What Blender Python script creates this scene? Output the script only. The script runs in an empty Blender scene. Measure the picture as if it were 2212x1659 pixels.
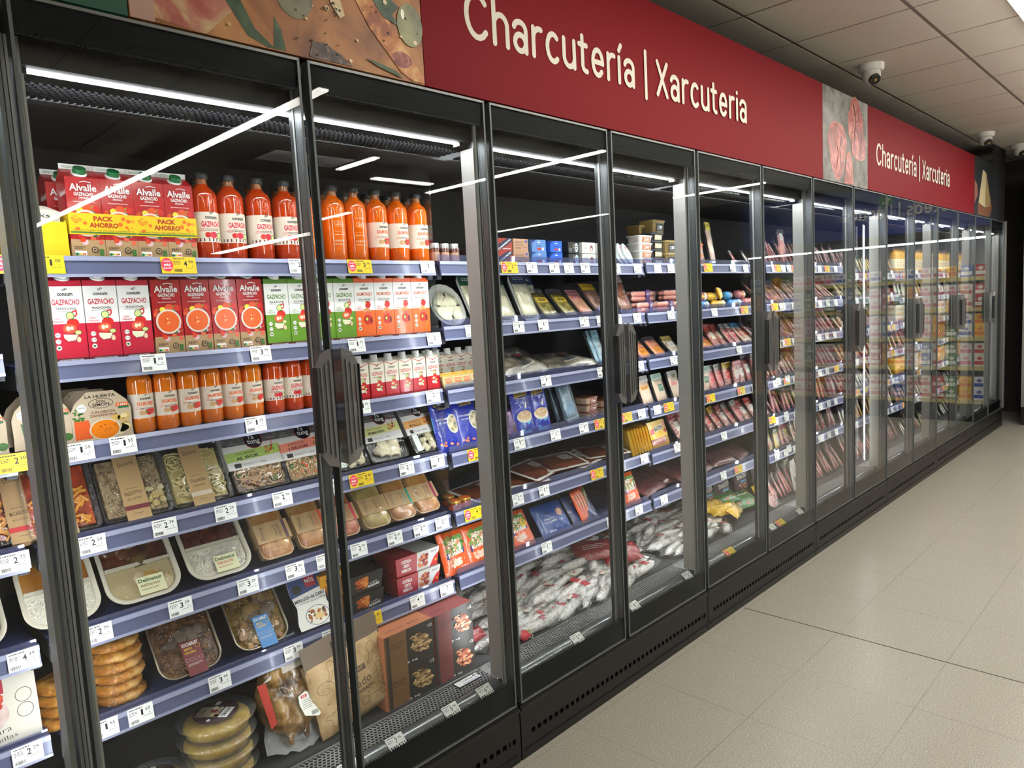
import bpy, math, random
from mathutils import Vector, Matrix, Euler
PI = math.pi
rnd = random.Random(7)
# ---------------------------------------------------------------- camera, world, exposure
FPX, CX, CY, CZ, YAW, PITCH, ROLL = 1552.36, -0.3570, -1.6336, 1.5222, 0.77939, -0.10287, -0.05288
sc = bpy.context.scene
COL = sc.collection
cf = Vector((math.cos(YAW)*math.cos(PITCH), math.sin(YAW)*math.cos(PITCH), math.sin(PITCH)))
r0 = Vector((math.sin(YAW), -math.cos(YAW), 0)); u0 = r0.cross(cf)
cr_ = math.cos(ROLL)*r0 + math.sin(ROLL)*u0
cu_ = -math.sin(ROLL)*r0 + math.cos(ROLL)*u0
cam = bpy.data.cameras.new('camera'); cam.sensor_width = 36; cam.lens = FPX*36/2212
cam.clip_start = .02; cam.clip_end = 60
camo = bpy.data.objects.new('camera', cam); COL.objects.link(camo)
camo.matrix_world = Matrix(((cr_.x, cu_.x, -cf.x, CX), (cr_.y, cu_.y, -cf.y, CY), (cr_.z, cu_.z, -cf.z, CZ), (0, 0, 0, 1)))
sc.camera = camo
wd = bpy.data.worlds.new('world'); sc.world = wd; wd.use_nodes = True
wd.node_tree.nodes['Background'].inputs[0].default_value = (1, .97, .9, 1)
wd.node_tree.nodes['Background'].inputs[1].default_value = .05
vs = sc.view_settings
vs.view_transform = 'Standard'; vs.look = 'None'; vs.gamma = 1; vs.use_curve_mapping = False
vs.exposure = 0.0
cy_ = sc.cycles
cy_.use_denoising = True; cy_.max_bounces = 12; cy_.diffuse_bounces = 3; cy_.glossy_bounces = 5
cy_.transmission_bounces = 8; cy_.transparent_max_bounces = 40
cy_.caustics_reflective = False; cy_.caustics_refractive = False; cy_.sample_clamp_indirect = 60
ROOM_LAMP, CASE_LED, SIDE_LED = 43.0, 80.0, 31.0

def Xs(u, y, z):                       # x of the point on the line (y, z) seen in image column u
    a = (u-1106)/FPX
    dy, dz = y-CY, z-CZ
    fy = cf.y*dy+cf.z*dz; ry = cr_.y*dy+cr_.z*dz
    return CX + (ry-a*fy)/(a*cf.x-cr_.x)

# ---------------------------------------------------------------- materials
def lin(c):
    c = c/255
    return c/12.92 if c <= .04045 else ((c+.055)/1.055)**2.4
MATS = {}
def M(r, g, b, rough=.5, metal=0, coat=0, bump=0, bscale=60, spec=.5, name=None):
    k = (r, g, b, rough, metal, coat, bump, bscale, spec)
    if k in MATS: return MATS[k]
    m = bpy.data.materials.new(name or 'paint_%d_%d_%d' % (r, g, b)); m.use_nodes = True
    nt = m.node_tree; p = nt.nodes['Principled BSDF']
    p.inputs['Base Color'].default_value = (lin(r), lin(g), lin(b), 1)
    p.inputs['Roughness'].default_value = rough; p.inputs['Metallic'].default_value = metal
    p.inputs['Coat Weight'].default_value = coat; p.inputs['Coat Roughness'].default_value = .08
    p.inputs['Specular IOR Level'].default_value = spec
    if bump:
        n = nt.nodes.new('ShaderNodeTexNoise'); n.inputs['Scale'].default_value = bscale; n.inputs['Detail'].default_value = 3
        t = nt.nodes.new('ShaderNodeTexCoord'); nt.links.new(t.outputs['Object'], n.inputs['Vector'])
        bn = nt.nodes.new('ShaderNodeBump'); bn.inputs['Strength'].default_value = bump; bn.inputs['Distance'].default_value = .01
        nt.links.new(n.outputs['Fac'], bn.inputs['Height']); nt.links.new(bn.outputs['Normal'], p.inputs['Normal'])
    MATS[k] = m; return m
def MN(c1, c2, c3, scale=40, rough=.5, coat=0, stretch=(1, 1, 1), detail=4, bump=.3, lo=.35, hi=.65, dist=0):
    k = (c1, c2, c3, scale, rough, coat, stretch, detail, bump, lo, hi, dist)
    if k in MATS: return MATS[k]
    m = bpy.data.materials.new('mottled_%d_%d_%d' % c1); m.use_nodes = True
    nt = m.node_tree; p = nt.nodes['Principled BSDF']
    t = nt.nodes.new('ShaderNodeTexCoord'); mp = nt.nodes.new('ShaderNodeMapping'); mp.inputs['Scale'].default_value = stretch
    n = nt.nodes.new('ShaderNodeTexNoise'); n.inputs['Scale'].default_value = scale; n.inputs['Detail'].default_value = detail
    n.inputs['Distortion'].default_value = dist
    rp = nt.nodes.new('ShaderNodeValToRGB'); e = rp.color_ramp.elements
    e[0].position = lo; e[1].position = hi
    e[0].color = (*[lin(x) for x in c1], 1); e[1].color = (*[lin(x) for x in c3], 1)
    q = e.new((lo+hi)/2); q.color = (*[lin(x) for x in c2], 1)
    nt.links.new(t.outputs['Object'], mp.inputs['Vector']); nt.links.new(mp.outputs['Vector'], n.inputs['Vector'])
    nt.links.new(n.outputs['Fac'], rp.inputs['Fac']); nt.links.new(rp.outputs['Color'], p.inputs['Base Color'])
    p.inputs['Roughness'].default_value = rough; p.inputs['Coat Weight'].default_value = coat; p.inputs['Coat Roughness'].default_value = .1
    if bump:
        bn = nt.nodes.new('ShaderNodeBump'); bn.inputs['Strength'].default_value = bump; bn.inputs['Distance'].default_value = .01
        nt.links.new(n.outputs['Fac'], bn.inputs['Height']); nt.links.new(bn.outputs['Normal'], p.inputs['Normal'])
    MATS[k] = m; return m
def clear(name, tint=(1, 1, 1), rough=0.0, f0=.04, gain=.9, bump=0, bscale=30, dist=1.5, dens=0, body=(1, 1, 1)):
    """thin clear sheet: lets light straight through, mirrors by its angle"""
    k = ('clear', name)
    if k in MATS: return MATS[k]
    m = bpy.data.materials.new(name); m.use_nodes = True; nt = m.node_tree
    for x in list(nt.nodes): nt.nodes.remove(x)
    o = nt.nodes.new('ShaderNodeOutputMaterial'); tr = nt.nodes.new('ShaderNodeBsdfTransparent'); gl = nt.nodes.new('ShaderNodeBsdfGlossy')
    tr.inputs[0].default_value = (*tint, 1); gl.inputs['Roughness'].default_value = rough
    lw = nt.nodes.new('ShaderNodeLayerWeight'); lw.inputs[0].default_value = .5
    pw = nt.nodes.new('ShaderNodeMath'); pw.operation = 'POWER'; pw.inputs[1].default_value = 5
    ml = nt.nodes.new('ShaderNodeMath'); ml.operation = 'MULTIPLY_ADD'; ml.inputs[1].default_value = gain; ml.inputs[2].default_value = f0
    mx = nt.nodes.new('ShaderNodeMixShader')
    nt.links.new(lw.outputs['Facing'], pw.inputs[0]); nt.links.new(pw.outputs[0], ml.inputs[0]); nt.links.new(ml.outputs[0], mx.inputs[0])
    src = tr.outputs[0]
    if dens:
        df = nt.nodes.new('ShaderNodeBsdfDiffuse'); df.inputs[0].default_value = (*body, 1)
        m2 = nt.nodes.new('ShaderNodeMixShader'); m2.inputs[0].default_value = dens
        nt.links.new(tr.outputs[0], m2.inputs[1]); nt.links.new(df.outputs[0], m2.inputs[2]); src = m2.outputs[0]
    nt.links.new(src, mx.inputs[1]); nt.links.new(gl.outputs[0], mx.inputs[2]); nt.links.new(mx.outputs[0], o.inputs[0])
    if bump:
        t = nt.nodes.new('ShaderNodeTexCoord'); n = nt.nodes.new('ShaderNodeTexNoise')
        n.inputs['Scale'].default_value = bscale; n.inputs['Detail'].default_value = 2; n.inputs['Distortion'].default_value = dist
        bn = nt.nodes.new('ShaderNodeBump'); bn.inputs['Strength'].default_value = bump; bn.inputs['Distance'].default_value = .02
        nt.links.new(t.outputs['Object'], n.inputs['Vector']); nt.links.new(n.outputs['Fac'], bn.inputs['Height'])
        nt.links.new(bn.outputs['Normal'], gl.inputs['Normal'])
    MATS[k] = m; return m
def emit(name, col, s):
    k = ('emit', name)
    if k in MATS: return MATS[k]
    m = bpy.data.materials.new(name); m.use_nodes = True; p = m.node_tree.nodes['Principled BSDF']
    p.inputs['Base Color'].default_value = (.8, .8, .8, 1)
    p.inputs['Emission Color'].default_value = (*col, 1); p.inputs['Emission Strength'].default_value = s
    MATS[k] = m; return m
GLASS = clear('door_glass', (.98, .99, .985), 0, .0125, .75)
PLEXI = clear('clear_plastic', (.93, .95, .95), .05, .06)
FILM = clear('crinkled_film', (.985, .985, .985), .10, .045, .9, bump=.6, bscale=22)
FILMW = clear('crumpled_bag_film', (.98, .98, .98), .12, .06, .9, bump=1.0, bscale=34, dist=2.5, dens=.04, body=(.95, .95, .95))
TRAYC = clear('tray_plastic', (.86, .88, .9), .12, .10, .9, bump=.25, bscale=50, dens=.08, body=(.6, .62, .65))
SMOKE = clear('smoked_handle_plastic', (.66, .67, .66), .12, .08, .9, dens=.5, body=(.30, .30, .29))
WHITE = M(236, 236, 232, .45); INK = M(28, 28, 30, .5); BLACK = M(14, 15, 15, .35); GREYT = M(150, 150, 150, .5)
ALU = M(98, 104, 104, .45, .15, bump=0); ALUD = M(45, 49, 49, .4, .4); ALUL = M(150, 150, 146, .4, .5)
BANDM = M(10, 17, 19, .6, spec=.1); CASEK = M(24, 25, 24, .45); INNER = M(30, 30, 31, .55)
KRAFT = M(178, 146, 102, .7); RED = M(200, 22, 40, .35, coat=.4); ORANGE = M(236, 104, 28, .4, coat=.3); GREEN = M(104, 150, 42, .4, coat=.3)

# ---------------------------------------------------------------- mesh builder
class MB:
    def __init__(s): s.v = []; s.f = []; s.mi = []; s.m = []; s.sm = []
    def mat(s, m):
        if m not in s.m: s.m.append(m)
        return s.m.index(m)
    def add(s, vs_, fs, m, smooth=False):
        o = len(s.v); i = s.mat(m); s.v += [tuple(p) for p in vs_]
        for f in fs: s.f.append([o+k for k in f]); s.mi.append(i); s.sm.append(smooth)
    def box(s, x0, x1, y0, y1, z0, z1, m):
        s.add([(x0, y0, z0), (x1, y0, z0), (x1, y1, z0), (x0, y1, z0), (x0, y0, z1), (x1, y0, z1), (x1, y1, z1), (x0, y1, z1)],
              [(0, 3, 2, 1), (4, 5, 6, 7), (0, 1, 5, 4), (1, 2, 6, 5), (2, 3, 7, 6), (3, 0, 4, 7)], m)
    def hexa(s, p, m): s.add(p, [(0, 3, 2, 1), (4, 5, 6, 7), (0, 1, 5, 4), (1, 2, 6, 5), (2, 3, 7, 6), (3, 0, 4, 7)], m)
    def prism(s, pts, axis, a, b, m, smooth=False):
        def P(q, t):
            return (t, q[0], q[1]) if axis == 'x' else ((q[0], t, q[1]) if axis == 'y' else (q[0], q[1], t))
        n = len(pts)
        s.add([P(q, a) for q in pts]+[P(q, b) for q in pts], [tuple(range(n)), tuple(range(2*n-1, n-1, -1))], m)
        s.add([P(q, a) for q in pts]+[P(q, b) for q in pts], [(i, (i+1) % n, n+(i+1) % n, n+i) for i in range(n)], m, smooth)
    def loft(s, rings, m, cap0=True, cap1=True, smooth=True):
        n = len(rings[0]); vv = [p for r in rings for p in r]; ff = []
        for k in range(len(rings)-1):
            for i in range(n): ff.append((k*n+i, k*n+(i+1) % n, (k+1)*n+(i+1) % n, (k+1)*n+i))
        s.add(vv, ff, m, smooth)
        if cap0: s.add(rings[0], [tuple(range(n-1, -1, -1))], m)
        if cap1: s.add(rings[-1], [tuple(range(n))], m)
    def lathe(s, prof, m, n=20, cx=0, cy=0, cap=True, sx=1, sy=1):
        s.loft([[(cx+r*sx*math.cos(2*PI*i/n), cy+r*sy*math.sin(2*PI*i/n), z) for i in range(n)] for r, z in prof], m, cap, cap)
    def tube(s, pts, r, m, n=8):
        pts = [Vector(p) for p in pts]; rings = []
        for i, p in enumerate(pts):
            d = (pts[min(i+1, len(pts)-1)]-pts[max(i-1, 0)]).normalized()
            a = d.cross(Vector((0, 0, 1)))
            if a.length < .01: a = d.cross(Vector((0, 1, 0)))
            a.normalize(); b = d.cross(a); rr = r[i] if isinstance(r, (list, tuple)) else r
            rings.append([tuple(p+a*rr*math.cos(2*PI*k/n)+b*rr*math.sin(2*PI*k/n)) for k in range(n)])
        s.loft(rings, m)
    def ball(s, c, r, m, n=12, k=7, seed=None, amp=0):
        rg = random.Random(seed); rings = []
        rx, ry, rz = r if isinstance(r, tuple) else (r, r, r)
        for j in range(1, k):
            a = PI*j/k; ring = []
            for i in range(n):
                q = 1+amp*(rg.random()-.5) if seed is not None else 1
                ring.append((c[0]+rx*q*math.sin(a)*math.cos(2*PI*i/n), c[1]+ry*q*math.sin(a)*math.sin(2*PI*i/n), c[2]-rz*q*math.cos(a)))
            rings.append(ring)
        s.loft(rings, m)
    def mesh(s, name='mesh'):
        me = bpy.data.meshes.new(name); me.from_pydata(s.v, [], s.f)
        for m in s.m: me.materials.append(m)
        me.polygons.foreach_set('material_index', s.mi); me.polygons.foreach_set('use_smooth', s.sm); me.update()
        return me

def rrect(w, h, r, n=4, cx=0, cy=0):
    p = []
    for sx, sy, a in ((1, -1, -PI/2), (1, 1, 0), (-1, 1, PI/2), (-1, -1, PI)):
        for k in range(n+1):
            t = a+PI/2*k/n; p.append((cx+sx*(w/2-r)+r*math.cos(t), cy+sy*(h/2-r)+r*math.sin(t)))
    return p

# ---------------------------------------------------------------- lettering
GL = {}
def glyphs(s, bold):
    k = (s, bold)
    if k in GL: return GL[k]
    c = bpy.data.curves.new('lettering', 'FONT'); c.body = s; c.size = 1; c.resolution_u = 2; c.offset = bold
    o = bpy.data.objects.new('lettering', c); COL.objects.link(o)
    dg = bpy.context.evaluated_depsgraph_get(); dg.update()
    me = o.evaluated_get(dg).to_mesh()
    v = [(q.co.x, q.co.y) for q in me.vertices]; f = [tuple(q.vertices) for q in me.polygons]
    o.evaluated_get(dg).to_mesh_clear(); bpy.data.objects.remove(o); bpy.data.curves.remove(c)
    x0 = min(q[0] for q in v); x1 = max(q[0] for q in v); y0 = min(q[1] for q in v); y1 = max(q[1] for q in v)
    GL[k] = ([((a-x0)/(x1-x0), (b-y0)/(y1-y0)) for a, b in v], f, (x1-x0)/(y1-y0)); return GL[k]
class Pr:
    """prints flat shapes on a surface; fn(x, z, lift) -> 3-D point"""
    def __init__(s, mb, fn, eps=.00004, curved=False): s.mb = mb; s.fn = fn; s.k = 1; s.eps = eps; s.c = curved
    def _a(s, v, f, m): s.mb.add([s.fn(x, z, s.k*s.eps) for x, z in v], f, m); s.k += 1
    def rect(s, x0, x1, z0, z1, m):
        n = 8 if s.c else 1
        v = [(x0+(x1-x0)*i/n, z) for i in range(n+1) for z in (z0, z1)]
        s._a(v, [(2*i, 2*i+2, 2*i+3, 2*i+1) for i in range(n)], m)
    def disc(s, cx, cz, rx, rz, m, n=16, a0=0, a1=2*PI):
        full = abs(a1-a0-2*PI) < .01; k = n if full else n+1
        v = [(cx, cz)]+[(cx+rx*math.cos(a0+(a1-a0)*i/n), cz+rz*math.sin(a0+(a1-a0)*i/n)) for i in range(k)]
        s._a(v, [(0, i+1, (i+1) % k+1) for i in range(k if full else n)], m)
    def poly(s, pts, m): s._a(pts, [tuple(range(len(pts)))], m)
    def line(s, pts, w, m):
        v = []; f = []
        for (ax, az), (bx, bz) in zip(pts, pts[1:]):
            d = math.hypot(bx-ax, bz-az) or 1; nx, nz = -(bz-az)/d*w/2, (bx-ax)/d*w/2; o = len(v)
            v += [(ax-nx, az-nz), (bx-nx, bz-nz), (bx+nx, bz+nz), (ax+nx, az+nz)]; f.append((o, o+1, o+2, o+3))
        s._a(v, f, m)
    def ring(s, cx, cz, rx, rz, w, m, n=20): s.line([(cx+rx*math.cos(2*PI*i/n), cz+rz*math.sin(2*PI*i/n)) for i in range(n+1)], w, m)
    def text(s, t, cx, cz, h, m, w=None, bold=.01, rot=0, left=False):
        v, f, asp = glyphs(t, bold)
        w = w or asp*h; c_, s_ = math.cos(rot), math.sin(rot); x0 = 0 if left else -.5
        s._a([(cx+(a+x0)*w*c_-(b-.5)*h*s_, cz+(a+x0)*w*s_+(b-.5)*h*c_) for a, b in v], f, m)
    def fine(s, x0, x1, z, m, rows=2, h=.0012, gap=.0024, seed=1):      # lines of print too small to read
        rg = random.Random(seed); v = []; f = []
        for r in range(rows):
            x = x0
            while x < x1:
                l = rg.uniform(.002, .006); e = min(x+l, x1); o = len(v); zz = z-r*gap
                v += [(x, zz), (e, zz), (e, zz+h), (x, zz+h)]; f.append((o, o+1, o+2, o+3)); x = e+.0012
            x1 = x1-(x1-x0)*rg.uniform(0, .3) if r else x1
        s._a(v, f, m)
    def bars(s, x0, x1, z0, z1, m, seed=1):
        rg = random.Random(seed); v = []; f = []; x = x0
        while x < x1:
            w = rg.uniform(.0003, .0011); o = len(v)
            v += [(x, z0), (x+w, z0), (x+w, z1), (x, z1)]; f.append((o, o+1, o+2, o+3)); x += w+rg.uniform(.0003, .001)
        s._a(v, f, m)
    def spots(s, x0, x1, z0, z1, n, r0_, r1_, mats, seed=1, k=8):
        rg = random.Random(seed); by = {}
        for i in range(n): by.setdefault(i % len(mats), []).append((rg.uniform(x0, x1), rg.uniform(z0, z1), rg.uniform(r0_, r1_)))
        for i, l in by.items():
            v = []; f = []
            for x, z, r in l:
                o = len(v); a = rg.random()*3; e = rg.uniform(.6, 1)
                v += [(x+r*math.cos(a+2*PI*j/k), z+r*e*math.sin(a+2*PI*j/k)) for j in range(k)]; f.append(tuple(range(o, o+k)))
            s._a(v, f, mats[i])
front = lambda y: (lambda x, z, l: (x, y-l, z))
top_ = lambda z: (lambda x, y, l: (x, y, z+l))
def side_(x): return lambda y, z, l: (x-l, y, z)      # left face, seen from -x (print x runs along -y)
def cyl(r, cx=0, cy=0): return lambda x, z, l: (cx+(r+l)*math.sin(x/r), cy-(r+l)*math.cos(x/r), z)

# ---------------------------------------------------------------- things
PROTO = {}
THINGS = []
def proto(key, name, cat, tree): PROTO[key] = (name, cat, tree)   # tree: list of (part name, mesh[, label[, subs]])
def newobj(name, me, parent=None, label=None):
    o = bpy.data.objects.new(name, me); COL.objects.link(o); o.parent = parent
    if label: o['label'] = label
    return o
def put(key, x, y, z, rot=(0, 0, 0), desc=None, s=1, zone=None, label=None, group=None):
    name, cat, tree = PROTO[key]
    if len(tree) == 1 and tree[0][0] is None: root = newobj(name, tree[0][1])
    else:
        root = newobj(name, None); root.empty_display_size = .02
        for t in tree:
            c = newobj(t[0], t[1], root, t[2] if len(t) > 2 else None)
            for sname, sm in (t[3] if len(t) > 3 else []): newobj(sname, sm, c)
    root.location = (x, y, z); root.rotation_euler = rot
    if s != 1: root.scale = (s, s, s) if not isinstance(s, tuple) else s
    root['category'] = cat
    if label: root['label'] = label
    if group: root['group'] = group
    if not label: THINGS.append((root, desc or name.replace('_', ' '), zone, x, y, z))
    return root
def struct(name, mb): o = newobj(name, mb.mesh(name)); o['kind'] = 'structure'; return o
ORD = ['zeroth', 'first', 'second', 'third', 'fourth', 'fifth', 'sixth', 'seventh', 'eighth', 'ninth', 'tenth', 'eleventh', 'twelfth', 'thirteenth', 'fourteenth']
ORD += ['%d%s' % (i, 'th' if i % 100 in (11, 12, 13) else {1: 'st', 2: 'nd', 3: 'rd'}.get(i % 10, 'th')) for i in range(15, 200)]
SHN = ['top', 'second', 'third', 'fourth', 'fifth', 'sixth']
def label_all():
    by = {}
    for root, d, zone, x, y, z in THINGS:
        xd = CX+(x-CX)*(0-CY)/(y-CY) if zone and zone[1] != 'far' else x
        dn = int(math.floor(xd/.625))+1
        door = 'leftmost cut-off door' if dn < 1 else '%s full door' % ORD[dn]
        if zone is None: by.setdefault((d, '', ''), []).append((x, z, root, '')); continue
        where = {'shelf': '%s shelf' % SHN[min(zone[2], 5)], 'tag': '%s shelf edge' % SHN[min(zone[2], 5)], 'deck': 'bottom deck', 'nose': 'bottom rail'}[zone[0]]
        if zone[1] == 'far': door = 'dairy case'
        extra = ''
        if ' reading ' in d and 'price tag' in d: d, extra = d.split(' reading '); extra = ' reading '+extra
        by.setdefault((d, where, door), []).append((x if zone[1] != 'far' else -y, z, root, extra))
    for (d, where, door), l in by.items():
        l.sort(key=lambda q: (round(q[0], 3), q[1]))
        for i, (x, z, root, ex) in enumerate(l):
            t = d+ex+(', '+where+', '+door if where else '')
            if len(l) > 1: t = d+ex+', '+ORD[i+1]+' from left'+(', '+where+', '+door if where else '')
            w = t.split()
            if len(w) > 16: w = [q for q in w if q not in ('a', 'of', 'with', 'and', 'the')]; t = ' '.join(w)
            if len(w) > 16: print('LONG', len(w), t)
            root['label'] = t
            if len(l) > 1: root['group'] = ('%s, %s, %s' % (d, where, door)).strip(', ')
# ================================================================ room shell
XE, YB, YF, XL, HC = 9.85, .95, -11.5, -5.0, 2.93
def floor_mat():
    m = bpy.data.materials.new('speckled_vinyl_tiles'); m.use_nodes = True; nt = m.node_tree; p = nt.nodes['Principled BSDF']; L = nt.links
    g = nt.nodes.new('ShaderNodeNewGeometry'); sx = nt.nodes.new('ShaderNodeSeparateXYZ'); L.new(g.outputs['Position'], sx.inputs[0])
    def mth(op, a, b=None, c=None):
        q = nt.nodes.new('ShaderNodeMath'); q.operation = op
        for i, v in enumerate((a, b, c)):
            if v is None: continue
            if isinstance(v, (int, float)): q.inputs[i].default_value = v
            else: L.new(v, q.inputs[i])
        return q.outputs[0]
    n1 = nt.nodes.new('ShaderNodeTexNoise'); n1.inputs['Scale'].default_value = 260; n1.inputs['Detail'].default_value = 2
    L.new(g.outputs['Position'], n1.inputs['Vector'])
    r1 = nt.nodes.new('ShaderNodeValToRGB'); e = r1.color_ramp.elements
    cols = [(.30, (104, 98, 88)), (.38, (160, 155, 142)), (.60, (168, 163, 150)), (.68, (214, 209, 196))]
    e[0].position = cols[0][0]; e[0].color = (*[lin(x) for x in cols[0][1]], 1); e[1].position = cols[3][0]; e[1].color = (*[lin(x) for x in cols[3][1]], 1)
    for a, c in cols[1:3]: q = e.new(a); q.color = (*[lin(x) for x in c], 1)
    L.new(n1.outputs['Fac'], r1.inputs['Fac'])
    n2 = nt.nodes.new('ShaderNodeTexNoise'); n2.inputs['Scale'].default_value = 1.6; n2.inputs['Detail'].default_value = 3; L.new(g.outputs['Position'], n2.inputs['Vector'])
    T = .4325
    fx = mth('PINGPONG', mth('SUBTRACT', sx.outputs[0], 2.83), T/2)
    fy = mth('PINGPONG', mth('SUBTRACT', sx.outputs[1], -.89), T/2)
    d = mth('MINIMUM', fx, fy); ln = mth('LESS_THAN', d, .0011)
    soft = mth('MULTIPLY', ln, mth('MULTIPLY_ADD', n2.outputs['Fac'], 1.6, -.3))
    mx = nt.nodes.new('ShaderNodeMixRGB'); mx.inputs[2].default_value = (lin(105), lin(98), lin(84), 1)
    L.new(soft, mx.inputs[0]); L.new(r1.outputs[0], mx.inputs[1]); L.new(mx.outputs[0], p.inputs['Base Color'])
    L.new(mth('MULTIPLY_ADD', n2.outputs['Fac'], .10, .19), p.inputs['Roughness']); p.inputs['Specular IOR Level'].default_value = .38
    return m
mb = MB(); mb.box(XL, XE, YF, YB, -.05, 0, floor_mat()); struct('floor', mb)
mb = MB(); mb.box(2.8275, 2.8325, YF, -.012, .0001, .0008, M(52, 48, 40, .7)); struct('trim_1', mb)
def ceil_mat():
    m = bpy.data.materials.new('mineral_ceiling_tile'); m.use_nodes = True; nt = m.node_tree; p = nt.nodes['Principled BSDF']
    n = nt.nodes.new('ShaderNodeTexNoise'); n.inputs['Scale'].default_value = 2.2; g = nt.nodes.new('ShaderNodeNewGeometry')
    nt.links.new(g.outputs['Position'], n.inputs['Vector'])
    r = nt.nodes.new('ShaderNodeValToRGB'); e = r.color_ramp.elements; e[0].color = (lin(204), lin(196), lin(184), 1); e[1].color = (lin(216), lin(208), lin(197), 1)
    nt.links.new(n.outputs['Fac'], r.inputs['Fac']); nt.links.new(r.outputs[0], p.inputs['Base Color']); p.inputs['Roughness'].default_value = .9
    return m
CT = ceil_mat(); GRID = M(120, 106, 98, .6); DARKT = CT
mb = MB(); x = 3.229-.6*14
while x < XE:
    y = .13
    mb.box(x+.008, min(x+.592, XE), y+.01, y+.592, HC, HC+.02, DARKT)
    mb.box(x+.008, min(x+.592, XE), y+.608, YB, HC, HC+.02, DARKT)
    x += .6
for k in range(20):
    y = .13-.6*k
    x = 3.229-.6*14
    while x < XE: mb.box(x+.008, min(x+.592, XE), max(y-.6+.01, YF), y-.01, HC, HC+.02, CT); x += .6
struct('ceiling', mb)
mb = MB(); x = 3.229-.6*14
while x < XE: mb.box(x-.009, x+.009, YF, YB, HC+.004, HC+.012, GRID); x += .6
for k in range(21): mb.box(XL, XE, .73-.6*k-.011, .73-.6*k+.011, HC+.002, HC+.01, GRID)
struct('trim_2', mb)
WD = M(46, 44, 42, .8)
mb = MB(); mb.box(XL, XE, YB, YB+.1, 0, HC, WD); struct('wall_back', mb)
mb = MB(); mb.box(XE, XE+.1, YF, YB, 0, HC, M(62, 60, 57, .8)); struct('wall_end', mb)
mb = MB(); mb.box(XL-.1, XL, YF, YB, 0, HC, M(120, 116, 108, .8)); struct('wall_left', mb)
mb = MB(); mb.box(XL, XE, YF-.1, YF, 0, HC, M(120, 116, 108, .8)); struct('wall_front', mb)

# ================================================================ ceiling lamps
LW = (1, .955, .88)
def lamp_y(x, y0, y1, lab):
    L = abs(y1-y0); z = 2.80
    b = MB(); b.box(-.035, .035, 0, L, 0, .045, M(205, 205, 200, .4)); b.box(-.02, .02, .3, .34, .045, .13, ALUL); b.box(-.02, .02, L-.34, L-.3, .045, .13, ALUL)
    t = MB(); t.box(-.03, .03, .01, L-.01, -.012, -.0005, emit('lamp_tube_glow', LW, ROOM_LAMP))
    proto('lampy%f%f' % (x, y0), 'ceiling_strip_lamp', 'lamp', [('housing', b.mesh()), ('light_tube', t.mesh())])
    return put('lampy%f%f' % (x, y0), x, min(y0, y1), z, label=lab)
lamp_y(-.95, -9, -2.0, 'long white strip lamp on the ceiling nearest the left wall')
lamp_y(1.92, -9, -1.95, 'long strip lamp mirrored as the brightest streak across the first full door')
lamp_y(4.62, -4.35, -2.05, 'strip lamp mirrored as a bright streak across third full door')
lamp_y(7.61, -3.2, -2.06, 'short strip lamp mirrored as a streak across the fifth full door')
lamp_y(4.66, -6.6, -5.9, 'short strip lamp behind the aisle, seen as small streak on second door')
lamp_y(5.25, -11.2, -7.7, 'distant strip lamp mirrored low on the first full door')
lamp_y(5.35, -11.2, -7.8, 'distant strip lamp beside its twin, mirrored low on the first full door')
lamp_y(3.17, -3.76, -3.23, 'short strip lamp mirrored above the orange bottles of second full door')
lamp_y(8.02, -6.8, -4.55, 'strip lamp mirrored above the small boxes of third full door')
def lamp_x(x0, x1, y, w, lab, e):
    L = x1-x0; b = MB(); b.box(0, L, -w, w, 0, .05, M(215, 216, 210, .4)); b.box(.3, .34, -.02, .02, .05, .13, ALUL); b.box(L-.34, L-.3, -.02, .02, .05, .13, ALUL)
    t = MB(); t.box(.01, L-.01, -w+.006, w-.006, -.012, -.0005, emit('lamp_tube_glow', LW, e))
    k = 'lampx%f' % x0; proto(k, 'ceiling_strip_lamp', 'lamp', [('housing', b.mesh()), ('light_tube', t.mesh())]); put(k, x0, y, 2.80, label=lab)
lamp_x(1.2, 8.2, -.96, .06, 'bright strip lamp running along the aisle at top right corner', ROOM_LAMP)
lamp_x(3.64, 4.34, -3.95, .03, 'short strip lamp mirrored as a level streak on second full door', ROOM_LAMP)

# ================================================================ ceiling cameras
b = MB(); b.lathe([(.075, .0), (.075, -.03), (.066, -.04)], WHITE, 24)
e = MB(); e.ball((0, 0, -.062), .056, WHITE, 20, 12); e.lathe([(.03, .0), (.03, .012), (.02, .014)], BLACK, 16)
# eye: a tilted cup on the ball
d = Vector((-.45, -.55, -.7)).normalized()
eye = MB(); a = Vector((0, 0, -.062)); eye.tube([a+d*.035, a+d*.06], [.036, .034], M(60, 60, 60, .4), 18); eye.tube([a+d*.06, a+d*.0605], [.028, .028], BLACK, 16)
eye.ball(tuple(a+d*.058), .012, M(190, 150, 90, .2), 8, 5)
proto('dome', 'dome_camera', 'camera', [('base', b.mesh()), ('dome', e.mesh()), ('lens', eye.mesh(), 'dark round lens')])
put('dome', 4.63, -.02, HC, label='white dome security camera on ceiling above the long red banner, nearest one')
put('dome', 7.73, -.02, HC, label='white dome security camera on the ceiling above the far red banner')
put('dome', 8.75, -.12, HC, label='farthest white dome security camera on ceiling by the end wall')

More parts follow.
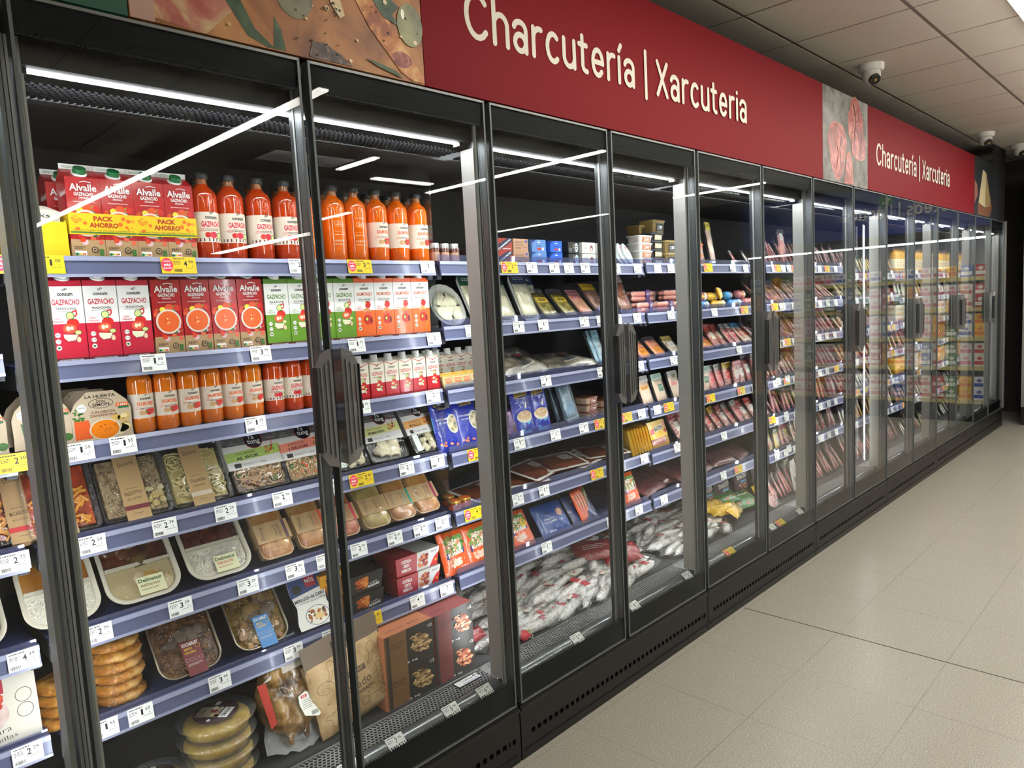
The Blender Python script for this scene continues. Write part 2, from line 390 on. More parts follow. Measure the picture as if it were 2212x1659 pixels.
# ================================================================ banners over the cases
ZB0, ZB1, YBN = 2.18, 2.715, .03
def arc(cx, cy, rx, ry, a0, a1, n=14): return [(cx+rx*math.cos(math.radians(a0+(a1-a0)*i/n)), cy+ry*math.sin(math.radians(a0+(a1-a0)*i/n))) for i in range(n+1)]
SG = {'C': (.66, [arc(.36, .5, .36, .5, 42, 318)]), 'h': (.46, [[(0, 0), (0, 1.04)], arc(.23, .46, .23, .25, 180, 0)+[(.46, 0)]]),
      'a': (.44, [arc(.2, .52, .22, .19, 165, 0)+[(.42, 0)], arc(.2, .2, .2, .2, 0, 360)]), 'r': (.28, [[(0, 0), (0, .7)], arc(.24, .44, .24, .26, 180, 75)]),
      'c': (.42, [arc(.24, .35, .24, .35, 50, 310)]), 'u': (.44, [[(0, .7), (0, .24)]+arc(.22, .24, .22, .24, 180, 360)+[(.44, .7)], [(.44, .3), (.44, 0)]]),
      't': (.3, [[(.1, .93), (.1, .18)]+arc(.26, .16, .16, .16, 180, 280), [(-.04, .7), (.28, .7)]]), 'e': (.46, [arc(.23, .35, .23, .35, 0, 318), [(0, .36), (.46, .36)]]),
      'i': (.0, [[(0, 0), (0, .7)], [(0, .93), (0, .94)]]), 'í': (.04, [[(0, 0), (0, .7)], [(0, .9), (.1, 1.06)]]), '|': (.0, [[(0, -.22), (0, 1.16)]]),
      'X': (.56, [[(0, 0), (.56, 1)], [(0, 1), (.56, 0)]]), 'L': (.42, [[(0, 1), (0, 0), (.42, 0)]]), 'o': (.48, [arc(.24, .35, .24, .35, 0, 360, 20)]),
      's': (.36, [arc(.18, .52, .18, .17, 60, 270)+arc(.18, .18, .19, .17, 90, -130)]), 'á': (.44, []), 'à': (.44, []), ' ': (.12, [])}
SG['á'] = (.44, SG['a'][1]+[[(.18, .9), (.3, 1.06)]]); SG['à'] = (.44, SG['a'][1]+[[(.26, .9), (.14, 1.06)]])
def sign_text(mb, fn, t, x0, x1, z0, cap, m, sw=.145):
    adv = 0; pos = []
    for ch in t: pos.append(adv); adv += SG[ch][0]+.27
    adv -= .27; k = (x1-x0)/adv; li = [.0010]
    def face(pts):
        li[0] += .000006; mb.add([fn(a, b, li[0]) for a, b in pts], [tuple(range(len(pts)))], m)
    for ch, p in zip(t, pos):
        for st in SG[ch][1]:
            pts = [(x0+(p+a)*k, z0+b*cap) for a, b in st]; w = sw*cap/2
            for (ax, az), (bx, bz) in zip(pts, pts[1:]):
                d = math.hypot(bx-ax, bz-az) or 1e-6; nx, nz = -(bz-az)/d*w, (bx-ax)/d*w
                face([(ax-nx, az-nz), (bx-nx, bz-nz), (bx+nx, bz+nz), (ax+nx, az+nz)])
            for ax, az in pts: face([(ax+w*math.cos(2*PI*i/14), az+w*math.sin(2*PI*i/14)) for i in range(14)])
def panel(x0, x1, name, cat, label, base, art=None, letters=None):
    b = MB(); b.box(x0+.0015, x1-.0015, YBN, YBN+.012, ZB0, ZB1, base)
    if art: art(Pr(b, front(YBN), .0002))
    o = newobj(name, None); o.location = (x0, YBN, ZB0); o['label'] = label; o['category'] = cat
    q = newobj('panel', b.mesh(), o); q.location = (-x0, -YBN, -ZB0)
    if letters:
        t = MB(); letters(t); q = newobj('lettering', t.mesh(), o, 'cream rounded lettering'); q.location = (-x0, -YBN, -ZB0)
    return o
REDB = M(124, 12, 22, .6, spec=.12); CREAM = M(222, 216, 198, .55)
panel(-1.3, -.035, 'aisle_sign', 'sign', 'green banner piece above the cut-off leftmost door', M(34, 92, 66, .5))
panel(-.03, .237, 'aisle_sign', 'sign', 'green banner piece above first full door, left of food picture', M(34, 92, 66, .5))
SAUCE = MN((118, 66, 22), (176, 112, 48), (206, 150, 82), 7, .5, detail=6, bump=0, lo=.3, hi=.72, dist=.6)
def sauce(p):
    OL = MN((58, 56, 22), (84, 80, 34), (110, 104, 52), 14, .4, bump=0); LF = MN((34, 62, 30), (54, 84, 44), (84, 108, 66), 20, .5, bump=0); HERB = M(38, 52, 22, .6)
    MEAT = MN((120, 40, 34), (160, 78, 62), (196, 140, 112), 18, .5, bump=0, dist=1); FISH = MN((150, 74, 20), (200, 124, 50), (226, 176, 110), 14, .5, bump=0, dist=1)
    p.poly([(.24, 2.18), (.29, 2.18), (.30, 2.71), (.24, 2.71)], M(196, 158, 140, .6))
    p.poly([(.29, 2.19), (.40, 2.18), (.47, 2.25), (.45, 2.5), (.36, 2.71), (.29, 2.71)], MN((210, 180, 130), (190, 110, 90), (160, 60, 54), 11, .5, bump=0, dist=1))
    p.poly([(.42, 2.36), (.46, 2.33), (.52, 2.22), (.57, 2.183), (.55, 2.183), (.50, 2.2), (.45, 2.27)], LF)
    p.poly([(.565, 2.183), (.572, 2.26), (.588, 2.235), (.598, 2.185)], LF)
    p.disc(.63, 2.33, .052, .062, OL, 24); p.disc(.60, 2.34, .012, .02, M(210, 200, 150, .4)); p.disc(.81, 2.62, .06, .07, OL, 24)
    p.poly([(.66, 2.184), (.672, 2.222), (.705, 2.228), (.76, 2.205), (.79, 2.184)], MN((44, 32, 28), (92, 70, 58), (140, 112, 98), 26, .5, bump=0, dist=2))
    p.poly([(.70, 2.6), (.76, 2.44), (.85, 2.30), (.95, 2.2), (.99, 2.184), (1.03, 2.184), (1.03, 2.20), (.93, 2.31), (.86, 2.44), (.80, 2.62)], FISH)
    p.poly([(.70, 2.5), (.715, 2.40), (.735, 2.33), (.76, 2.30), (.775, 2.31), (.76, 2.36), (.745, 2.45), (.74, 2.52)], M(222, 196, 150, .5))
    p.poly([(.80, 2.5), (.86, 2.44), (.92, 2.43), (.96, 2.47), (.93, 2.52), (.84, 2.56)], MEAT); p.disc(.955, 2.235, .035, .022, MEAT)
    p.poly([(.86, 2.38), (.90, 2.405), (.955, 2.375), (.93, 2.35), (.95, 2.325), (.90, 2.335)], LF)
    p.disc(.99, 2.335, .045, .058, MN((70, 72, 22), (104, 104, 36), (140, 138, 66), 14, .4, bump=0), 24); p.disc(.966, 2.36, .006, .014, M(230, 226, 200, .3)); p.disc(1.0, 2.56, .038, .05, OL, 20)
    p.poly([(.83, 2.215), (.88, 2.21), (.93, 2.2), (.955, 2.184), (.92, 2.19), (.87, 2.2)], LF)
    p.spots(.62, 1.03, 2.19, 2.70, 90, .0015, .004, [HERB], 3, 5); p.spots(.45, 1.03, 2.19, 2.70, 26, .004, .009, [M(214, 178, 116, .4), M(224, 204, 164, .4)], 5); p.spots(.66, .76, 2.31, 2.42, 20, .002, .005, [M(226, 218, 196, .4), HERB], 9)
panel(.237, 1.035, 'picture_sign', 'sign', 'food picture banner of stew with green olives and herbs', SAUCE, sauce)
panel(1.035, 3.975, 'aisle_sign', 'sign', 'long red banner reading Charcutería | Xarcuteria in large cream letters', REDB, None,
      lambda t: sign_text(t, front(YBN), 'Charcutería | Xarcuteria', 1.213, 3.02, 2.362, .128, CREAM))
def ham(p):
    H = MN((110, 30, 28), (160, 62, 54), (196, 120, 104), 12, .4, bump=0, dist=1.5, detail=5); F = M(190, 120, 96, .5)
    for cx, cz, rx, rz in ((4.20, 2.38, .135, .16), (4.50, 2.575, .125, .13), (4.55, 2.45, .12, .11)):
        pts = [(cx+rx*(1+.10*math.sin(3*a+cx*9)+.05*math.sin(7*a))*math.cos(a), cz+rz*(1+.10*math.sin(3*a+cx*9))*math.sin(a)) for a in [2*PI*i/40 for i in range(40)]]; p.poly([(cx+(x-cx)*1.045, cz+(z-cz)*1.045) for x, z in pts], F); p.poly(pts, H); p.line([(cx-rx*.5, cz+rz*.6), (cx-rx*.1, cz+rz*.1), (cx-rx*.3, cz-rz*.5)], .008, M(214, 150, 130, .5)); p.line([(cx+rx*.5, cz+rz*.5), (cx+rx*.25, cz), (cx+rx*.4, cz-rz*.6)], .012, M(96, 24, 24, .5))
    p.poly([(4.30, 2.185), (4.34, 2.36), (4.40, 2.39), (4.44, 2.3), (4.45, 2.185)], F); p.poly([(4.312, 2.185), (4.345, 2.35), (4.39, 2.375), (4.425, 2.3), (4.435, 2.185)], H)
    p.line([(4.46, 2.68), (4.50, 2.58), (4.47, 2.46)], .012, M(90, 24, 24, .5)); p.line([(4.15, 2.46), (4.22, 2.36), (4.19, 2.27)], .01, M(210, 130, 110, .5))
    p.spots(3.99, 4.7, 2.19, 2.7, 50, .002, .008, [M(96, 94, 90, .6), M(180, 178, 172, .6)], 4, 6)
panel(3.975, 4.72, 'picture_sign', 'sign', 'grey stone picture banner with two slices of cured ham', MN((96, 94, 90), (130, 128, 123), (150, 148, 142), 9, .6, bump=0, detail=8), ham)
panel(4.72, 7.57, 'aisle_sign', 'sign', 'far red banner reading Charcutería | Xarcuteria in smaller looking cream letters', REDB, None,
      lambda t: sign_text(t, front(YBN), 'Charcutería | Xarcuteria', 4.89, 6.68, 2.362, .128, CREAM))
def cheese(p):
    p.poly([(7.72, 2.19), (8.2, 2.19), (8.33, 2.3), (8.22, 2.33), (7.7, 2.29)], M(120, 72, 36, .6))
    p.poly([(7.74, 2.30), (7.9, 2.62), (8.04, 2.60), (8.0, 2.27)], M(196, 182, 140, .5)); p.poly([(8.0, 2.27), (8.04, 2.60), (8.24, 2.34), (8.2, 2.29)], M(156, 134, 86, .5))
    p.poly([(7.58, 2.28), (7.7, 2.36), (7.68, 2.46), (7.58, 2.5)], M(150, 96, 84, .5))
panel(7.57, 8.36, 'picture_sign', 'sign', 'dark picture banner with cheese wedge on a wooden board', M(30, 34, 28, .5), cheese)
b = MB(); b.box(8.365, 8.9, YBN, YBN+.012, ZB0-.02, ZB1+.2, M(34, 33, 32, .7)); struct('trim_3', b)

# ================================================================ refrigerated cases
LV = {-1: [1.70, 1.483, 1.26, 1.037, .811, .591], 0: [1.70, 1.457, 1.262, 1.035, .815, .575], 1: [1.70, 1.475, 1.252, 1.027, .812, .578], 2: [1.706, 1.472, 1.252, 1.02, .795, .577],
      3: [1.706, 1.475, 1.25, 1.01, .78, .56], 4: [1.655, 1.475, 1.235, 1.02, .79, .55], 5: [1.655, 1.45, 1.24, 1.02, .79, .55], 6: [1.655, 1.45, 1.24, 1.02, .79, .55]}
ZD, YD = .272, .20          # deck height, deck front
def hexgrid(mb, x0, x1, y0, y1, z, R, w, m, t=.001):
    dx = math.sqrt(3)*R; dy = 1.5*R; v = []; f = []; r = 0; y = y0
    while y <= y1+1e-6:
        x = x0+(dx/2 if r % 2 else 0)
        while x <= x1+1e-6:
            P_ = [(x+R*math.sin(PI/3*k), y+R*math.cos(PI/3*k)) for k in range(6)]
            for k in range(6):
                if k in (0, 1, 2):
                    (ax, ay), (bx, by) = P_[k], P_[(k+1) % 6]; d = math.hypot(bx-ax, by-ay); nx, ny = -(by-ay)/d*w/2, (bx-ax)/d*w/2; o = len(v)
                    q = [(ax-nx, ay-ny), (bx-nx, by-ny), (bx+nx, by+ny), (ax+nx, ay+ny)]
                    v += [(a, b_, z) for a, b_ in q]+[(a, b_, z-t) for a, b_ in q]
                    f += [(o, o+1, o+2, o+3), (o+7, o+6, o+5, o+4), (o, o+4, o+5, o+1), (o+2, o+6, o+7, o+3)]
            x += dx
        y += dy; r += 1
    mb.add(v, f, m)
W = 1.25
STRIP = M(90, 95, 125, .34, .15, coat=.25); LIP = M(112, 116, 158, .3, .1, coat=.4); SHELFM = M(58, 64, 104, .4, .1); STRIPHI = M(150, 154, 180, .4, .2, coat=.2)
def build_shared():
    S = {}
    b = MB(); b.box(.003, W-.003, .002, .70, .0, .03, BLACK); b.box(.003, W-.003, 0, .02, .118, .197, CASEK); b.box(.003, W-.003, -.006, .02, .178, .190, M(30, 31, 30, .4))
    b.box(.003, W-.003, .03, .04, .03, .118, BLACK); S['kick_plate'] = b.mesh()
    b = MB(); b.box(.003, W-.003, .0, .012, .094, .118, CASEK); b.box(.003, W-.003, .0, .012, .03, .076, CASEK); n = 0; x = .003
    while x < W-.02: b.box(x, x+(.012 if n else .05), .0, .012, .076, .094, CASEK); x += (.03 if n else .068); n += 1
    b.box(W-.05, W-.003, 0, .012, .076, .094, CASEK); b.box(.02, W-.02, -.004, 0, .028, .034, BLACK); S['vent_grille'] = b.mesh()
    b = MB(); b.box(0, W, .74, .78, .2, 2.16, M(34, 34, 36, .6)); b.box(0, W, .06, .78, 2.13, 2.17, M(26, 26, 27, .5)); b.box(0, W, .055, .085, 2.05, 2.13, M(20, 20, 21, .5)); b.box(0, W, .22, .235, 2.025, 2.06, M(40, 40, 42, .5)); b.box(0, W, .235, .74, 2.04, 2.05, M(24, 23, 22, .5)); S['cabinet_shell'] = b.mesh()
    b = MB(); b.box(.05, W-.05, .086, .10, 2.06, 2.10, M(128, 114, 96, .5)); b.box(.035, .05, .08, .11, 2.04, 2.10, M(70, 68, 66, .5)); b.box(W-.05, W-.035, .08, .11, 2.04, 2.10, M(70, 68, 66, .5)); S['light_housing'] = b.mesh()
    b = MB(); b.box(.05, W-.05, .088, .104, 2.048, 2.0595, emit('case_led_glow', (.92, .95, 1), CASE_LED)); S['light_tube'] = b.mesh()
    b = MB(); hexgrid(b, .03, W-.03, .115, .215, 2.034, .0085, .0026, M(14, 14, 16, .9, spec=.1), .004); S['air_outlet'] = b.mesh()
    b = MB(); b.box(0, W, .04, .74, .195, .22, BLACK); b.box(0, W, YD-.012, YD, .22, ZD+.006, M(50, 50, 56, .4)); b.box(0, W, YD, .74, ZD-.012, ZD, M(70, 70, 70, .45)); S['deck'] = b.mesh()
    b = MB(); hexgrid(b, .02, W-.02, .098, .176, ZD+.003, .0078, .0022, M(170, 170, 172, .4, .2), .003); b.box(.0, W, .086, .0915, ZD, ZD+.004, ALUL); b.box(0, W, .18, .187, ZD, ZD+.004, ALUL); b.box(0, .016, .09, .187, ZD, ZD+.004, ALUL); b.box(W-.016, W, .09, .187, ZD, ZD+.004, ALUL); S['return_air_grille'] = b.mesh()
    b = MB(); pr = [(.088, .279), (.078, .281), (.066, .275), (.055, .263), (.046, .247), (.044, .22), (.058, .22), (.088, .262)]; b.prism([(y, z) for y, z in pr], 'x', .012, W-.012, M(112, 116, 118, .22, .5, coat=.5), True); S['bumper_rail'] = b.mesh()
    b = MB(); b.box(0, W, .04, .06, .195, .236, BLACK); S['front_sill'] = b.mesh()
    return S
SH = build_shared()
# door (origin at its lower left front corner, hinge free)
DW, DH = .603, 1.963
def door_meshes(side):                  # side +1: handle on the right stile
    D = {}; b = MB(); t = .0065
    for x0, x1, z0, z1 in ((0, t, 0, DH), (DW-t, DW, 0, DH), (t, DW-t, 0, t), (t, DW-t, DH-t, DH)): b.box(x0, x1, 0, .032, z0, z1, ALU if z0 == 0 and z1 == DH else M(120, 122, 120, .4, .4))
    D['door_frame'] = b.mesh()
    b = MB(); b.box(t, DW-t, .001, .004, t, DH-t, GLASS); b.box(t, DW-t, .026, .029, t, DH-t, GLASS); D['glass_pane'] = b.mesh()
    b = MB(); b.box(t, DW-t, .006, .009, DH-.068, DH-t, BANDM); b.box(t, DW-t, .006, .009, t, .088, BANDM)
    p = Pr(b, front(.006), .0001); n = 62; dots = M(58, 60, 56, .5)
    for zz, sg in ((DH-.068, -1), (.088, 1)):
        v = []; f = []
        for row, rr in ((0, .0036), (1, .0024)):
            for i in range(n):
                o = len(v); cx = .012+(DW-.024)*(i+.5*row)/n; cz = zz+sg*(.003+row*.0075)
                v += [(cx+rr*math.cos(2*PI*k/8), cz+rr*math.sin(2*PI*k/8)) for k in range(8)]; f.append(tuple(range(o, o+8)))
        p._a(v, f, BANDM)
        v = []; f = []
        for i in range(n):
            cx = .012+(DW-.024)*i/n; cz = zz+sg*.003
            for k in range(5):
                a0, a1 = (sg*PI*k/5), (sg*PI*(k+1)/5); o = len(v)
                v += [(cx+.0036*math.cos(a0), cz+.0036*math.sin(a0)), (cx+.0043*math.cos(a0), cz+.0043*math.sin(a0)), (cx+.0043*math.cos(a1), cz+.0043*math.sin(a1)), (cx+.0036*math.cos(a1), cz+.0036*math.sin(a1))]; f.append((o, o+1, o+2, o+3))
        p._a(v, f, dots)
    D['black_border'] = b.mesh()
    # handle: a long flared plate standing off the glass by two ribs
    b = MB(); x_in, x_out = (DW-.003, DW-.052) if side > 0 else (.003, .052); z0, z1 = .945, 1.25
    o2 = [(x_in, z0), (x_out+(.018 if side > 0 else -.018), z0+.012), (x_out, z0+.045), (x_out, z1-.045), (x_out+(.018 if side > 0 else -.018), z1-.012), (x_in, z1)]
    if side < 0: o2 = o2[::-1]
    b.prism(o2, 'y', -.046, -.041, SMOKE); 
    for k in range(3):
        xa = x_in+(x_out-x_in)*(.2+.27*k); b.box(min(xa, xa+.004), max(xa, xa+.004), -.050, -.046, z0+.03+.008*k, z1-.03-.008*k, M(112, 114, 112, .45, .2))
    xi = x_in; sgn = -1 if side > 0 else 1
    b.box(min(xi, xi+sgn*.012), max(xi, xi+sgn*.012), -.042, 0, z0+.004, z1-.004, SMOKE)
    b.box(min(x_out, x_out-sgn*.003), max(x_out, x_out-sgn*.003), -.052, -.030, z0+.045, z1-.045, ALUD)
    D['handle'] = b.mesh(); return D
DM = {1: door_meshes(1), -1: door_meshes(-1)}
UNITN = ['cut-off leftmost doors, beneath green banner', 'first pair of full doors, filled with gazpacho', 'second pair of full doors, under the large lettering', 'third pair of full doors, left of ham picture',
         'fourth pair of full doors, beneath the ham picture', 'fifth pair of full doors', 'sixth pair of full doors', 'last pair of full doors at the aisle end']
for u in range(-1, 7):
    x0 = u*W; root = newobj('refrigerated_case', None); root.location = (x0, 0, 0)
    root['label'] = 'black glass-door fridge case, '+UNITN[u+1]; root['category'] = 'fridge'; root['group'] = 'row of refrigerated cases'
    for k, me in SH.items(): newobj(k, me, root)
    # posts behind the door seams
    RIB = M(158, 160, 158, .45, .1); RIBD = M(50, 52, 52, .4, .3); FLT = M(170, 168, 162, .5, .1)
    for x0_, x1_, sg in ((0, .034, 0), (W-.021, W, 1)):
        b = MB(); b.box(x0_+.001, x1_-.001, .056, .075, .2, 2.10, RIBD)
        x_ = x0_+.001; k_ = 0
        while x_ < x1_-.006: b.box(x_, x_+.0065, .048+.003*(k_ % 2), .056, .2, 2.10, RIB); x_ += .009; k_ += 1
        if sg: b.box(x0_-.004, x0_+.001, .046, .105, .285, 2.03, FLT)
        else: b.box(x1_-.002, x1_+.003, .05, .084, .285, 2.03, FLT)
        newobj('post', b.mesh(), root)
    b = MB(); b.box(.008, .034, .088, .094, .30, 1.98, M(170, 172, 176, .4)); b.box(.010, .032, .0945, .098, .31, 1.97, emit('side_led_glow', (.95, .96, 1), SIDE_LED)); newobj('side_or_fill_light', b.mesh(), root)
    b = MB(); b.box(W/2-.018, W/2+.012, .045, .06, .235, 2.10, RIBD)
    for k_ in range(5): b.box(W/2-.018+.006*k_, W/2-.014+.006*k_, .037+.002*(k_ % 2), .045, .235, 2.10, RIB)
    newobj('centre_post', b.mesh(), root)
    b = MB(); b.box(W/2+.001, W/2+.0115, .0603, .0633, .31, 1.97, emit('added_centre_glow', (.95, .96, 1), SIDE_LED)); newobj('side_or_fill_light', b.mesh(), root)  # added fill strip hidden behind the centre post, brightens the shelves and deck
    for s_i, zt in enumerate(LV[u]):
        b = MB(); b.box(.01, W-.01, .292, .72, zt-.012, zt-.003, SHELFM); b.box(.01, .03, .30, .74, zt-.06, zt-.012, M(60, 62, 70, .5)); b.box(W-.03, W-.01, .30, .74, zt-.06, zt-.012, M(60, 62, 70, .5))
        sh = newobj('shelf', b.mesh(), root)
        b = MB(); b.prism([(.294, zt), (.286, zt-.001), (.279, zt-.045), (.285, zt-.047)], 'x', .012, W-.012, STRIP)
        b.prism([(.2855, zt+.001), (.283, zt+.001), (.2805, zt-.010), (.284, zt-.010)], 'x', .012, W-.012, STRIPHI); b.prism([(.2795, zt-.041), (.277, zt-.041), (.2765, zt-.048), (.280, zt-.048)], 'x', .012, W-.012, STRIPHI)
        newobj('price_rail', b.mesh(), sh)
        if u > 0 or s_i in (3, 4, 5):
            b = MB(); h = .024 if u > 0 else .012; b.box(.014, W-.014, .296, .298, zt-.002, zt+h, clear('lavender_riser', (.78, .8, .93), .05, .08, dens=.12, body=(.3, .32, .5))); newobj('front_riser', b.mesh(), sh)
    for side in (1, -1):
        dn = newobj('door', None, root); dn.location = (.011 if side > 0 else .636, 0, .2)
        for k, me in DM[side].items(): newobj(k, me, dn)
# case ends, glass divider, vertical lights
b = MB(); b.box(8.752, 8.80, .0, .78, .0, 2.17, M(60, 62, 62, .45, .3)); b.box(8.752, 8.80, -.012, 0, .2, 2.17, ALUL); o = newobj('end_panel', b.mesh()); o['label'] = 'grey metal end panel closing the row of fridge cases'; o['category'] = 'panel'
for xx, lab in ((1.252, 'clear upright divider between the gazpacho shelves and fish shelves'), (5.0, 'clear upright divider beneath the ham picture')):
    b = MB(); b.box(-.002, .002, .30, .73, .30, 1.98, clear('divider_plastic', (.9, .92, .92), .03, .11)); proto('div%f' % xx, 'shelf_divider', 'divider', [(None, b.mesh())]); put('div%f' % xx, xx, 0, 0, label=lab)
for xx, lab in ((4.955, 'upright glowing light strip at the eighth door seam'), (8.70, 'upright glowing light strip at the far end of the cases')):
    b = MB(); b.box(-.004, .004, 0, .008, 0, 1.66, M(120, 122, 126, .4)); c = MB(); c.box(-.003, .003, -.005, -.0005, .01, 1.65, emit('upright_led_glow', (.92, .95, 1), CASE_LED*.22))
    proto('vl%f' % xx, 'light_strip', 'lamp', [('housing', b.mesh()), ('light_tube', c.mesh())]); put('vl%f' % xx, xx, .135, .32, label=lab)

# ================================================================ dairy case along the end wall
BL = M(24, 52, 132, .4); XD = 8.9
root = newobj('dairy_case', None); root.location = (XD, -2.95, 0); root['label'] = 'grey dairy case along the end wall, at right edge of photo'; root['category'] = 'fridge'
b = MB(); b.box(0, .8, 0, 2.8, 0, .2, CASEK); b.box(.7, .8, 0, 2.8, .2, 2.16, M(150, 150, 150, .6)); b.box(0, .8, 0, 2.8, 2.05, 2.16, BLACK); newobj('body', b.mesh(), root)
b = MB(); b.box(-.02, .02, 2.76, 2.8, .2, 2.1, ALUL); b.box(0, .75, 2.785, 2.8, .2, 2.1, M(60, 62, 64, .5)); b.box(-.02, .02, 0, .04, .2, 2.1, ALUL); newobj('post', b.mesh(), root)
b = MB(); b.box(.05, .07, .06, 2.74, 2.03, 2.045, emit('dairy_led_glow', (.92, .95, 1), CASE_LED*.45)); newobj('light_tube', b.mesh(), root)
DZ = [.24, .62, .95, 1.28, 1.62]
for zt in DZ:
    b = MB(); b.box(.05, .7, .03, 2.77, zt-.02, zt, M(190, 190, 190, .5)); b.box(.04, .05, .03, 2.77, zt-.045, zt, M(204, 190, 120, .5)); newobj('shelf', b.mesh(), root)
b = MB(); b.box(-.02, .0, -.0, 2.8, 2.16, 2.72, BL); o = newobj('aisle_sign', None); o.location = (XD, -2.95, 0); o['label'] = 'blue banner over the dairy case, seen mirrored in the far doors'; o['category'] = 'sign'
newobj('panel', b.mesh(), o); t = MB(); FD = lambda a, z, l: (-.02-l, 2.8-a, z)
sign_text(t, FD, 'Lácteos | Làctics', .22, 1.50, 2.37, .128, CREAM); newobj('lettering', t.mesh(), o, 'cream rounded lettering')
t = MB(); p = Pr(t, lambda a, z, l: (-.022-l, 2.8-a, z), .001); p.poly([(.94, 2.56), (1.04, 2.66), (1.14, 2.56), (1.04, 2.46)], M(20, 120, 60, .5)); p.line([(.99, 2.58), (1.08, 2.52)], .02, CREAM); newobj('green_emblem', t.mesh(), o)
PALS = [((230, 226, 214), (196, 60, 50)), ((240, 190, 50), (226, 120, 30)), ((236, 236, 236), (40, 80, 170)), ((90, 140, 70), (240, 240, 230)), ((226, 226, 226), (210, 120, 140)), ((190, 40, 50), (240, 236, 226)), ((60, 110, 180), (240, 240, 240))]
for i, (c1, c2) in enumerate(PALS):
    b = MB(); b.box(-.06, .06, 0, .12, 0, .13, M(*c1, .5)); p = Pr(b, front(0)); p.rect(-.055, .055, .02, .06, M(*c2, .5)); p.disc(0, .09, .025, .02, M(*c2, .5))
    proto('dairy%d' % i, 'dairy_pack', 'carton', [(None, b.mesh())])
PN = ['white and red', 'yellow and orange', 'white and blue', 'green and white', 'white and pink', 'red and white', 'blue and white']
for si, zt in enumerate(DZ):
    k = 0; y = -.25
    while y > -2.85:
        i = rnd.randrange(7)
        for j in range(2 if si not in (4,) else 1):
            put('dairy%d' % i, XD+.07, y, zt+j*.131, (0, 0, -PI/2), PN[i]+(' upper' if j else '')+' dairy carton', zone=('shelf', 'far', 4-si))
        y -= .135
# ================================================================ products: prototypes
def consum(p, cx, cz, k=1, dark=INK):
    p.ring(cx-.0022*k, cz+.0105*k, .0026*k, .0018*k, .0012*k, dark, 10); p.ring(cx+.0022*k, cz+.0128*k, .0026*k, .0018*k, .0012*k, dark, 10)
    p.text('consum', cx, cz, .0065*k, dark, .032*k, .03)
TOM = M(206, 40, 32, .4); TOM2 = M(224, 92, 62, .4); LEAF = M(60, 110, 40, .5); CUC = M(206, 214, 140, .5); CUCR = M(70, 120, 40, .5); ONI = M(226, 224, 190, .5); PURP = M(150, 60, 90, .5)
def veg(p, cx, cz, k, style):
    R = lambda x, z, a, b, m, n=14: p.disc(cx+x*k, cz+z*k, a*k, b*k, m, n)
    if style == 0:
        p.line([(cx+.004*k, cz+.040*k), (cx+.012*k, cz+.044*k), (cx+.013*k, cz+.036*k), (cx+.008*k, cz+.030*k)], .003*k, TOM)
        R(0, .033, .008, .0085, CUCR); R(0, .033, .0065, .007, CUC); R(.004, .017, .012, .0105, TOM); R(.004, .026, .004, .0015, LEAF); R(-.003, .006, .013, .010, TOM2); R(-.006, .006, .004, .005, ONI); R(.001, .007, .003, .004, ONI)
        R(.012, -.003, .007, .005, CUCR); R(.012, -.003, .0055, .004, CUC); p.poly([(cx-.016*k, cz-.006*k), (cx+.012*k, cz-.008*k), (cx+.006*k, cz-.02*k), (cx-.008*k, cz-.021*k), (cx-.015*k, cz-.014*k)], ONI); p.line([(cx+.012*k, cz-.008*k), (cx+.006*k, cz-.02*k), (cx-.006*k, cz-.021*k)], .002*k, PURP); R(.012, -.018, .004, .006, M(226, 196, 160, .5))
    elif style == 1:
        R(.004, .033, .010, .0105, TOM); R(.004, .042, .003, .0015, LEAF); R(-.006, .036, .003, .004, ONI); R(.0, .014, .013, .009, M(214, 150, 92, .6)); R(.003, .008, .011, .006, TOM2)
        R(.002, -.010, .015, .014, TOM); R(-.002, -.008, .005, .006, LEAF); R(-.002, -.008, .003, .004, M(236, 220, 90, .5)); R(.013, -.012, .004, .010, M(120, 20, 24, .5))
def carton_shape(b, w, d, h, hr, m, mroof=None, fin=.012, mfin=None):
    mroof = mroof or m
    b.add([(-w/2, 0, 0), (w/2, 0, 0), (w/2, d, 0), (-w/2, d, 0), (-w/2, 0, h), (w/2, 0, h), (w/2, d, h), (-w/2, d, h)], [(0, 3, 2, 1), (0, 1, 5, 4), (1, 2, 6, 5), (2, 3, 7, 6), (3, 0, 4, 7)], m)
    b.add([(-w/2, 0, h), (w/2, 0, h), (w/2, d, h), (-w/2, d, h), (-w/2, d/2, h+hr), (w/2, d/2, h+hr)], [(0, 1, 5, 4), (2, 3, 4, 5), (1, 2, 5), (3, 0, 4)], mroof)
    if fin: b.box(-w/2, w/2, d/2-.001, d/2+.001, h+hr-.001, h+hr+fin, mfin or m)
def cap_on(b, d, h, hr, m, r=.014, t=.3):
    c = Vector((0, d/2*t, h+hr*t)); n = Vector((0, -hr, d/2)).normalized(); b.tube([c, c+n*.004], [r+.003, r+.002], WHITE, 18); b.tube([c+n*.003, c+n*.015], [r, r*.94], m, 18)
CW, CD, CH = .0732, .072, .192
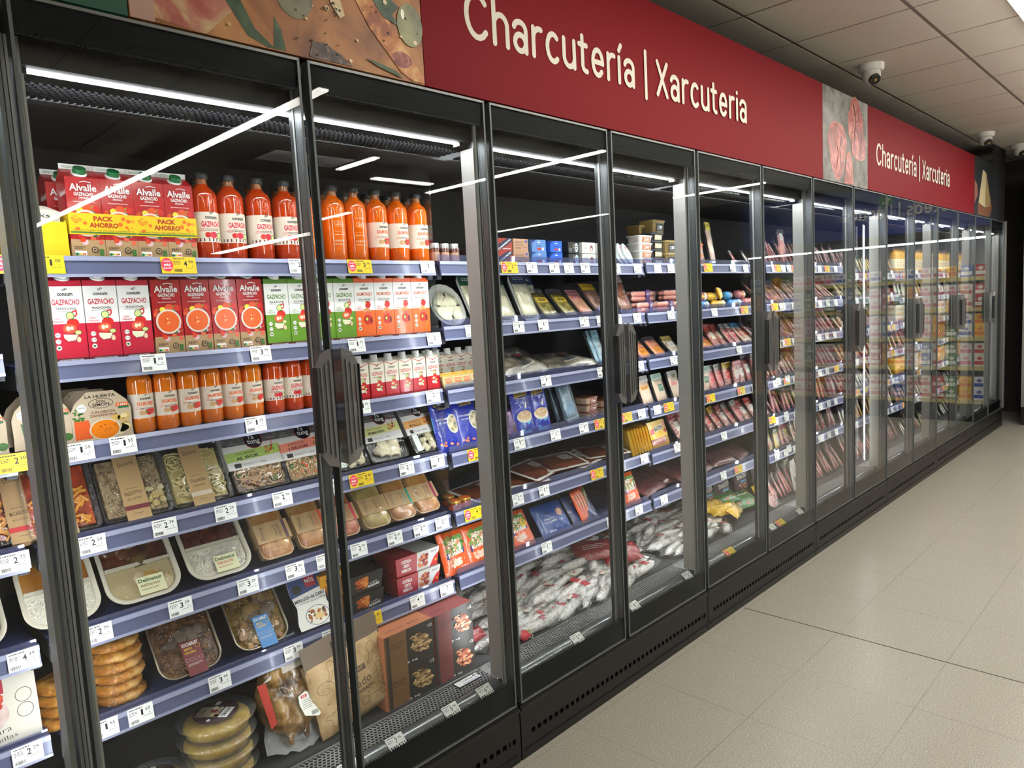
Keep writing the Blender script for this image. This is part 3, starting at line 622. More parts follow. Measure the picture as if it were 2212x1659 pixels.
def consum_carton(key, topc, lowc, txt, sub, tcol, style, desc_cap='white'):
    b = MB(); carton_shape(b, CW, CD, CH, .022, WHITE, topc, .008, topc); p = Pr(b, front(0)); w = CW/2
    p.rect(-w, w, 0, CH*.47, lowc); p.rect(-w, w, CH*.93, CH, topc); p.rect(-w, w, 0, .009, M(int(90), 20, 30, .5) if topc != GREEN else M(40, 50, 30, .5)); p.text(txt+' '+sub.split(' ')[0], 0, .0045, .004, WHITE, .052)
    consum(p, 0, CH*.83, 1.0); p.text(txt, 0, CH*.735, .0135, tcol, .058, .02); p.text(sub, 0, CH*.655, .0055, INK, .044); p.line([(-.024, CH*.625), (.024, CH*.625)], .0006, INK)
    veg(p, .006, .072, 1.12, style); p.text('100%', -.022, CH*.53, .004, tcol, .014); p.text('Natural', -.020, CH*.50, .005, tcol, .022)
    for i in range(3): p.disc(-.024, .064-.015*i, .0058, .0058, WHITE, 14); p.ring(-.024, .064-.015*i, .0048, .0048, .0004, INK, 12); p.fine(-.028, -.020, .064-.015*i, INK, 1)
    p.disc(-.024, .034, .003, .003, LEAF, 8)
    s_ = Pr(b, side_(-w)); s_.rect(0, CD, 0, CH*.47, lowc); s_.fine(.01, CD-.01, CH*.85, M(120, 80, 80, .5), 9, .0016, .008, 4); s_.rect(0, CD, CH*.93, CH, topc)
    c = MB(); cap_on(c, CD, CH, .022, WHITE); proto(key, 'gazpacho_carton', 'carton', [('carton_body', b.mesh()), ('cap', c.mesh(), desc_cap+' screw cap')])
REDC = M(196, 26, 56, .4, coat=.3)
consum_carton('c_red', REDC, REDC, 'GAZPACHO', 'TRADICIONAL', M(206, 34, 60, .5), 0)
consum_carton('c_green', M(86, 132, 40, .4), GREEN, 'GAZPACHO', 'SUAVE', M(90, 140, 44, .5), 0)
consum_carton('c_orange', M(226, 92, 30, .4), ORANGE, 'SALMOREJO', 'ESTILO CORDOBÉS', M(228, 90, 40, .5), 1)
VR = M(178, 14, 24, .32, coat=.5); VKR = M(176, 142, 100, .6); CAPG = M(20, 110, 58, .35)
def alvalle_body(b):
    carton_shape(b, CW, CD, CH, .024, VR, VR, .012, WHITE); p = Pr(b, front(0)); w = CW/2
    p.rect(-w, w, 0, CH*.24, VKR); rg = random.Random(3)
    for i in range(46):
        x = rg.uniform(-w+.006, w-.006); z = rg.uniform(CH*.20, CH*.64); r = rg.uniform(.004, .0085)
        if z > CH*.3 or rg.random() < .7: p.disc(x, z, r, r*.9, rg.choice([TOM, M(214, 66, 30, .4), TOM2, M(150, 150, 40, .5), M(214, 180, 190, .5), M(186, 30, 30, .4), M(60, 100, 40, .5)]), 9)
    p.disc(-.012, CH*.60, .008, .0075, M(220, 196, 50, .4)); p.disc(-.012, CH*.60, .006, .0055, M(236, 210, 60, .3)); p.disc(.004, CH*.63, .010, .009, M(222, 84, 40, .4)); p.disc(.024, CH*.62, .008, .008, TOM)
    p.disc(0, CH*.44, .0315, .0315, M(216, 206, 196, .4), 28); p.disc(0, CH*.44, .027, .027, M(226, 96, 34, .35), 28); p.spots(-.008, .008, CH*.44-.008, CH*.44+.008, 16, .0012, .002, [M(246, 220, 160, .5), M(200, 60, 30, .5)], 2, 5)
    p.text('Alvalle', 0, CH*.875, .017, WHITE, .058, .02); p.line([(-.006, CH*.94), (.004, CH*.955), (.018, CH*.94)], .0018, WHITE); p.text('GAZPACHO', 0, CH*.795, .0085, WHITE, .042, .03); p.text('ORIGINAL', 0, CH*.75, .0042, WHITE, .022); p.text('100% INGREDIENTES NATURALES', 0, CH*.70, .0024, WHITE, .046)
    p.disc(.012, .022, .0075, .0075, INK, 16); p.disc(.012, .022, .0055, .0055, VKR, 14); p.disc(.012, .022, .003, .002, INK, 8); p.rect(.022, .031, .008, .024, LEAF)
    p.rect(-.031, -.006, .008, .019, WHITE)
    for i, c in enumerate(((0, 120, 60), (130, 180, 50), (240, 200, 40), (236, 130, 30), (220, 50, 30))): p.rect(-.029+.0042*i, -.0252+.0042*i, .0095, .0135, M(*c, .5))
    p.disc(-.0275, .0115, .0035, .0035, M(0, 120, 60, .5), 10); p.fine(-.031, -.008, .028, INK, 3)
    s_ = Pr(b, side_(-w)); s_.rect(0, CD, 0, CH*.2, VKR); s_.text('Alvalle', CD*.35, CH*.82, .014, WHITE, .05, .02, left=False); s_.spots(.006, CD-.006, CH*.22, CH*.55, 34, .003, .007, [M(50, 60, 40, .5), M(90, 40, 60, .5), TOM, M(110, 130, 60, .5)], 6)
    t_ = Pr(b, front(CD/2-.001)); t_.fine(-w+.006, w-.02, CH+.024+.006, M(90, 150, 110, .5), 2, .0012, .003)
def roofprint(b): pass
b = MB(); alvalle_body(b); ALV = b.mesh(); c = MB(); cap_on(c, CD, CH, .024, CAPG, .0145, .45); ALVC = c.mesh()
proto('alvalle', 'gazpacho_carton', 'carton', [('carton_body', ALV), ('cap', ALVC, 'green screw cap')])
# twin pack: two cartons joined by a printed sleeve
for dx_, nm in ((-CW/2-.0005, 'l'), (CW/2+.0005, 'r')):
    for src in ((ALV, 'a'), (ALVC, 'c')):
        m2 = src[0].copy(); m2.transform(Matrix.Translation((dx_, 0, 0))); globals()['TW'+src[1]+nm] = m2
b = MB(); YLW = M(226, 192, 18, .45); b.box(-CW-.002, CW+.002, -.0042, CD+.001, .058, .108, YLW); p = Pr(b, front(-.0042))
p.line([(-CW, .0625), (CW, .0625)], .004, LEAF); p.text('PACK', 0, .096, .012, M(176, 50, 20, .5), .044, .05); p.text('AHORRO', 0, .0805, .0125, M(176, 50, 20, .5), .064, .05); p.text('Gazpacho Original. Pack indivisible, 2 unidades de 1L', 0, .0675, .005, M(60, 80, 30, .5), .135)
p.spots(-CW+.006, -.036, .07, .10, 10, .002, .006, [ORANGE, M(226, 150, 30, .5)], 3); p.spots(.036, CW-.006, .07, .10, 10, .002, .006, [ORANGE, M(226, 150, 30, .5)], 5)
proto('twin', 'gazpacho_twin_pack', 'carton pack', [('carton', TWal, None, [('cap', TWcl)]), ('carton', TWar, None, [('cap', TWcr)]), ('paper_sleeve', b.mesh(), 'yellow paper sleeve')])
# juice bottles
def bottle(key, r, h, liq, lab, txt, tcol, foot, foodstyle=1, name='gazpacho_bottle'):
    b = MB(); hs = h*.83; body = [(r*.86, 0), (r, .006), (r, hs*.84), (r*.985, hs*.89), (r*.91, hs*.94), (r*.74, hs*.985), (r*.54, hs*1.015), (r*.43, hs*1.05)]
    LM = M(*liq, .12, coat=1, spec=.6); b.lathe(body, LM, 28); p = Pr(b, cyl(r), curved=True); WH_ = M(240, 214, 180, .15, coat=1)
    if not lab:
        p.text('LA HUERTA', -.004, hs*.70, .0045, WH_, .028); p.ring(-.004, hs*.60, .014, .009, .0008, WH_, 20); p.text('DON', -.004, hs*.615, .005, WH_, .012); p.text('SIMON', -.004, hs*.585, .005, WH_, .018)
        p.line([(-.02+.004*i, hs*.47) for i in range(10)], .0005, WH_); p.text('RAMÓN ARCES', -.004, hs*.43, .0036, WH_, .034); p.text('SALMOREJO', -.004, hs*.33, .0075, WH_, .036, .01); p.text('100% NATURAL', -.004, hs*.28, .005, WH_, .034)
    neck = MB(); neck.lathe([(r*.43, hs*1.045), (r*.40, hs*1.09), (r*.40, h-.012)], M(150, 92, 52, .1, coat=1), 20)
    cap = MB(); cap.lathe([(r*.50, h-.016), (r*.52, h-.014), (r*.52, h-.001), (r*.48, h)], M(36, 38, 42, .35), 22)
    tree = [('bottle_body', b.mesh()), ('neck', neck.mesh()), ('cap', cap.mesh(), 'dark screw cap')]
    if lab:
        l = MB(); z0, z1 = hs*.25, hs*.66; l.lathe([(r+.0003, z0), (r+.0003, z1)], M(*lab, .5), 28, cap=False); q = Pr(l, cyl(r+.0003), curved=True); k = r/.034; c0 = .004*k
        q.line([(c0-.05*k+.01*k*i, z0+.001) for i in range(11)], .0012, WHITE)
        if foot: q.rect(c0-.042*k, c0+.042*k, z0+.002, z0+.010*k, foot)
        consum(q, c0, z1-.014*k, 1.0*k); q.text(txt, c0, z1-.030*k, .014*k, tcol, .052*k, .03); q.fine(c0-.018*k, c0+.018*k, z1-.043*k, INK, 2, .0016*k, .0036*k)
        cz = z0+.018*k
        if foodstyle == 1: q.disc(c0+.006*k, cz, .011*k, .0095*k, TOM); q.disc(c0+.019*k, cz+.002*k, .009*k, .009*k, M(226, 50, 40, .4)); q.disc(c0+.0*k, cz, .004*k, .003*k, LEAF); q.disc(c0-.012*k, cz-.002*k, .010*k, .007*k, M(206, 160, 110, .5))
        else: q.disc(c0+.002*k, cz, .010*k, .008*k, M(206, 30, 60, .4)); q.disc(c0-.012*k, cz, .007*k, .007*k, TOM); q.disc(c0+.018*k, cz-.002*k, .008*k, .008*k, CUCR); q.disc(c0+.018*k, cz-.002*k, .006*k, .006*k, CUC)
        q.text('100%', c0-.024*k, cz+.014*k, .003*k, tcol, .010*k); q.text('Natural', c0-.024*k, cz+.010*k, .003*k, tcol, .014*k)
        tree.insert(1, ('paper_label', l.mesh()))
    proto(key, name, 'bottle', tree)
GZ, SA = (192, 58, 6), (236, 104, 2); LB = (222, 208, 190)
bottle('b_gaz', .0365, .235, GZ, LB, 'GAZPACHO', M(210, 30, 60, .5), M(96, 40, 60, .5), 0); bottle('b_plain', .0365, .235, SA, None, '', None, None); bottle('b_sal', .0365, .235, SA, (232, 214, 196), 'SALMOREJO', M(232, 90, 40, .5), None, 1)
bottle('s_sal', .0295, .182, (226, 116, 12), LB, 'SALMOREJO', M(232, 100, 40, .5), None, 1); bottle('s_gaz', .0295, .182, (198, 66, 10), LB, 'GAZPACHO', M(210, 30, 60, .5), M(96, 40, 60, .5), 0)
bottle('juice', .036, .23, (236, 176, 24), (236, 226, 190), 'NARANJA', M(220, 120, 20, .5), None, 1, 'juice_bottle')
# small prism cartons
b = MB(); w, d, h = .054, .05, .118; carton_shape(b, w, d, h, .012, M(232, 226, 206, .45), M(232, 226, 206, .45), 0); p = Pr(b, front(0)); p.rect(-w/2, w/2, 0, h*.42, RED); p.rect(-w/2, w/2, 0, .008, M(150, 10, 24, .5)); consum(p, 0, h*.82, .8); p.text('GAZPACHO', 0, h*.68, .012, M(200, 30, 50, .5), .044, .02); p.text('TRADICIONAL', 0, h*.58, .004, INK, .034); veg(p, .004, h*.32, .72, 0)
p.line([(-w/2, h*.99), (0, h*.9), (w/2, h*.99)], .002, RED); c = MB(); c.tube([(0, .018, h+.004), (0, .018, h+.024)], [.0135, .0125], WHITE, 18); c.tube([(0, .018, h-.002), (0, .018, h+.005)], [.017, .016], WHITE, 18)
s_ = Pr(b, side_(-w/2)); s_.rect(0, d, 0, h*.42, RED); proto('mini', 'mini_gazpacho_carton', 'carton', [('carton_body', b.mesh()), ('cap', c.mesh(), 'white screw cap')])
# yellow display box with white pouches
b = MB(); b.box(-.065, .065, 0, .003, 0, .085, YLW); b.box(-.065, .065, .14, .143, 0, .10, YLW); b.box(-.065, -.062, .003, .14, 0, .09, YLW); b.box(.062, .065, .003, .14, 0, .09, YLW); b.box(-.062, .062, .003, .14, 0, .003, YLW)
c = MB(); c.loft([[(x*.055*s, .07+y*.06*s, z) for x, y in ((-1, -1), (1, -1), (1, 1), (-1, 1))] for z, s in ((.004, 1), (.11, 1), (.125, .6))], M(226, 222, 206, .5)); p = Pr(c, front(.0098)); p.text('snacks', 0, .10, .010, INK, .07)
proto('yellowbox', 'display_box', 'box', [('tray_box', b.mesh()), ('pouches', c.mesh(), 'cream pouches inside')])
# soup pots in sleeves
def soup(key, w, h, t1, t2, col, deco, name='soup_sleeve_pot'):
    b = MB(); o = [(-w/2, 0), (w/2, 0), (w/2*.98, h*.25), (w/2*1.0, h*.6), (w/2*.86, h*.78), (w*.22, h), (-w*.22, h), (-w/2*.86, h*.78), (-w/2*1.0, h*.6), (-w/2*.98, h*.25)]
    S_ = M(196, 176, 150, .6); b.prism(o[::-1], 'y', 0, .001, S_); b.prism(o[::-1], 'y', .085, .086, S_); p = Pr(b, front(0)); deco(p, w, h); p.text(t1, 0, h*.9, .007, INK, w*.5, .02)
    p.ring(0, h*.75, w*.20, h*.10, .0012, INK, 22); p.text('DON', 0, h*.79, .006, INK, w*.14, .02); p.text('SIMON', 0, h*.725, .008, INK, w*.28, .02); p.text(t2.split('|')[0], .004, h*.57, .0065, M(130, 84, 50, .5), w*.4, .02); p.text(t2.split('|')[1], .004, h*.50, .0065, M(130, 84, 50, .5), w*.46, .02)
    p.disc(-w*.32, h*.68, .011, .011, WHITE, 16); p.ring(-w*.32, h*.68, .0098, .0098, .0006, LEAF, 16); p.text('100%', -w*.32, h*.69, .0036, INK, .014); p.rect(w*.24, w*.46, h*.64, h*.72, M(232, 110, 50, .5)); p.rect(w*.28, w*.46, h*.60, h*.645, M(20, 110, 70, .5)); p.text('3 MIN', w*.35, h*.68, .005, WHITE, .022)
    c = MB(); c.lathe([(.034, .004), (.038, .088), (.040, .090), (.040, .094)], M(226, 226, 220, .35), 24, 0, .043); proto(key, name, 'soup', [('paper_sleeve', b.mesh()), ('pot', c.mesh(), 'white plastic pot')])
def dk_carrot(p, w, h):
    for i in range(4): p.poly([(-w*.46+i*.009, .004), (-w*.46+i*.009+.012, .006), (-w*.40+i*.008, h*.42), (-w*.46+i*.008, h*.44)], M(222, 90, 26, .5))
    p.spots(-w*.46, -w*.3, h*.42, h*.72, 26, .002, .005, [LEAF, CUCR], 4); p.spots(w*.2, w*.44, h*.1, h*.5, 12, .007, .012, [M(216, 176, 90, .5), M(230, 210, 160, .5)], 6)
    p.disc(.004, h*.2, w*.26, h*.22, M(216, 206, 190, .4), 26); p.disc(.004, h*.2, w*.235, h*.195, M(238, 130, 12, .35), 26); p.spots(-.01, .03, h*.14, h*.3, 16, .001, .002, [M(150, 60, 10, .5)], 2, 5)
def dk_zuc(p, w, h):
    for i in range(4): p.poly([(-w*.3+i*.014, .004), (-w*.3+i*.014+.013, .002), (-w*.36+i*.012+.01, h*.5), (-w*.36+i*.012, h*.52)], M(60+20*(i % 2), 100, 50, .4))
    p.spots(w*.1, w*.4, h*.08, h*.4, 8, .009, .014, [M(216, 190, 150, .5), M(232, 230, 220, .5), LEAF], 8)
soup('soup_c', .135, .118, 'LA HUERTA', 'CALABAZA|ZANAHORIA', 0, dk_carrot); soup('soup_z', .12, .118, 'LA HUERTA', 'CALABACÍN|PUERRO', 0, dk_zuc)

# ---- trays (local: face toward -y, width x, height z, depth y; leaned back when placed)
def tray_shell(b, w, h, dp, r, m, rim=.005, inset=.012):
    ring = lambda W_, H_, R_, y: [(a, y, c+h/2) for a, c in rrect(W_, H_, R_)]
    b.loft([ring(w, h, r, 0), ring(w, h, r, .002), ring(w-2*rim, h-2*rim, r-rim*.5, .003), ring(w-2*inset, h-2*inset, max(r-inset*.4, .004), dp)], m, False, True)
def film_sheet(w, h, r, y, m, z0=None, wr=.0012, seed=1, n=9):
    """a slightly rippled lidding film"""
    b = MB(); rg = random.Random(seed); v = []; f = []
    for i in range(n):
        for j in range(n):
            x = -w/2+w*i/(n-1); z = h*j/(n-1); e = 0 if i in (0, n-1) or j in (0, n-1) else rg.uniform(0, wr)
            cut = 0 if not ((i in (0, n-1)) and (j in (0, n-1))) else r*.3
            v.append((x-(cut if x > 0 else -cut), y-e, z+(cut if j == 0 else (-cut if j == n-1 else 0))))
    for i in range(n-1):
        for j in range(n-1): a = i*n+j; f.append((a, a+n, a+n+1, a+1))
    b.add(v, f, m, True); return b.mesh()
def strands(b, x0, x1, y, z0, z1, n, r, m, seed=1, loops=3, amp=.02):
    rg = random.Random(seed)
    for i in range(n):
        cx, cz = rg.uniform(x0+.01, x1-.01), rg.uniform(z0+.01, z1-.01); R = rg.uniform(.3, 1)*amp; ph = rg.random()*6; pts = []
        for k in range(9):
            a = ph+k*.55; x = min(max(cx+R*math.cos(a)*1.2, x0), x1); z = min(max(cz+R*math.sin(a), z0), z1); pts.append((x, y+rg.uniform(-.003, .003), z))
        b.tube(pts, r, m, 5)
def lumps(b, x0, x1, y, z0, z1, n, r, mats, seed=1, el=1.6, flat=.6):
    rg = random.Random(seed)
    for i in range(n):
        q = rg.uniform(.7, 1.2)*r; a = rg.random()*PI; rg_ = (q*(1+(el-1)*abs(math.cos(a))), q*flat, q*(1+(el-1)*abs(math.sin(a))))
        b.ball((rg.uniform(x0, x1), y+rg.uniform(-.002, .002), rg.uniform(z0, z1)), rg_, mats[i % len(mats)], 8, 5, seed*100+i, .35)
def grains(b, x0, x1, y, z0, z1, n, l, r, mats, seed=1):
    rg = random.Random(seed)
    for i in range(n):
        x, z = rg.uniform(x0, x1), rg.uniform(z0, z1); a = rg.random()*PI; dx, dz = l*math.cos(a)/2, l*math.sin(a)/2; yy = y+rg.uniform(-.002, .002); m = mats[i % len(mats)]
        nx, nz = -math.sin(a)*r, math.cos(a)*r
        b.add([(x-dx-nx, yy, z-dz-nz), (x+dx-nx, yy-.001, z+dz-nz), (x+dx, yy-r*1.6, z+dz), (x-dx, yy-r*1.6, z-dz), (x+dx+nx, yy, z+dz+nz), (x-dx+nx, yy, z-dz+nz)], [(0, 1, 2, 3), (3, 2, 4, 5)], m)
RICEW = M(240, 237, 224, .5); RICEW2 = M(222, 216, 198, .5)
def bed(b, x0, x1, y0, y1, z0, z1, m): b.box(x0, x1, y0, y1, z0, z1, m)
# kraft-sleeved clear meal trays
def kraft_tray(key, w, h, food, title, sub, band, pname='sleeved_meal_tray'):
    b = MB(); tray_shell(b, w, h, .035, .014, TRAYC); f = MB(); food(f, w, h)
    k = MB(); kw = w*.34; k.box(-kw/2-.004, kw/2-.004, -.0015, -.0005, -.004, h+.004, KRAFT); k.box(-kw/2-.004, kw/2-.004, -.0015, .03, h+.003, h+.004, KRAFT); k.box(-kw/2-.004, kw/2-.004, -.0015, .03, -.005, -.004, KRAFT)
    p = Pr(k, front(-.0015)); c = -.004; BR = M(60, 30, 24, .5)
    p.text('Dunany', c, h*.80, .014, BR, kw*.66, -.004, rot=.12); p.text(title, c, h*.36, .010, BR, kw*.72, .01, rot=.05); p.text(sub, c, h*.28, .006, BR, kw*.6, .0, rot=.05); p.fine(c-kw*.3, c+kw*.2, h*.43, BR, 1); p.rect(-kw/2-.004, kw/2-.004, h*.12, h*.185, band); p.fine(c-.01, c+.01, h*.06, BR, 1)
    proto(key, pname, 'ready meal', [('tray', b.mesh()), ('food', f.mesh()), ('lid_film', film_sheet(w-.006, h-.006, .01, -.0004, FILM, seed=len(key))), ('paper_sleeve', k.mesh(), 'brown kraft paper sleeve')])
def fd_fries(f, w, h):
    bed(f, -w*.42, w*.42, .012, .03, h*.08, h*.9, MN((120, 40, 14), (170, 60, 24), (190, 90, 40), 30, .4, coat=.4)); rg = random.Random(4)
    for i in range(60):
        x, z = rg.uniform(-w*.36, w*.36), rg.uniform(h*.1, h*.6); a = rg.uniform(-1, 1); l = .012; f.tube([(x-l*math.cos(a), .008, z-l*math.sin(a)), (x+l*math.cos(a), .006+rg.random()*.004, z+l*math.sin(a))], .0036, M(214, 146, 50, .4, coat=.3), 6)
def fd_ris(f, w, h): bed(f, -w*.42, w*.42, .010, .03, h*.08, h*.9, MN((112, 90, 64), (146, 124, 92), (172, 152, 116), 70, .5)); grains(f, -w*.4, w*.4, .009, h*.1, h*.85, 260, .006, .0012, [M(200, 186, 150, .5), M(176, 156, 118, .5), M(120, 96, 70, .5)], 3); lumps(f, w*.18, w*.4, .006, h*.12, h*.4, 16, .006, [M(186, 164, 104, .5), M(190, 176, 132, .5)], 5)
def fd_tal(f, w, h): bed(f, -w*.42, w*.42, .014, .03, h*.08, h*.85, M(196, 176, 110, .5)); strands(f, -w*.42, w*.42, .009, h*.08, h*.85, 60, .0022, M(214, 200, 142, .4), 3, amp=.022)
kraft_tray('t_fries', .155, .19, fd_fries, 'MACARRONES', 'BOLOÑESA', M(190, 30, 40, .5)); kraft_tray('t_ris', .17, .185, fd_ris, 'RISOTTO', 'DE SETAS', M(110, 30, 44, .5)); kraft_tray('t_tal', .165, .185, fd_tal, 'TALLARINES', 'CARBONARA', M(200, 186, 166, .5))
# black trays with card sleeve
def wok_tray(key, w, h, bandc, t1, t2, food, upper=.56):
    b = MB(); tray_shell(b, w, h, .032, .012, M(30, 31, 34, .3)); f = MB(); food(f, w, h)
    k = MB(); z0 = h*(1-upper)*.85; k.box(-w/2-.002, w/2+.002, -.0025, -.0015, z0, h+.003, M(210, 208, 204, .45)); k.box(-w/2-.002, w/2+.002, -.0015, .03, h+.002, h+.003, M(90, 88, 88, .5)); k.box(-w/2-.003, -w/2-.002, -.0015, .02, z0, h+.002, M(200, 198, 194, .5))
    p = Pr(k, front(-.0025)); H_ = h-z0; p.rect(-w/2-.002, w/2+.002, z0+H_*.62, h+.003, MN((60, 58, 60), (92, 90, 92), (130, 126, 126), 30, .5, bump=0, stretch=(1, 1, 4)))
    p.poly([(-w/2-.002, z0+H_*.20), (w/2+.002, z0+H_*.26), (w/2+.002, z0+H_*.52), (-w/2-.002, z0+H_*.44)], bandc)
    cx, cz = .012, z0+H_*.72; R = w*.175; p.disc(cx, cz, R, R, M(190, 50, 44, .4), 30); p.disc(cx, cz, R*.95, R*.95, BLACK, 30); p.text('Ta', cx-R*.2, cz+R*.30, R*.5, WHITE, R*.72, .015); p.text('tung', cx, cz-R*.32, R*.62, WHITE, R*1.35, .015)
    p.text(t1, -w*.14, z0+H_*.40, .007, M(80, 70, 50, .5), w*.36, .01, rot=.05); p.text(t2, -w*.12, z0+H_*.29, .010, INK, w*.42, .03, rot=.05); p.rect(-w*.40, -w*.28, z0+H_*.04, z0+H_*.15, INK); p.fine(-w*.25, w*.0, z0+H_*.11, M(150, 150, 150, .5), 3); p.text('350g', w*.12, z0+H_*.10, .005, INK, .018)
    rg = random.Random(5); cx2, cz2 = w*.30, z0+H_*.38
    for i in range(34): a = rg.random()*6.3; rr = rg.random()*.016; p.disc(cx2+rr*math.cos(a)*1.2, cz2+rr*math.sin(a)*.8, rg.uniform(.002, .004), rg.uniform(.0015, .003), rg.choice([M(214, 160, 70, .5), M(230, 190, 110, .5), M(190, 80, 30, .5), LEAF]), 7)
    p.line([(cx2+.004, cz2), (cx2+.014, cz2+.034)], .0014, RED); p.line([(cx2+.008, cz2), (cx2+.017, cz2+.031)], .0014, RED)
    proto(key, 'sleeved_wok_tray', 'ready meal', [('tray', b.mesh()), ('food', f.mesh()), ('lid_film', film_sheet(w-.004, h-.004, .01, -.0006, FILM, seed=9)), ('card_sleeve', k.mesh(), 'white and black card sleeve')])
def fd_nood(f, w, h): bed(f, -w*.44, w*.44, .012, .028, h*.06, h*.9, M(110, 84, 60, .5)); strands(f, -w*.42, w*.42, .006, h*.06, h*.46, 46, .0026, M(176, 140, 96, .35, coat=.4), 6, amp=.024); lumps(f, -w*.4, w*.4, .006, h*.1, h*.4, 14, .006, [M(120, 70, 50, .5), M(96, 110, 60, .5)], 4)
def fd_frice(f, w, h): bed(f, -w*.44, w*.44, .012, .028, h*.06, h*.9, M(150, 116, 70, .5)); grains(f, -w*.42, w*.42, .010, h*.06, h*.46, 420, .007, .0014, [M(206, 170, 110, .5), M(180, 136, 80, .5), M(226, 200, 150, .5)], 6); lumps(f, -w*.4, w*.4, .008, h*.1, h*.42, 20, .004, [ORANGE, LEAF, M(214, 120, 110, .5)], 9)
def fd_roll(f, w, h): bed(f, -w*.44, w*.44, .02, .028, h*.04, h*.9, M(60, 54, 50, .4)); lumps(f, -w*.3, w*.3, .012, h*.14, h*.34, 7, .02, [M(226, 214, 180, .4), M(216, 202, 164, .4)], 3, 1.7, .6)
def fd_gyo(f, w, h): bed(f, -w*.44, w*.44, .02, .028, h*.04, h*.9, M(50, 50, 52, .4)); lumps(f, -w*.1, w*.36, .012, h*.10, h*.46, 11, .012, [M(206, 196, 160, .4), M(190, 180, 140, .4)], 8, 1.9, .6); f.box(-w*.34, -w*.16, .006, .016, h*.06, h*.46, M(220, 228, 222, .4))
wok_tray('w_tal', .165, .19, M(160, 186, 96, .5), 'TALLARINES', 'AL WOK', fd_nood); wok_tray('w_arr', .16, .19, M(226, 130, 110, .5), 'ARROZ', '3 DELICIAS', fd_frice)
wok_tray('w_roll', .155, .19, M(206, 206, 130, .5), 'ROLLITOS de', 'PRIMAVERA', fd_roll); wok_tray('w_gyo', .125, .19, M(222, 160, 90, .5), 'GYOZAS de', 'POLLO', fd_gyo)
# two-compartment cream trays
CRT = M(206, 200, 180, .4, coat=.3)
def duo(key, w, h, top, bot, t2, tc, pname='two_compartment_tray'):
    b = MB(); R = .05; ring = lambda W_, H_, R_, y: [(a, y, c+h/2) for a, c in rrect(W_, H_, R_, 7)]
    b.loft([ring(w, h, R, .0), ring(w, h, R, .003), ring(w-.02, h-.02, R-.008, .004), ring(w-.026, h-.026, R-.01, .03)], CRT, False, True); b.loft([ring(w, h, R, 0), ring(w-.014, h-.014, R-.006, -.0005), ring(w-.022, h-.022, R-.009, .003)], CRT, False, False); b.box(-w/2+.012, w/2-.012, .001, .028, h*.485, h*.525, CRT)
    f = MB()
    def half(z0, z1, m, up):
        pts = [q for q in rrect(w-.024, h-.024, R-.01, 7)]; pts = [(a, c+h/2) for a, c in pts]; pts = [(a, min(max(c, z0), z1)) for a, c in pts]; f.prism(pts, 'y', .008, .028, m)
    half(h*.53, h-.012, top[0], 1); half(.012, h*.48, bot[0], 0); top[1](f, w, h); bot[1](f, w, h)
    L = MB(); L.box(-w*.10, w*.26, -.0022, -.0016, h*.06, h*.30, M(222, 222, 180, .5)); p = Pr(L, front(-.0022)); p.text('Delinatur', w*.08, h*.25, .010, M(54, 84, 50, .5), w*.32, .03); p.text(t2, w*.06, h*.185, .008, tc, w*.26, .02); p.fine(-w*.07, w*.16, h*.13, tc, 2)
    p2_ = Pr(L, front(-.0012)); p2_.ring(-w*.05, h*.80, .014, .014, .0008, M(206, 180, 150, .4), 20); p2_.disc(-w*.05, h*.80, .0135, .0135, clear('sticker_clear', (.9, .85, .8), .3, .05, dens=.35, body=(.6, .5, .4)), 20); p2_.fine(-w*.05-.009, -w*.05+.009, h*.80+.004, M(230, 210, 180, .5), 3, .0014, .004); p2_.rect(w*.12, w*.22, h*.76, h*.86, M(206, 190, 160, .5)); p2_.text('75%', w*.17, h*.81, .006, M(90, 40, 30, .5), .012)
    proto(key, pname, 'ready meal', [('tray', b.mesh()), ('food', f.mesh()), ('lid_film', film_sheet(w-.03, h-.03, .03, -.0009, FILM, seed=3, n=8)), ('paper_label', L.mesh(), 'pale green paper label')])
    for me in (PROTO[key][2][2][1],): me.transform(Matrix.Translation((0, 0, .015)))
def n_(f, w, h): pass
def fd_rice(f, w, h): grains(f, -w*.40, w*.40, .007, h*.12, h*.45, 420, .009, .0014, [RICEW, RICEW2, M(238, 236, 226, .5)], 2)
def fd_meat(f, w, h): lumps(f, -w*.32, w*.32, .010, h*.60, h*.84, 9, .02, [M(84, 44, 22, .3, coat=.5), M(104, 60, 28, .3, coat=.5), M(92, 74, 28, .3, coat=.5)], 2, 1.3, .5)
def fd_pork(f, w, h): lumps(f, -w*.36, w*.36, .007, h*.56, h*.86, 40, .009, [M(78, 26, 14, .3, coat=.4), M(96, 36, 18, .3, coat=.4)], 4, 1.8, .5)
def fd_pot(f, w, h): lumps(f, -w*.3, w*.34, .013, h*.14, h*.42, 9, .019, [M(196, 156, 70, .4, coat=.3), M(206, 190, 150, .4, coat=.3), M(186, 164, 120, .4)], 7, 1.5, .5)
BRN = MN((60, 26, 12), (92, 44, 20), (120, 64, 30), 30, .3, coat=.5)
duo('d_curry', .165, .195, (M(168, 108, 30, .25, coat=.6), n_), (RICEW2, fd_rice), 'POLLO AL CURRY', M(120, 80, 30, .5)); duo('d_alb', .175, .195, (BRN, fd_meat), (M(176, 160, 120, .4), fd_pot), 'ALBÓNDIGAS', M(110, 60, 30, .5)); duo('d_pork', .17, .195, (BRN, fd_pork), (RICEW2, fd_rice), 'TEX-MEX PULLED PORK', M(200, 40, 40, .5))
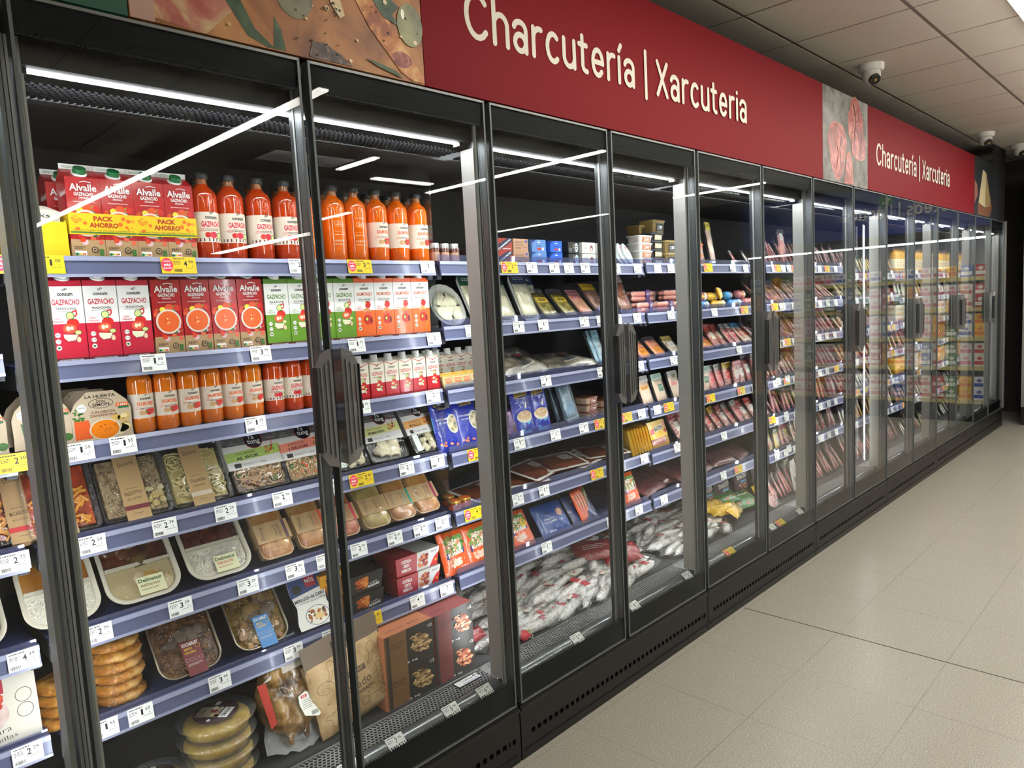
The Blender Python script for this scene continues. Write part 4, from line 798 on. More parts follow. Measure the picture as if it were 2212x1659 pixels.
# lasagne trays
def lasagne(key, w, h, cheese, title, band):
    b = MB(); dp = .04; ring = lambda s, y, R_: [(a, y, c+h/2) for a, c in rrect(w*s, h*s, R_)]
    b.loft([ring(.86, dp, .012), ring(1, .004, .022), ring(1.0, .0, .022), ring(.95, .001, .02)], M(186, 156, 118, .5), True, False)
    f = MB(); rings = []
    for s, y in ((.96, .006), (.92, -.004), (.7, -.008), (.3, -.009)): rings.append([(a, y, c+h/2) for a, c in rrect(w*s, h*s, .02*s)])
    f.loft(rings, cheese, False, True)
    k = MB(); z0, z1 = h*.25, h*.58; k.box(-w/2-.002, w/2+.002, -.013, -.012, z0, z1, KRAFT); k.box(-w/2-.003, -w/2-.002, -.013, .03, z0, z1, KRAFT); k.box(w/2+.002, w/2+.003, -.013, .03, z0, z1, KRAFT); p = Pr(k, front(-.013)); BR = M(60, 30, 24, .5)
    p.text('Dunany', -w*.33, (z0+z1)/2, .012, BR, .042, -.004, rot=PI/2-.1); p.text('LASAÑA DE', w*.08, (z0+z1)/2, .005, BR, .036, .01, rot=PI/2); p.text(title, w*.20, (z0+z1)/2, .010, band, .044, .0, rot=PI/2); p.rect(w*.34, w*.44, z0, z1, band)
    proto(key, 'lasagne_tray', 'ready meal', [('tray', b.mesh()), ('food', f.mesh()), ('lid_film', film_sheet(w, h, .012, -.0115, FILM, wr=.003, seed=5)), ('paper_sleeve', k.mesh(), 'brown kraft paper sleeve')])
CHS = MN((134, 74, 24), (180, 122, 56), (204, 158, 92), 16, .35, coat=.5, detail=6); CHG = MN((120, 96, 34), (170, 146, 66), (200, 180, 110), 18, .35, coat=.5); CHR = MN((130, 50, 24), (170, 84, 44), (200, 120, 76), 16, .35, coat=.5)
lasagne('l_can', .10, .19, CHS, 'CANELONES', M(96, 70, 80, .5)); lasagne('l_pol', .10, .19, CHS, 'POLLO', M(216, 84, 60, .5)); lasagne('l_bol', .095, .18, CHR, 'BOLOÑESA', M(206, 60, 80, .5)); lasagne('l_atun', .10, .18, CHG, 'ATÚN', M(170, 140, 90, .5)); lasagne('l_veg', .098, .18, CHS, 'VEGETAL', M(40, 140, 120, .5)); lasagne('l_ver', .10, .18, CHS, 'VERDURA', M(150, 30, 80, .5))
# rice dishes in metal-look trays
def socar(key, w, h, foodm, gm, labc, l2, deco):
    b = MB(); R = .045; ring = lambda W_, H_, R_, y: [(a, y, c+h/2) for a, c in rrect(W_, H_, R_, 6)]
    b.loft([ring(w-.03, h-.03, R-.012, .03), ring(w, h, R, .003), ring(w, h, R, 0), ring(w-.006, h-.006, R-.003, -.001), ring(w-.012, h-.012, R-.005, .004)], M(170, 160, 140, .25, .7), True, False)
    f = MB(); f.loft([ring(w-.012, h-.012, R-.005, .009), ring(w-.04, h-.04, R-.02, .006)], foodm, False, True); grains(f, -w*.42, w*.42, .006, h*.08, h*.9, 520, .006, .0014, gm, 5); deco(f, w, h)
    L = MB(); L.box(-w*.10, w*.20, -.003, -.0022, -.006, h*.46, M(*labc, .4)); p = Pr(L, front(-.003)); p.text('SOCARRÆT', w*.05, h*.41, .010, WHITE, w*.26, .03); p.text(l2[0], w*.0, h*.345, .007, M(236, 200, 60, .5), w*.13, .02); p.text(l2[1], w*.02, h*.295, .007, M(236, 200, 60, .5), w*.18, .02)
    for i in range(4): p.ring(-w*.06+w*.072*i, h*.19, .005, .005, .0006, M(200, 190, 190, .5), 10)
    p.fine(-w*.07, w*.16, h*.13, M(200, 190, 190, .5), 3); p.ring(w*.155, h*.36, .006, .006, .0008, M(236, 200, 60, .5), 12)
    proto(key, 'rice_tray', 'ready meal', [('tray', b.mesh()), ('food', f.mesh()), ('lid_film', film_sheet(w-.03, h-.03, .03, -.0015, FILM, seed=7, n=8)), ('paper_label', L.mesh())]); PROTO[key][2][2][1].transform(Matrix.Translation((0, 0, .015)))
def dm(f, w, h): lumps(f, -w*.3, w*.36, .004, h*.45, h*.66, 12, .012, [M(110, 92, 80, .5), M(84, 66, 56, .5)], 3, 1.6, .4)
def dsq(f, w, h): lumps(f, -w*.34, w*.3, .004, h*.5, h*.9, 10, .016, [M(96, 80, 66, .4), M(130, 104, 60, .4)], 6, 1.6, .4); lumps(f, -w*.36, w*.38, .004, h*.08, h*.4, 14, .009, [M(176, 136, 84, .4), M(150, 104, 60, .4)], 9, 1.6, .4)
socar('s_sec', .17, .195, MN((60, 34, 18), (92, 58, 32), (130, 92, 56), 40, .4, coat=.3), [M(120, 80, 48, .5), M(92, 56, 34, .5), M(150, 112, 70, .5)], (122, 52, 58), ('ARROZ', 'SECRETO IBÉRICO'), dm); socar('s_ban', .165, .195, MN((74, 50, 10), (110, 82, 22), (140, 110, 40), 40, .4, coat=.3), [M(140, 104, 34, .5), M(116, 84, 24, .5), M(160, 124, 50, .5)], (60, 130, 196), ('ARROZ', 'A BANDA'), dsq)
# hake tray
b = MB(); w, h = .12, .195; o = [(-w/2, 0), (w/2, 0), (w*.52, h*.1), (w*.42, h*.35), (w*.5, h*.6), (w*.46, h), (-w*.46, h), (-w*.5, h*.6), (-w*.42, h*.35), (-w*.52, h*.1)]; b.prism(o[::-1], 'y', -.003, -.002, M(226, 224, 218, .45)); p = Pr(b, front(-.003)); BLU = M(34, 62, 116, .45)
p.poly([(-w*.46, h), (w*.46, h), (w*.5, h*.6), (-w*.5, h*.52)][::-1], BLU); p.poly([(-w*.34, h*.82), (w*.30, h*.86), (w*.30, h), (-w*.34, h)], M(176, 106, 60, .4)); p.disc(-w*.14, h*.93, .014, .010, M(196, 140, 84, .4)); p.disc(w*.12, h*.95, .014, .010, M(206, 150, 90, .4)); p.rect(-w*.02, w*.28, h*.63, h*.85, M(166, 30, 50, .45)); p.text('NÔS', w*.13, h*.74, .016, WHITE, .030, .02)
p.disc(-w*.28, h*.64, .016, .014, INK, 18); p.text('MERLUZA del CABO', 0, h*.47, .010, INK, w*.86, .03, rot=.06); p.fine(-w*.3, w*.2, h*.40, INK, 1); p.text('300g', w*.34, h*.42, .006, INK, .022); p.disc(w*.06, h*.17, .040, .030, BLU, 26); p.disc(w*.06, h*.17, .038, .0285, M(230, 226, 214, .4), 26); p.spots(-.02, .034, h*.09, h*.26, 26, .003, .007, [M(180, 104, 40, .5), M(90, 70, 40, .5), M(150, 90, 50, .5)], 5); p.poly([(-.004, h*.12), (.03, h*.10), (.022, h*.20), (.0, h*.19)], M(226, 196, 130, .5))
t = MB(); tray_shell(t, w, h, .035, .02, M(40, 44, 56, .35)); proto('hake', 'hake_meal_tray', 'ready meal', [('tray', t.mesh()), ('card_sleeve', b.mesh(), 'blue and white card sleeve')])
# boxes
def carton_box(key, w, d, h, base, art, name='meal_box', taper=0, topart=None, label=None, side=None):
    b = MB(); t = taper; b.hexa([(-w/2+t, t, 0), (w/2-t, t, 0), (w/2-t, d-t, 0), (-w/2+t, d-t, 0), (-w/2, 0, h), (w/2, 0, h), (w/2, d, h), (-w/2, d, h)], base); fn = lambda x, z, l: (x*(1-2*t/w*(1-z/h)), t*(1-z/h)-l, z); art(Pr(b, fn), w, h)
    if topart: topart(Pr(b, top_(h)), w, d)
    if side: side(Pr(b, side_(-w/2)), d, h)
    proto(key, name, 'box', [(None, b.mesh())])
def a_asad(p, w, h): p.rect(-w/2, w/2, 0, h, M(26, 24, 24, .35)); p.spots(-w*.30, w*.02, h*.35, h*.8, 20, .006, .011, [M(196, 100, 40, .4), M(176, 80, 30, .4), M(220, 140, 60, .4)], 4); p.spots(-w*.36, w*.08, h*.15, h*.4, 12, .001, .003, [M(190, 90, 40, .4)], 6); p.text('AL PUNTO', w*.22, h*.40, .005, WHITE, .03, .0, rot=.1); p.text('ASADAS', w*.22, h*.25, .009, WHITE, .05, .03, rot=.06)
def a_cos(p, w, h):
    p.rect(-w/2, -w*.02, 0, h, M(166, 36, 48, .4))
    for i, t in enumerate(('COSTILLA', 'CERDO', 'BARBACOA')): p.text(t, -w*.27, h*(.74-.24*i), .012, WHITE, .042 if t != 'CERDO' else .028, .03)
    p.rect(-w*.02, w*.26, 0, h, M(190, 186, 180, .4)); p.spots(.006, w*.22, h*.15, h*.85, 24, .006, .010, [M(176, 80, 40, .4), M(206, 120, 70, .4), M(150, 50, 30, .4)], 4); p.rect(w*.26, w/2, 0, h, M(206, 206, 206, .4)); p.poly([(w*.3, 0), (w/2, 0), (w/2, h*.7), (w*.4, h*.5)], M(200, 30, 30, .4)); p.fine(w*.3, w*.45, h*.85, INK, 3); p.disc(w*.45, h*.3, .004, .004, YLW)
carton_box('asadas', .13, .12, .062, M(26, 24, 24, .35), a_asad, 'potato_meal_box', .006, lambda p, w, d: p.text('PATATAS', 0, .03, .012, M(120, 100, 80, .5), .07)); carton_box('costilla', .19, .13, .066, M(150, 34, 44, .4), a_cos, 'rib_meal_box', .008, lambda p, w, d: (p.rect(-w*.02, w/2, 0, d, M(186, 184, 180, .4)), p.rect(-w*.4, -w*.1, .02, .05, M(170, 60, 60, .5))))
carton_box('yellowmeal', .10, .12, .072, M(226, 160, 20, .45), lambda p, w, h: (p.rect(-w*.4, w*.4, h*.1, h*.5, M(190, 110, 30, .5)), p.text('POLLO', 0, h*.7, .012, INK, .06)), 'yellow_meal_box')
def a_big(cA, cB, food, t):
    def f(p, w, h):
        p.rect(-w/2, -w*.06, 0, h, cB); p.rect(-w*.06, w/2, 0, h, M(52, 48, 44, .4)); rg = random.Random(3)
        for i in range(90): a = rg.random()*6.3; r = rg.random()**.6; p.disc(w*.21+r*w*.20*math.cos(a), h*.5+r*h*.26*math.sin(a)-r*h*.1*math.cos(a), rg.uniform(.003, .008), rg.uniform(.002, .005), food[i % len(food)], 7)
        p.rect(-w/2+.004, -w/2+.012, 0, h, M(60, 56, 50, .5)); p.text(t[0], -w*.27, h*.72, .009, M(90, 50, 36, .5), w*.32, 0); p.text(t[1], -w*.27, h*.62, .006, M(90, 50, 36, .5), w*.24, 0); p.fine(-w*.4, -w*.14, h*.40, M(110, 66, 50, .5), 2); p.text('1/2', w*.42, h*.86, .010, WHITE, .012); p.text('2 kg', w*.02, h*.10, .008, WHITE, .03)
    return f
BOXA = M(188, 118, 82, .55); BOXB = M(146, 74, 72, .55)
carton_box('carrillera', .135, .17, .118, BOXA, a_big(0, M(126, 92, 58, .5), [M(196, 160, 110, .5), M(160, 120, 76, .5), M(220, 190, 140, .5), M(110, 80, 50, .5)], ('CARRILLERA', 'DE CERDO')), 'stew_box', 0, lambda p, w, d: (p.text('CARRILLERA', -w*.2, .03, .008, M(90, 50, 36, .5), .05), p.text('Mikel Lasa'[:5], w*.2, .03, .009, M(90, 50, 36, .5), .03)), side=lambda p, d, h: p.text('D', d*.4, h*.4, .03, M(60, 40, 30, .5), .02))
carton_box('rabo', .135, .17, .118, BOXB, a_big(0, M(120, 58, 56, .5), [M(226, 150, 110, .4), M(190, 90, 60, .4), M(240, 190, 150, .4), M(130, 50, 36, .4)], ('RABO', 'DE TERNERA')), 'stew_box', 0, lambda p, w, d: (p.text('RABO', -w*.25, .03, .012, M(100, 40, 40, .5), .04), p.rect(-w/2, w/2, d*.5, d*.505, M(110, 50, 50, .5))))
def a_emp(p, w, h):
    p.rect(-w/2, w/2, 0, h, M(216, 210, 196, .5)); p.text('empanadillas', -w*.12, h*.93, .018, INK, w*.62, -.01, rot=.1); p.rect(-w/2, w*.17, h*.64, h*.82, M(176, 24, 50, .5)); p.text('NAPOLITANA', -w*.16, h*.73, .014, WHITE, w*.56, .03, rot=.05)
    p.disc(-w*.14, h*.40, w*.34, h*.24, MN((120, 50, 60), (200, 170, 160), (226, 210, 206), 12, .5, bump=0), 24); p.disc(-w*.22, h*.34, w*.26, h*.15, MN((170, 90, 30), (206, 140, 70), (226, 180, 120), 18, .4, bump=0), 20); p.spots(-w*.1, w*.12, h*.48, h*.62, 14, .006, .012, [M(196, 50, 30, .4), M(210, 80, 40, .4)], 4)
    p.ring(w*.36, h*.55, .016, .016, .0012, INK, 16); p.ring(w*.36, h*.36, .016, .016, .0012, INK, 16); p.text('masa para', -w*.05, h*.16, .012, INK, w*.5, -.01, rot=.08); p.text('empanadillas', -w*.05, h*.07, .012, INK, w*.6, -.01, rot=.08)
carton_box('empanada', .19, .05, .185, M(216, 210, 196, .5), a_emp, 'pastry_box')
PINK = M(206, 90, 170, .4)
def a_pasta(p, w, h):
    p.rect(-w/2, w/2, 0, h, PINK); p.disc(-w*.05, h*.62, w*.46, h*.36, BLACK, 28); p.rect(-w*.4, w*.33, h*.22, h*.6, BLACK); p.rect(-w*.2, w*.22, h*.80, h*.88, M(230, 180, 130, .5)); p.text('GALLO', 0, h*.84, .010, M(120, 20, 30, .5), w*.3, .02); p.text('PastaBOX', -w*.02, h*.58, .022, WHITE, w*.74, .03); p.ring(w*.10, h*.58, .009, .009, .003, ORANGE, 14)
    p.text('YORK &', 0, h*.42, .010, WHITE, w*.4, .02); p.text('EMMENTAL', 0, h*.34, .010, WHITE, w*.52, .02); p.spots(-w*.3, w*.4, h*.06, h*.26, 14, .010, .015, [M(226, 190, 140, .4), M(236, 206, 160, .4), M(220, 140, 130, .4)], 7)
carton_box('pastabox', .12, .10, .165, PINK, a_pasta, 'pasta_box', .014)
# ---- round omelettes
EGG = MN((150, 84, 14), (196, 132, 44), (222, 172, 92), 46, .5, coat=.2, detail=8, bump=.6); EGGY = MN((190, 140, 30), (214, 170, 60), (226, 190, 90), 22, .45, coat=.2)
def disc_prof(R, h): return [(R*.80, 0), (R*.93, h*.12), (R, h*.45), (R*.97, h*.75), (R*.85, h*.96), (R*.4, h), (.001, h)]
b = MB(); b.lathe([(.052, 0), (.060, .003), (.063, .011), (.061, .018), (.054, .023), (.03, .026), (.001, .025)], EGG, 40); rg = random.Random(5); jit = {}; b.v = [jit.setdefault(q, (q[0]*(1+rg.uniform(-.03, .03)), q[1]*(1+rg.uniform(-.03, .03)), q[2]+rg.uniform(-.0015, .0015))) for q in b.v]; c = MB(); rg = random.Random(3); c.loft([[((.066+.010*rg.random())*math.cos(2*PI*i/26), (.066+.010*rg.random())*math.sin(2*PI*i/26), .003+.006*rg.random()) for i in range(26)], [(.063*math.cos(2*PI*i/26), .063*math.sin(2*PI*i/26), .014) for i in range(26)], [(.06*math.cos(2*PI*i/26), .06*math.sin(2*PI*i/26), .0275) for i in range(26)], [(.03*math.cos(2*PI*i/26), .03*math.sin(2*PI*i/26), .0278) for i in range(26)]], FILM, False, True)
om, of = b.mesh(), c.mesh(); proto('omelette', 'packed_omelette', 'omelette', [('omelette', om), ('wrapping_film', of)])
l = MB(); l.lathe([(.04, .0282), (.0395, .0284), (.001, .0284)], M(120, 150, 30, .4), 24); p = Pr(l, top_(.0285)); p.rect(-.025, .02, -.03, -.018, M(130, 140, 150, .4)); proto('omelette_l', 'packed_omelette', 'omelette', [('omelette', om), ('wrapping_film', of), ('round_label', l.mesh(), 'green label')])
b = MB(); b.lathe(disc_prof(.088, .036), EGGY, 36); c = MB(); c.lathe([(.086, -.002), (.096, .030), (.103, .034), (.105, .037), (.103, .040), (.098, .041), (.094, .044), (.04, .046), (.001, .046)], TRAYC, 40); l = MB(); l.lathe([(.060, .0465), (.0598, .0468), (.001, .0468)], M(66, 44, 48, .45), 32)
p = Pr(l, top_(.0469)); p.rect(-.034, .026, -.046, .052, M(30, 28, 28, .5)); p.rect(-.030, .022, -.044, -.018, WHITE); p.text('CEBOLLA', -.004, -.030, .011, INK, .044, .03); p.rect(-.030, .022, -.015, .050, MN((120, 110, 96), (150, 140, 124), (170, 160, 140), 20, .5, bump=0)); consum(p, -.004, .034, .8); p.spots(-.028, .02, -.012, .012, 9, .006, .010, [M(226, 200, 140, .5), M(160, 70, 60, .5), M(226, 220, 200, .5)], 4); p.rect(.032, .050, .006, .018, WHITE); p.fine(.034, .048, .013, INK, 3); p.disc(-.045, .0, .006, .005, WHITE, 10)
proto('tortilla', 'tortilla_tub', 'omelette', [('omelette', b.mesh()), ('clear_tub', c.mesh()), ('round_label', l.mesh(), 'dark round label reading CEBOLLA')])
# ---- roast chicken in a bag
def chicken_mesh():
    b = MB(); C = MN((62, 42, 20), (138, 100, 48), (190, 156, 96), 17, .35, coat=.4, detail=8)
    for c, r in (((0, .004, .045), (.082, .048, .10)), ((.035, -.02, .02), (.04, .03, .055)), ((-.035, -.02, .02), (.04, .03, .055)), ((-.03, -.018, .10), (.035, .03, .04)), ((.01, -.008, .10), (.045, .036, .045)), ((-.05, -.012, .05), (.022, .022, .05)), ((.052, -.012, .05), (.022, .022, .05)), ((-.028, -.016, .0), (.022, .02, .038)), ((.03, -.016, .0), (.022, .02, .038)), ((-.02, -.01, -.045), (.010, .010, .03)), ((.022, -.01, -.045), (.010, .010, .03)), ((0, -.02, .15), (.022, .02, .022))): b.ball(c, r, C, 14, 8)
    o = bpy.data.objects.new('tmp', b.mesh()); COL.objects.link(o); m = o.modifiers.new('r', 'REMESH'); m.mode = 'VOXEL'; m.voxel_size = .004; m.use_smooth_shade = True; s = o.modifiers.new('s', 'SMOOTH'); s.iterations = 6; s.factor = .6
    tx = bpy.data.textures.new('skin', 'CLOUDS'); tx.noise_scale = .03; dm_ = o.modifiers.new('d', 'DISPLACE'); dm_.texture = tx; dm_.strength = .010
    dg = bpy.context.evaluated_depsgraph_get(); dg.update(); me = bpy.data.meshes.new_from_object(o.evaluated_get(dg)); bpy.data.objects.remove(o); return me
def sheet(outline, cx, cz, y, m, amp=.004, seed=1, rings=6, bulge=.03, back=0):
    """a pillow-like bag side filling an outline"""
    b = MB(); rg = random.Random(seed); R = []
    for k in range(rings+1):
        t = 1-k/rings*.98; R.append([(cx+(x-cx)*t, y-bulge*(1-t*t)**.5+(rg.uniform(-amp, amp) if 0 < k else 0)+back*(1-t*t)*2, cz+(z-cz)*t) for x, z in outline])
    b.loft(R, m, False, True); return b
def wavy(pts, n=6, amp=.002, seed=1):
    rg = random.Random(seed); o = []
    for i, (x, z) in enumerate(pts):
        x2, z2 = pts[(i+1) % len(pts)]
        for k in range(n): t = k/n; o.append((x+(x2-x)*t+rg.uniform(-amp, amp), z+(z2-z)*t+rg.uniform(-amp, amp)))
    return o
bo = wavy([(-.085, -.07), (.02, -.10), (.10, -.05), (.085, .10), (.05, .19), (-.02, .19), (-.07, .10)], 5, .006, 3)
bf = sheet(bo, 0, .03, -.012, FILM, .006, 4, 6, .035); bk = sheet(bo, 0, .03, -.008, clear('cloudy_back_film', (.7, .7, .7), .25, .08, .9, bump=.5, bscale=40, dens=.5, body=(.7, .7, .7)), .003, 5, 6, -.03)
l = MB(); l.disc = None; p = Pr(l, front(-.052)); p.poly([(.01, -.012), (.045, -.026), (.068, -.012), (.066, .018), (.05, .034), (.024, .044), (.004, .038), (.002, .018)], M(222, 222, 210, .4)); p.rect(.010, .026, .030, .037, RED); p.text('NOEL', .018, .0335, .004, WHITE, .011, .02); p.fine(.010, .05, .023, INK, 5, .0013, .005); p.bars(.028, .046, -.018, -.008, INK)
t = MB(); t.add([(-.07, -.04, .10), (.075, -.045, .11), (.06, -.05, .155), (-.02, -.045, .125)], [(0, 1, 2, 3)], M(206, 196, 184, .5)); t.add([(-.085, -.04, .10), (-.065, -.045, .10), (-.06, -.045, .0), (-.075, -.04, -.01)], [(0, 1, 2, 3)], M(190, 60, 50, .5))
proto('chicken', 'bagged_roast_chicken', 'chicken', [('chicken', chicken_mesh()), ('bag_back', bk.mesh()), ('bag_film', bf.mesh()), ('paper_label', l.mesh(), 'white price label'), ('paper_band', t.mesh(), 'cream and red paper band')])
# ---- kraft paper bag
KB = MN((150, 120, 80), (176, 146, 104), (190, 162, 122), 20, .75, bump=.4); LINE = M(70, 52, 40, .6)
w, h = .23, .20; ob = [(-w/2, 0), (-w*.42, -.012), (w*.42, -.012), (w/2, 0), (w/2, h), (-w/2, h)]
f_ = sheet(wavy([(-w/2, 0), (w/2, 0), (w/2, h), (-w/2, h)], 8, .0015, 2), 0, h*.5, 0, KB, .0012, 2, 6, .022); f_.loft([[(x, .002, z) for x, z in [(-w/2, 0), (w/2, 0), (w/2, h), (-w/2, h)]], [(x*.9, .06, z*.9+.004) for x, z in [(-w/2, 0), (w/2, 0), (w/2, h), (-w/2, h)]]], KB, False, True)
def bagfn(x, z, l):
    t = max(abs(x)/(w/2), abs(z-h/2)/(h/2)); t = min(t, 1); return (x, -.022*math.sqrt(max(0, 1-t*t))-.0016-l, z)
p = Pr(f_, bagfn, .0001)
def sk(pts, cx, cz, k, wd=.0009): p.line([(cx+a*k, cz+c*k) for a, c in pts], wd, LINE)
drum = [(0, 0), (.2, .1), (.5, .7), (.8, .9), (.95, 1.3), (.7, 1.7), (.2, 1.6), (0, 1.1), (.15, .8), (-.1, .15), (-.3, .1), (-.2, -.15), (0, 0)]; wing = [(0, 0), (.3, .5), (.2, 1.0), (.6, 1.3), (.9, 1.0), (.8, .5), (1.4, .3), (1.1, .0), (.6, .1), (.3, -.2), (0, 0)]
sk(drum, .058, .135, .030); sk(wing, .066, .092, .026); sk(wing, -.058, .062, -.03); sk(drum, -.062, .150, .026)
for cx, cz, rx, rz, a in ((-.078, .135, .022, .017, .3), (-.03, .028, .026, .022, .5), (.088, .075, .020, .018, 0)): p.ring(cx, cz, rx, rz, .0009, LINE, 18); p.spots(cx-rx*.6, cx+rx*.6, cz-rz*.6, cz+rz*.6, 46, .0005, .0009, [LINE], int(cx*1000) % 17, 4)
p.rect(-.016, .040, .128, .143, M(84, 70, 56, .6)); p.text('LA GOURMET', .012, .1355, .009, KB, .048, .02, rot=.05); p.text('POLLO', .0, .116, .007, LINE, .026, .02, rot=.05); p.text('Asado', .010, .098, .022, M(84, 60, 44, .6), .078, -.006, rot=.1); p.text('TROCEADO', .018, .077, .010, LINE, .062, .02, rot=.05)
for i in range(22):
    a = 2*PI*i/22; p.line([(.008+.046*math.cos(a), .10+.036*math.sin(a)), (.008+.060*math.cos(a), .10+.047*math.sin(a))], .0008, LINE)
for cx in (.018, .078): p.ring(cx, .046, .013, .013, .0012, LINE, 18); p.ring(cx, .046, .009, .009, .0008, LINE, 14); 
p.text('PROTEÍNAS', .048, .052, .004, LINE, .03, .01, rot=.1); p.fine(-.004, .07, .016, LINE, 3); p.spots(-.09, .09, .02, .18, 26, .0008, .0018, [LINE], 5, 6)
tp = MB(); BRD = M(112, 96, 82, .6); zz = [(-w/2, h-.012)]+[(-w/2+w*i/30, h-.010+(.003 if i % 2 else -.002)) for i in range(31)]; tp.prism(zz+[(w/2, h+.055), (-w/2, h+.055)], 'y', -.003, -.001, BRD); p = Pr(tp, front(-.003)); p.poly([(-.03+.06*t_/10, h+.026+.009*s_) for s_ in (1,) for t_ in range(11)]+[(.03-.06*t_/10, h+.016) for t_ in range(11)], M(50, 40, 34, .6))
proto('kraftbag', 'paper_chicken_bag', 'bag', [('bag_body', f_.mesh()), ('bag_top', tp.mesh(), 'brown bag top with handle slot')])
# ---- small jars, tubs, small boxes, pouches
def jar(key, r, h, glass, lid, lab, name='small_jar'):
    b = MB(); b.lathe([(r*.9, 0), (r, .004), (r, h*.72), (r*.9, h*.78)], M(*glass, .15, coat=1), 20); c = MB(); c.lathe([(r*.96, h*.76), (r*.98, h*.78), (r*.98, h-.001), (r*.94, h)], M(*lid[0], .3, .6), 22); p = Pr(c, top_(h)); p.disc(0, 0, r*.82, r*.82, M(*lid[1], .4), 18); l = MB(); l.lathe([(r+.0004, h*.12), (r+.0004, h*.55)], M(*lab, .4), 20, cap=False); q = Pr(l, cyl(r+.0004), curved=True); q.fine(-r*.8, r*.8, h*.42, INK, 3, .0012, h*.1)
    proto(key, name, 'jar', [('jar_body', b.mesh()), ('lid', c.mesh()), ('paper_label', l.mesh())])
jar('roe', .024, .036, (130, 50, 16), ((190, 150, 60), (206, 90, 40)), (226, 80, 20), 'roe_jar'); jar('spice', .017, .07, (90, 44, 30), ((200, 200, 200), (210, 210, 210)), (196, 150, 120))
def small_box(key, w, d, h, c, art, name='small_box'): carton_box(key, w, d, h, M(*c, .45), art, name)
def a_con(p, w, h): p.poly([(-w*.5, h*.1), (-w*.2, h*.1), (w*.5, h*.75), (w*.5, h), (w*.2, h), (-w*.5, h*.4)], M(24, 30, 60, .4)); p.text('CONSORCIO', .002, h*.52, .007, WHITE, w*.9, .03, rot=.55); p.fine(-w*.1, w*.4, h*.2, WHITE, 2)
def a_anch(p, w, h): p.text('ANCHOAS', -w*.12, h*.72, .009, INK, w*.56, .0); p.text('DEL CANTÁBRICO', -w*.1, h*.5, .005, INK, w*.62, .01); p.disc(w*.36, h*.8, w*.08, h*.1, M(40, 90, 180, .5)); p.line([(w*.1, h*.3), (w*.25, h*.38), (w*.4, h*.3), (w*.42, h*.38)], .0012, INK); p.fine(-w*.36, w*.0, h*.3, INK, 3)
def a_blue(c2): 
    def f(p, w, h): p.poly([(-w/2, h*.7), (-w*.2, h), (-w/2, h)], M(30, 50, 120, .4)); consum(p, 0, h*.78, .6, WHITE); p.text('Anchoas', 0, h*.5, .006, INK, w*.4); p.disc(w*.0, h*.25, w*.16, h*.10, M(186, 50, 40, .4)); p.disc(w*.28, h*.25, w*.08, h*.13, WHITE)
    return f
def a_blk(p, w, h): p.disc(w*.24, h*.5, w*.15, h*.42, WHITE, 18); p.disc(w*.24, h*.5, w*.13, h*.36, M(160, 200, 220, .5), 18); p.disc(w*.24, h*.6, w*.10, h*.05, M(150, 40, 30, .4)); p.disc(w*.24, h*.4, w*.10, h*.05, M(150, 40, 30, .4)); p.ring(-w*.3, h*.3, .006, .006, .001, WHITE, 12); p.fine(-w*.1, w*.05, h*.8, M(200, 180, 110, .5), 6, .0014, .004)
def a_wht(p, w, h): p.text('Carpier', -w*.2, h*.68, .007, INK, w*.3, -.005); p.disc(w*.22, h*.45, w*.12, h*.3, M(120, 60, 40, .4), 14); p.disc(w*.22, h*.36, w*.07, h*.16, M(226, 200, 190, .4), 12); p.fine(-w*.38, -w*.1, h*.5, INK, 2)
small_box('x_con', .085, .09, .048, (160, 50, 34), a_con, 'anchovy_box'); small_box('x_anch', .085, .09, .048, (186, 142, 112), a_anch, 'anchovy_box'); small_box('x_lblue', .082, .09, .048, (90, 132, 190), a_blue(0), 'anchovy_box'); small_box('x_blue', .076, .09, .046, (34, 96, 200), a_blue(1), 'anchovy_box'); small_box('x_blk', .075, .09, .045, (30, 34, 34), a_blk, 'anchovy_box'); small_box('x_wht', .088, .09, .046, (222, 220, 210), a_wht, 'salmon_box')
small_box('x_brn', .05, .06, .06, (176, 130, 100), lambda p, w, h: (p.fine(-w*.4, w*.4, h*.8, INK, 6, .002, .006)), 'paste_box'); small_box('x_dark', .08, .06, .055, (44, 32, 34), lambda p, w, h: (p.ring(-w*.2, h*.5, .012, .010, .002, WHITE, 12), p.line([(-w*.05, h*.5), (w*.3, h*.5)], .004, M(200, 160, 90, .5))), 'anchovy_box')
def tub(key, w, d, h, c, lid, labc, name='pate_tub'):
    b = MB(); ring = lambda s, z: [(x*s, d/2+y*s, z) for x, y in rrect(w, d, .012)]; b.loft([ring(.86, 0), ring(.96, h*.82)], M(*c, .35, coat=.3), True, True); l = MB(); l.loft([ring(1.0, h*.82), ring(1.04, h*.86), ring(1.04, h*.95), ring(.97, h)], M(*lid, .35, coat=.3), True, True); k = MB(); fn = lambda x, z, li: (x, d*.04-.0012*0+(.001-z/h*.004)-.002-li, z); p = Pr(k, fn); p.rect(-w*.28, w*.28, h*.12, h*.7, M(*labc, .45)); p.ring(-w*.1, h*.42, .007, .006, .0022, WHITE, 12); p.rect(.0, w*.2, h*.32, h*.54, WHITE); p.fine(-w*.2, w*.2, h*.22, WHITE, 1)
    proto(key, name, 'tub', [('tub_body', b.mesh()), ('lid', l.mesh()), ('label', k.mesh())])
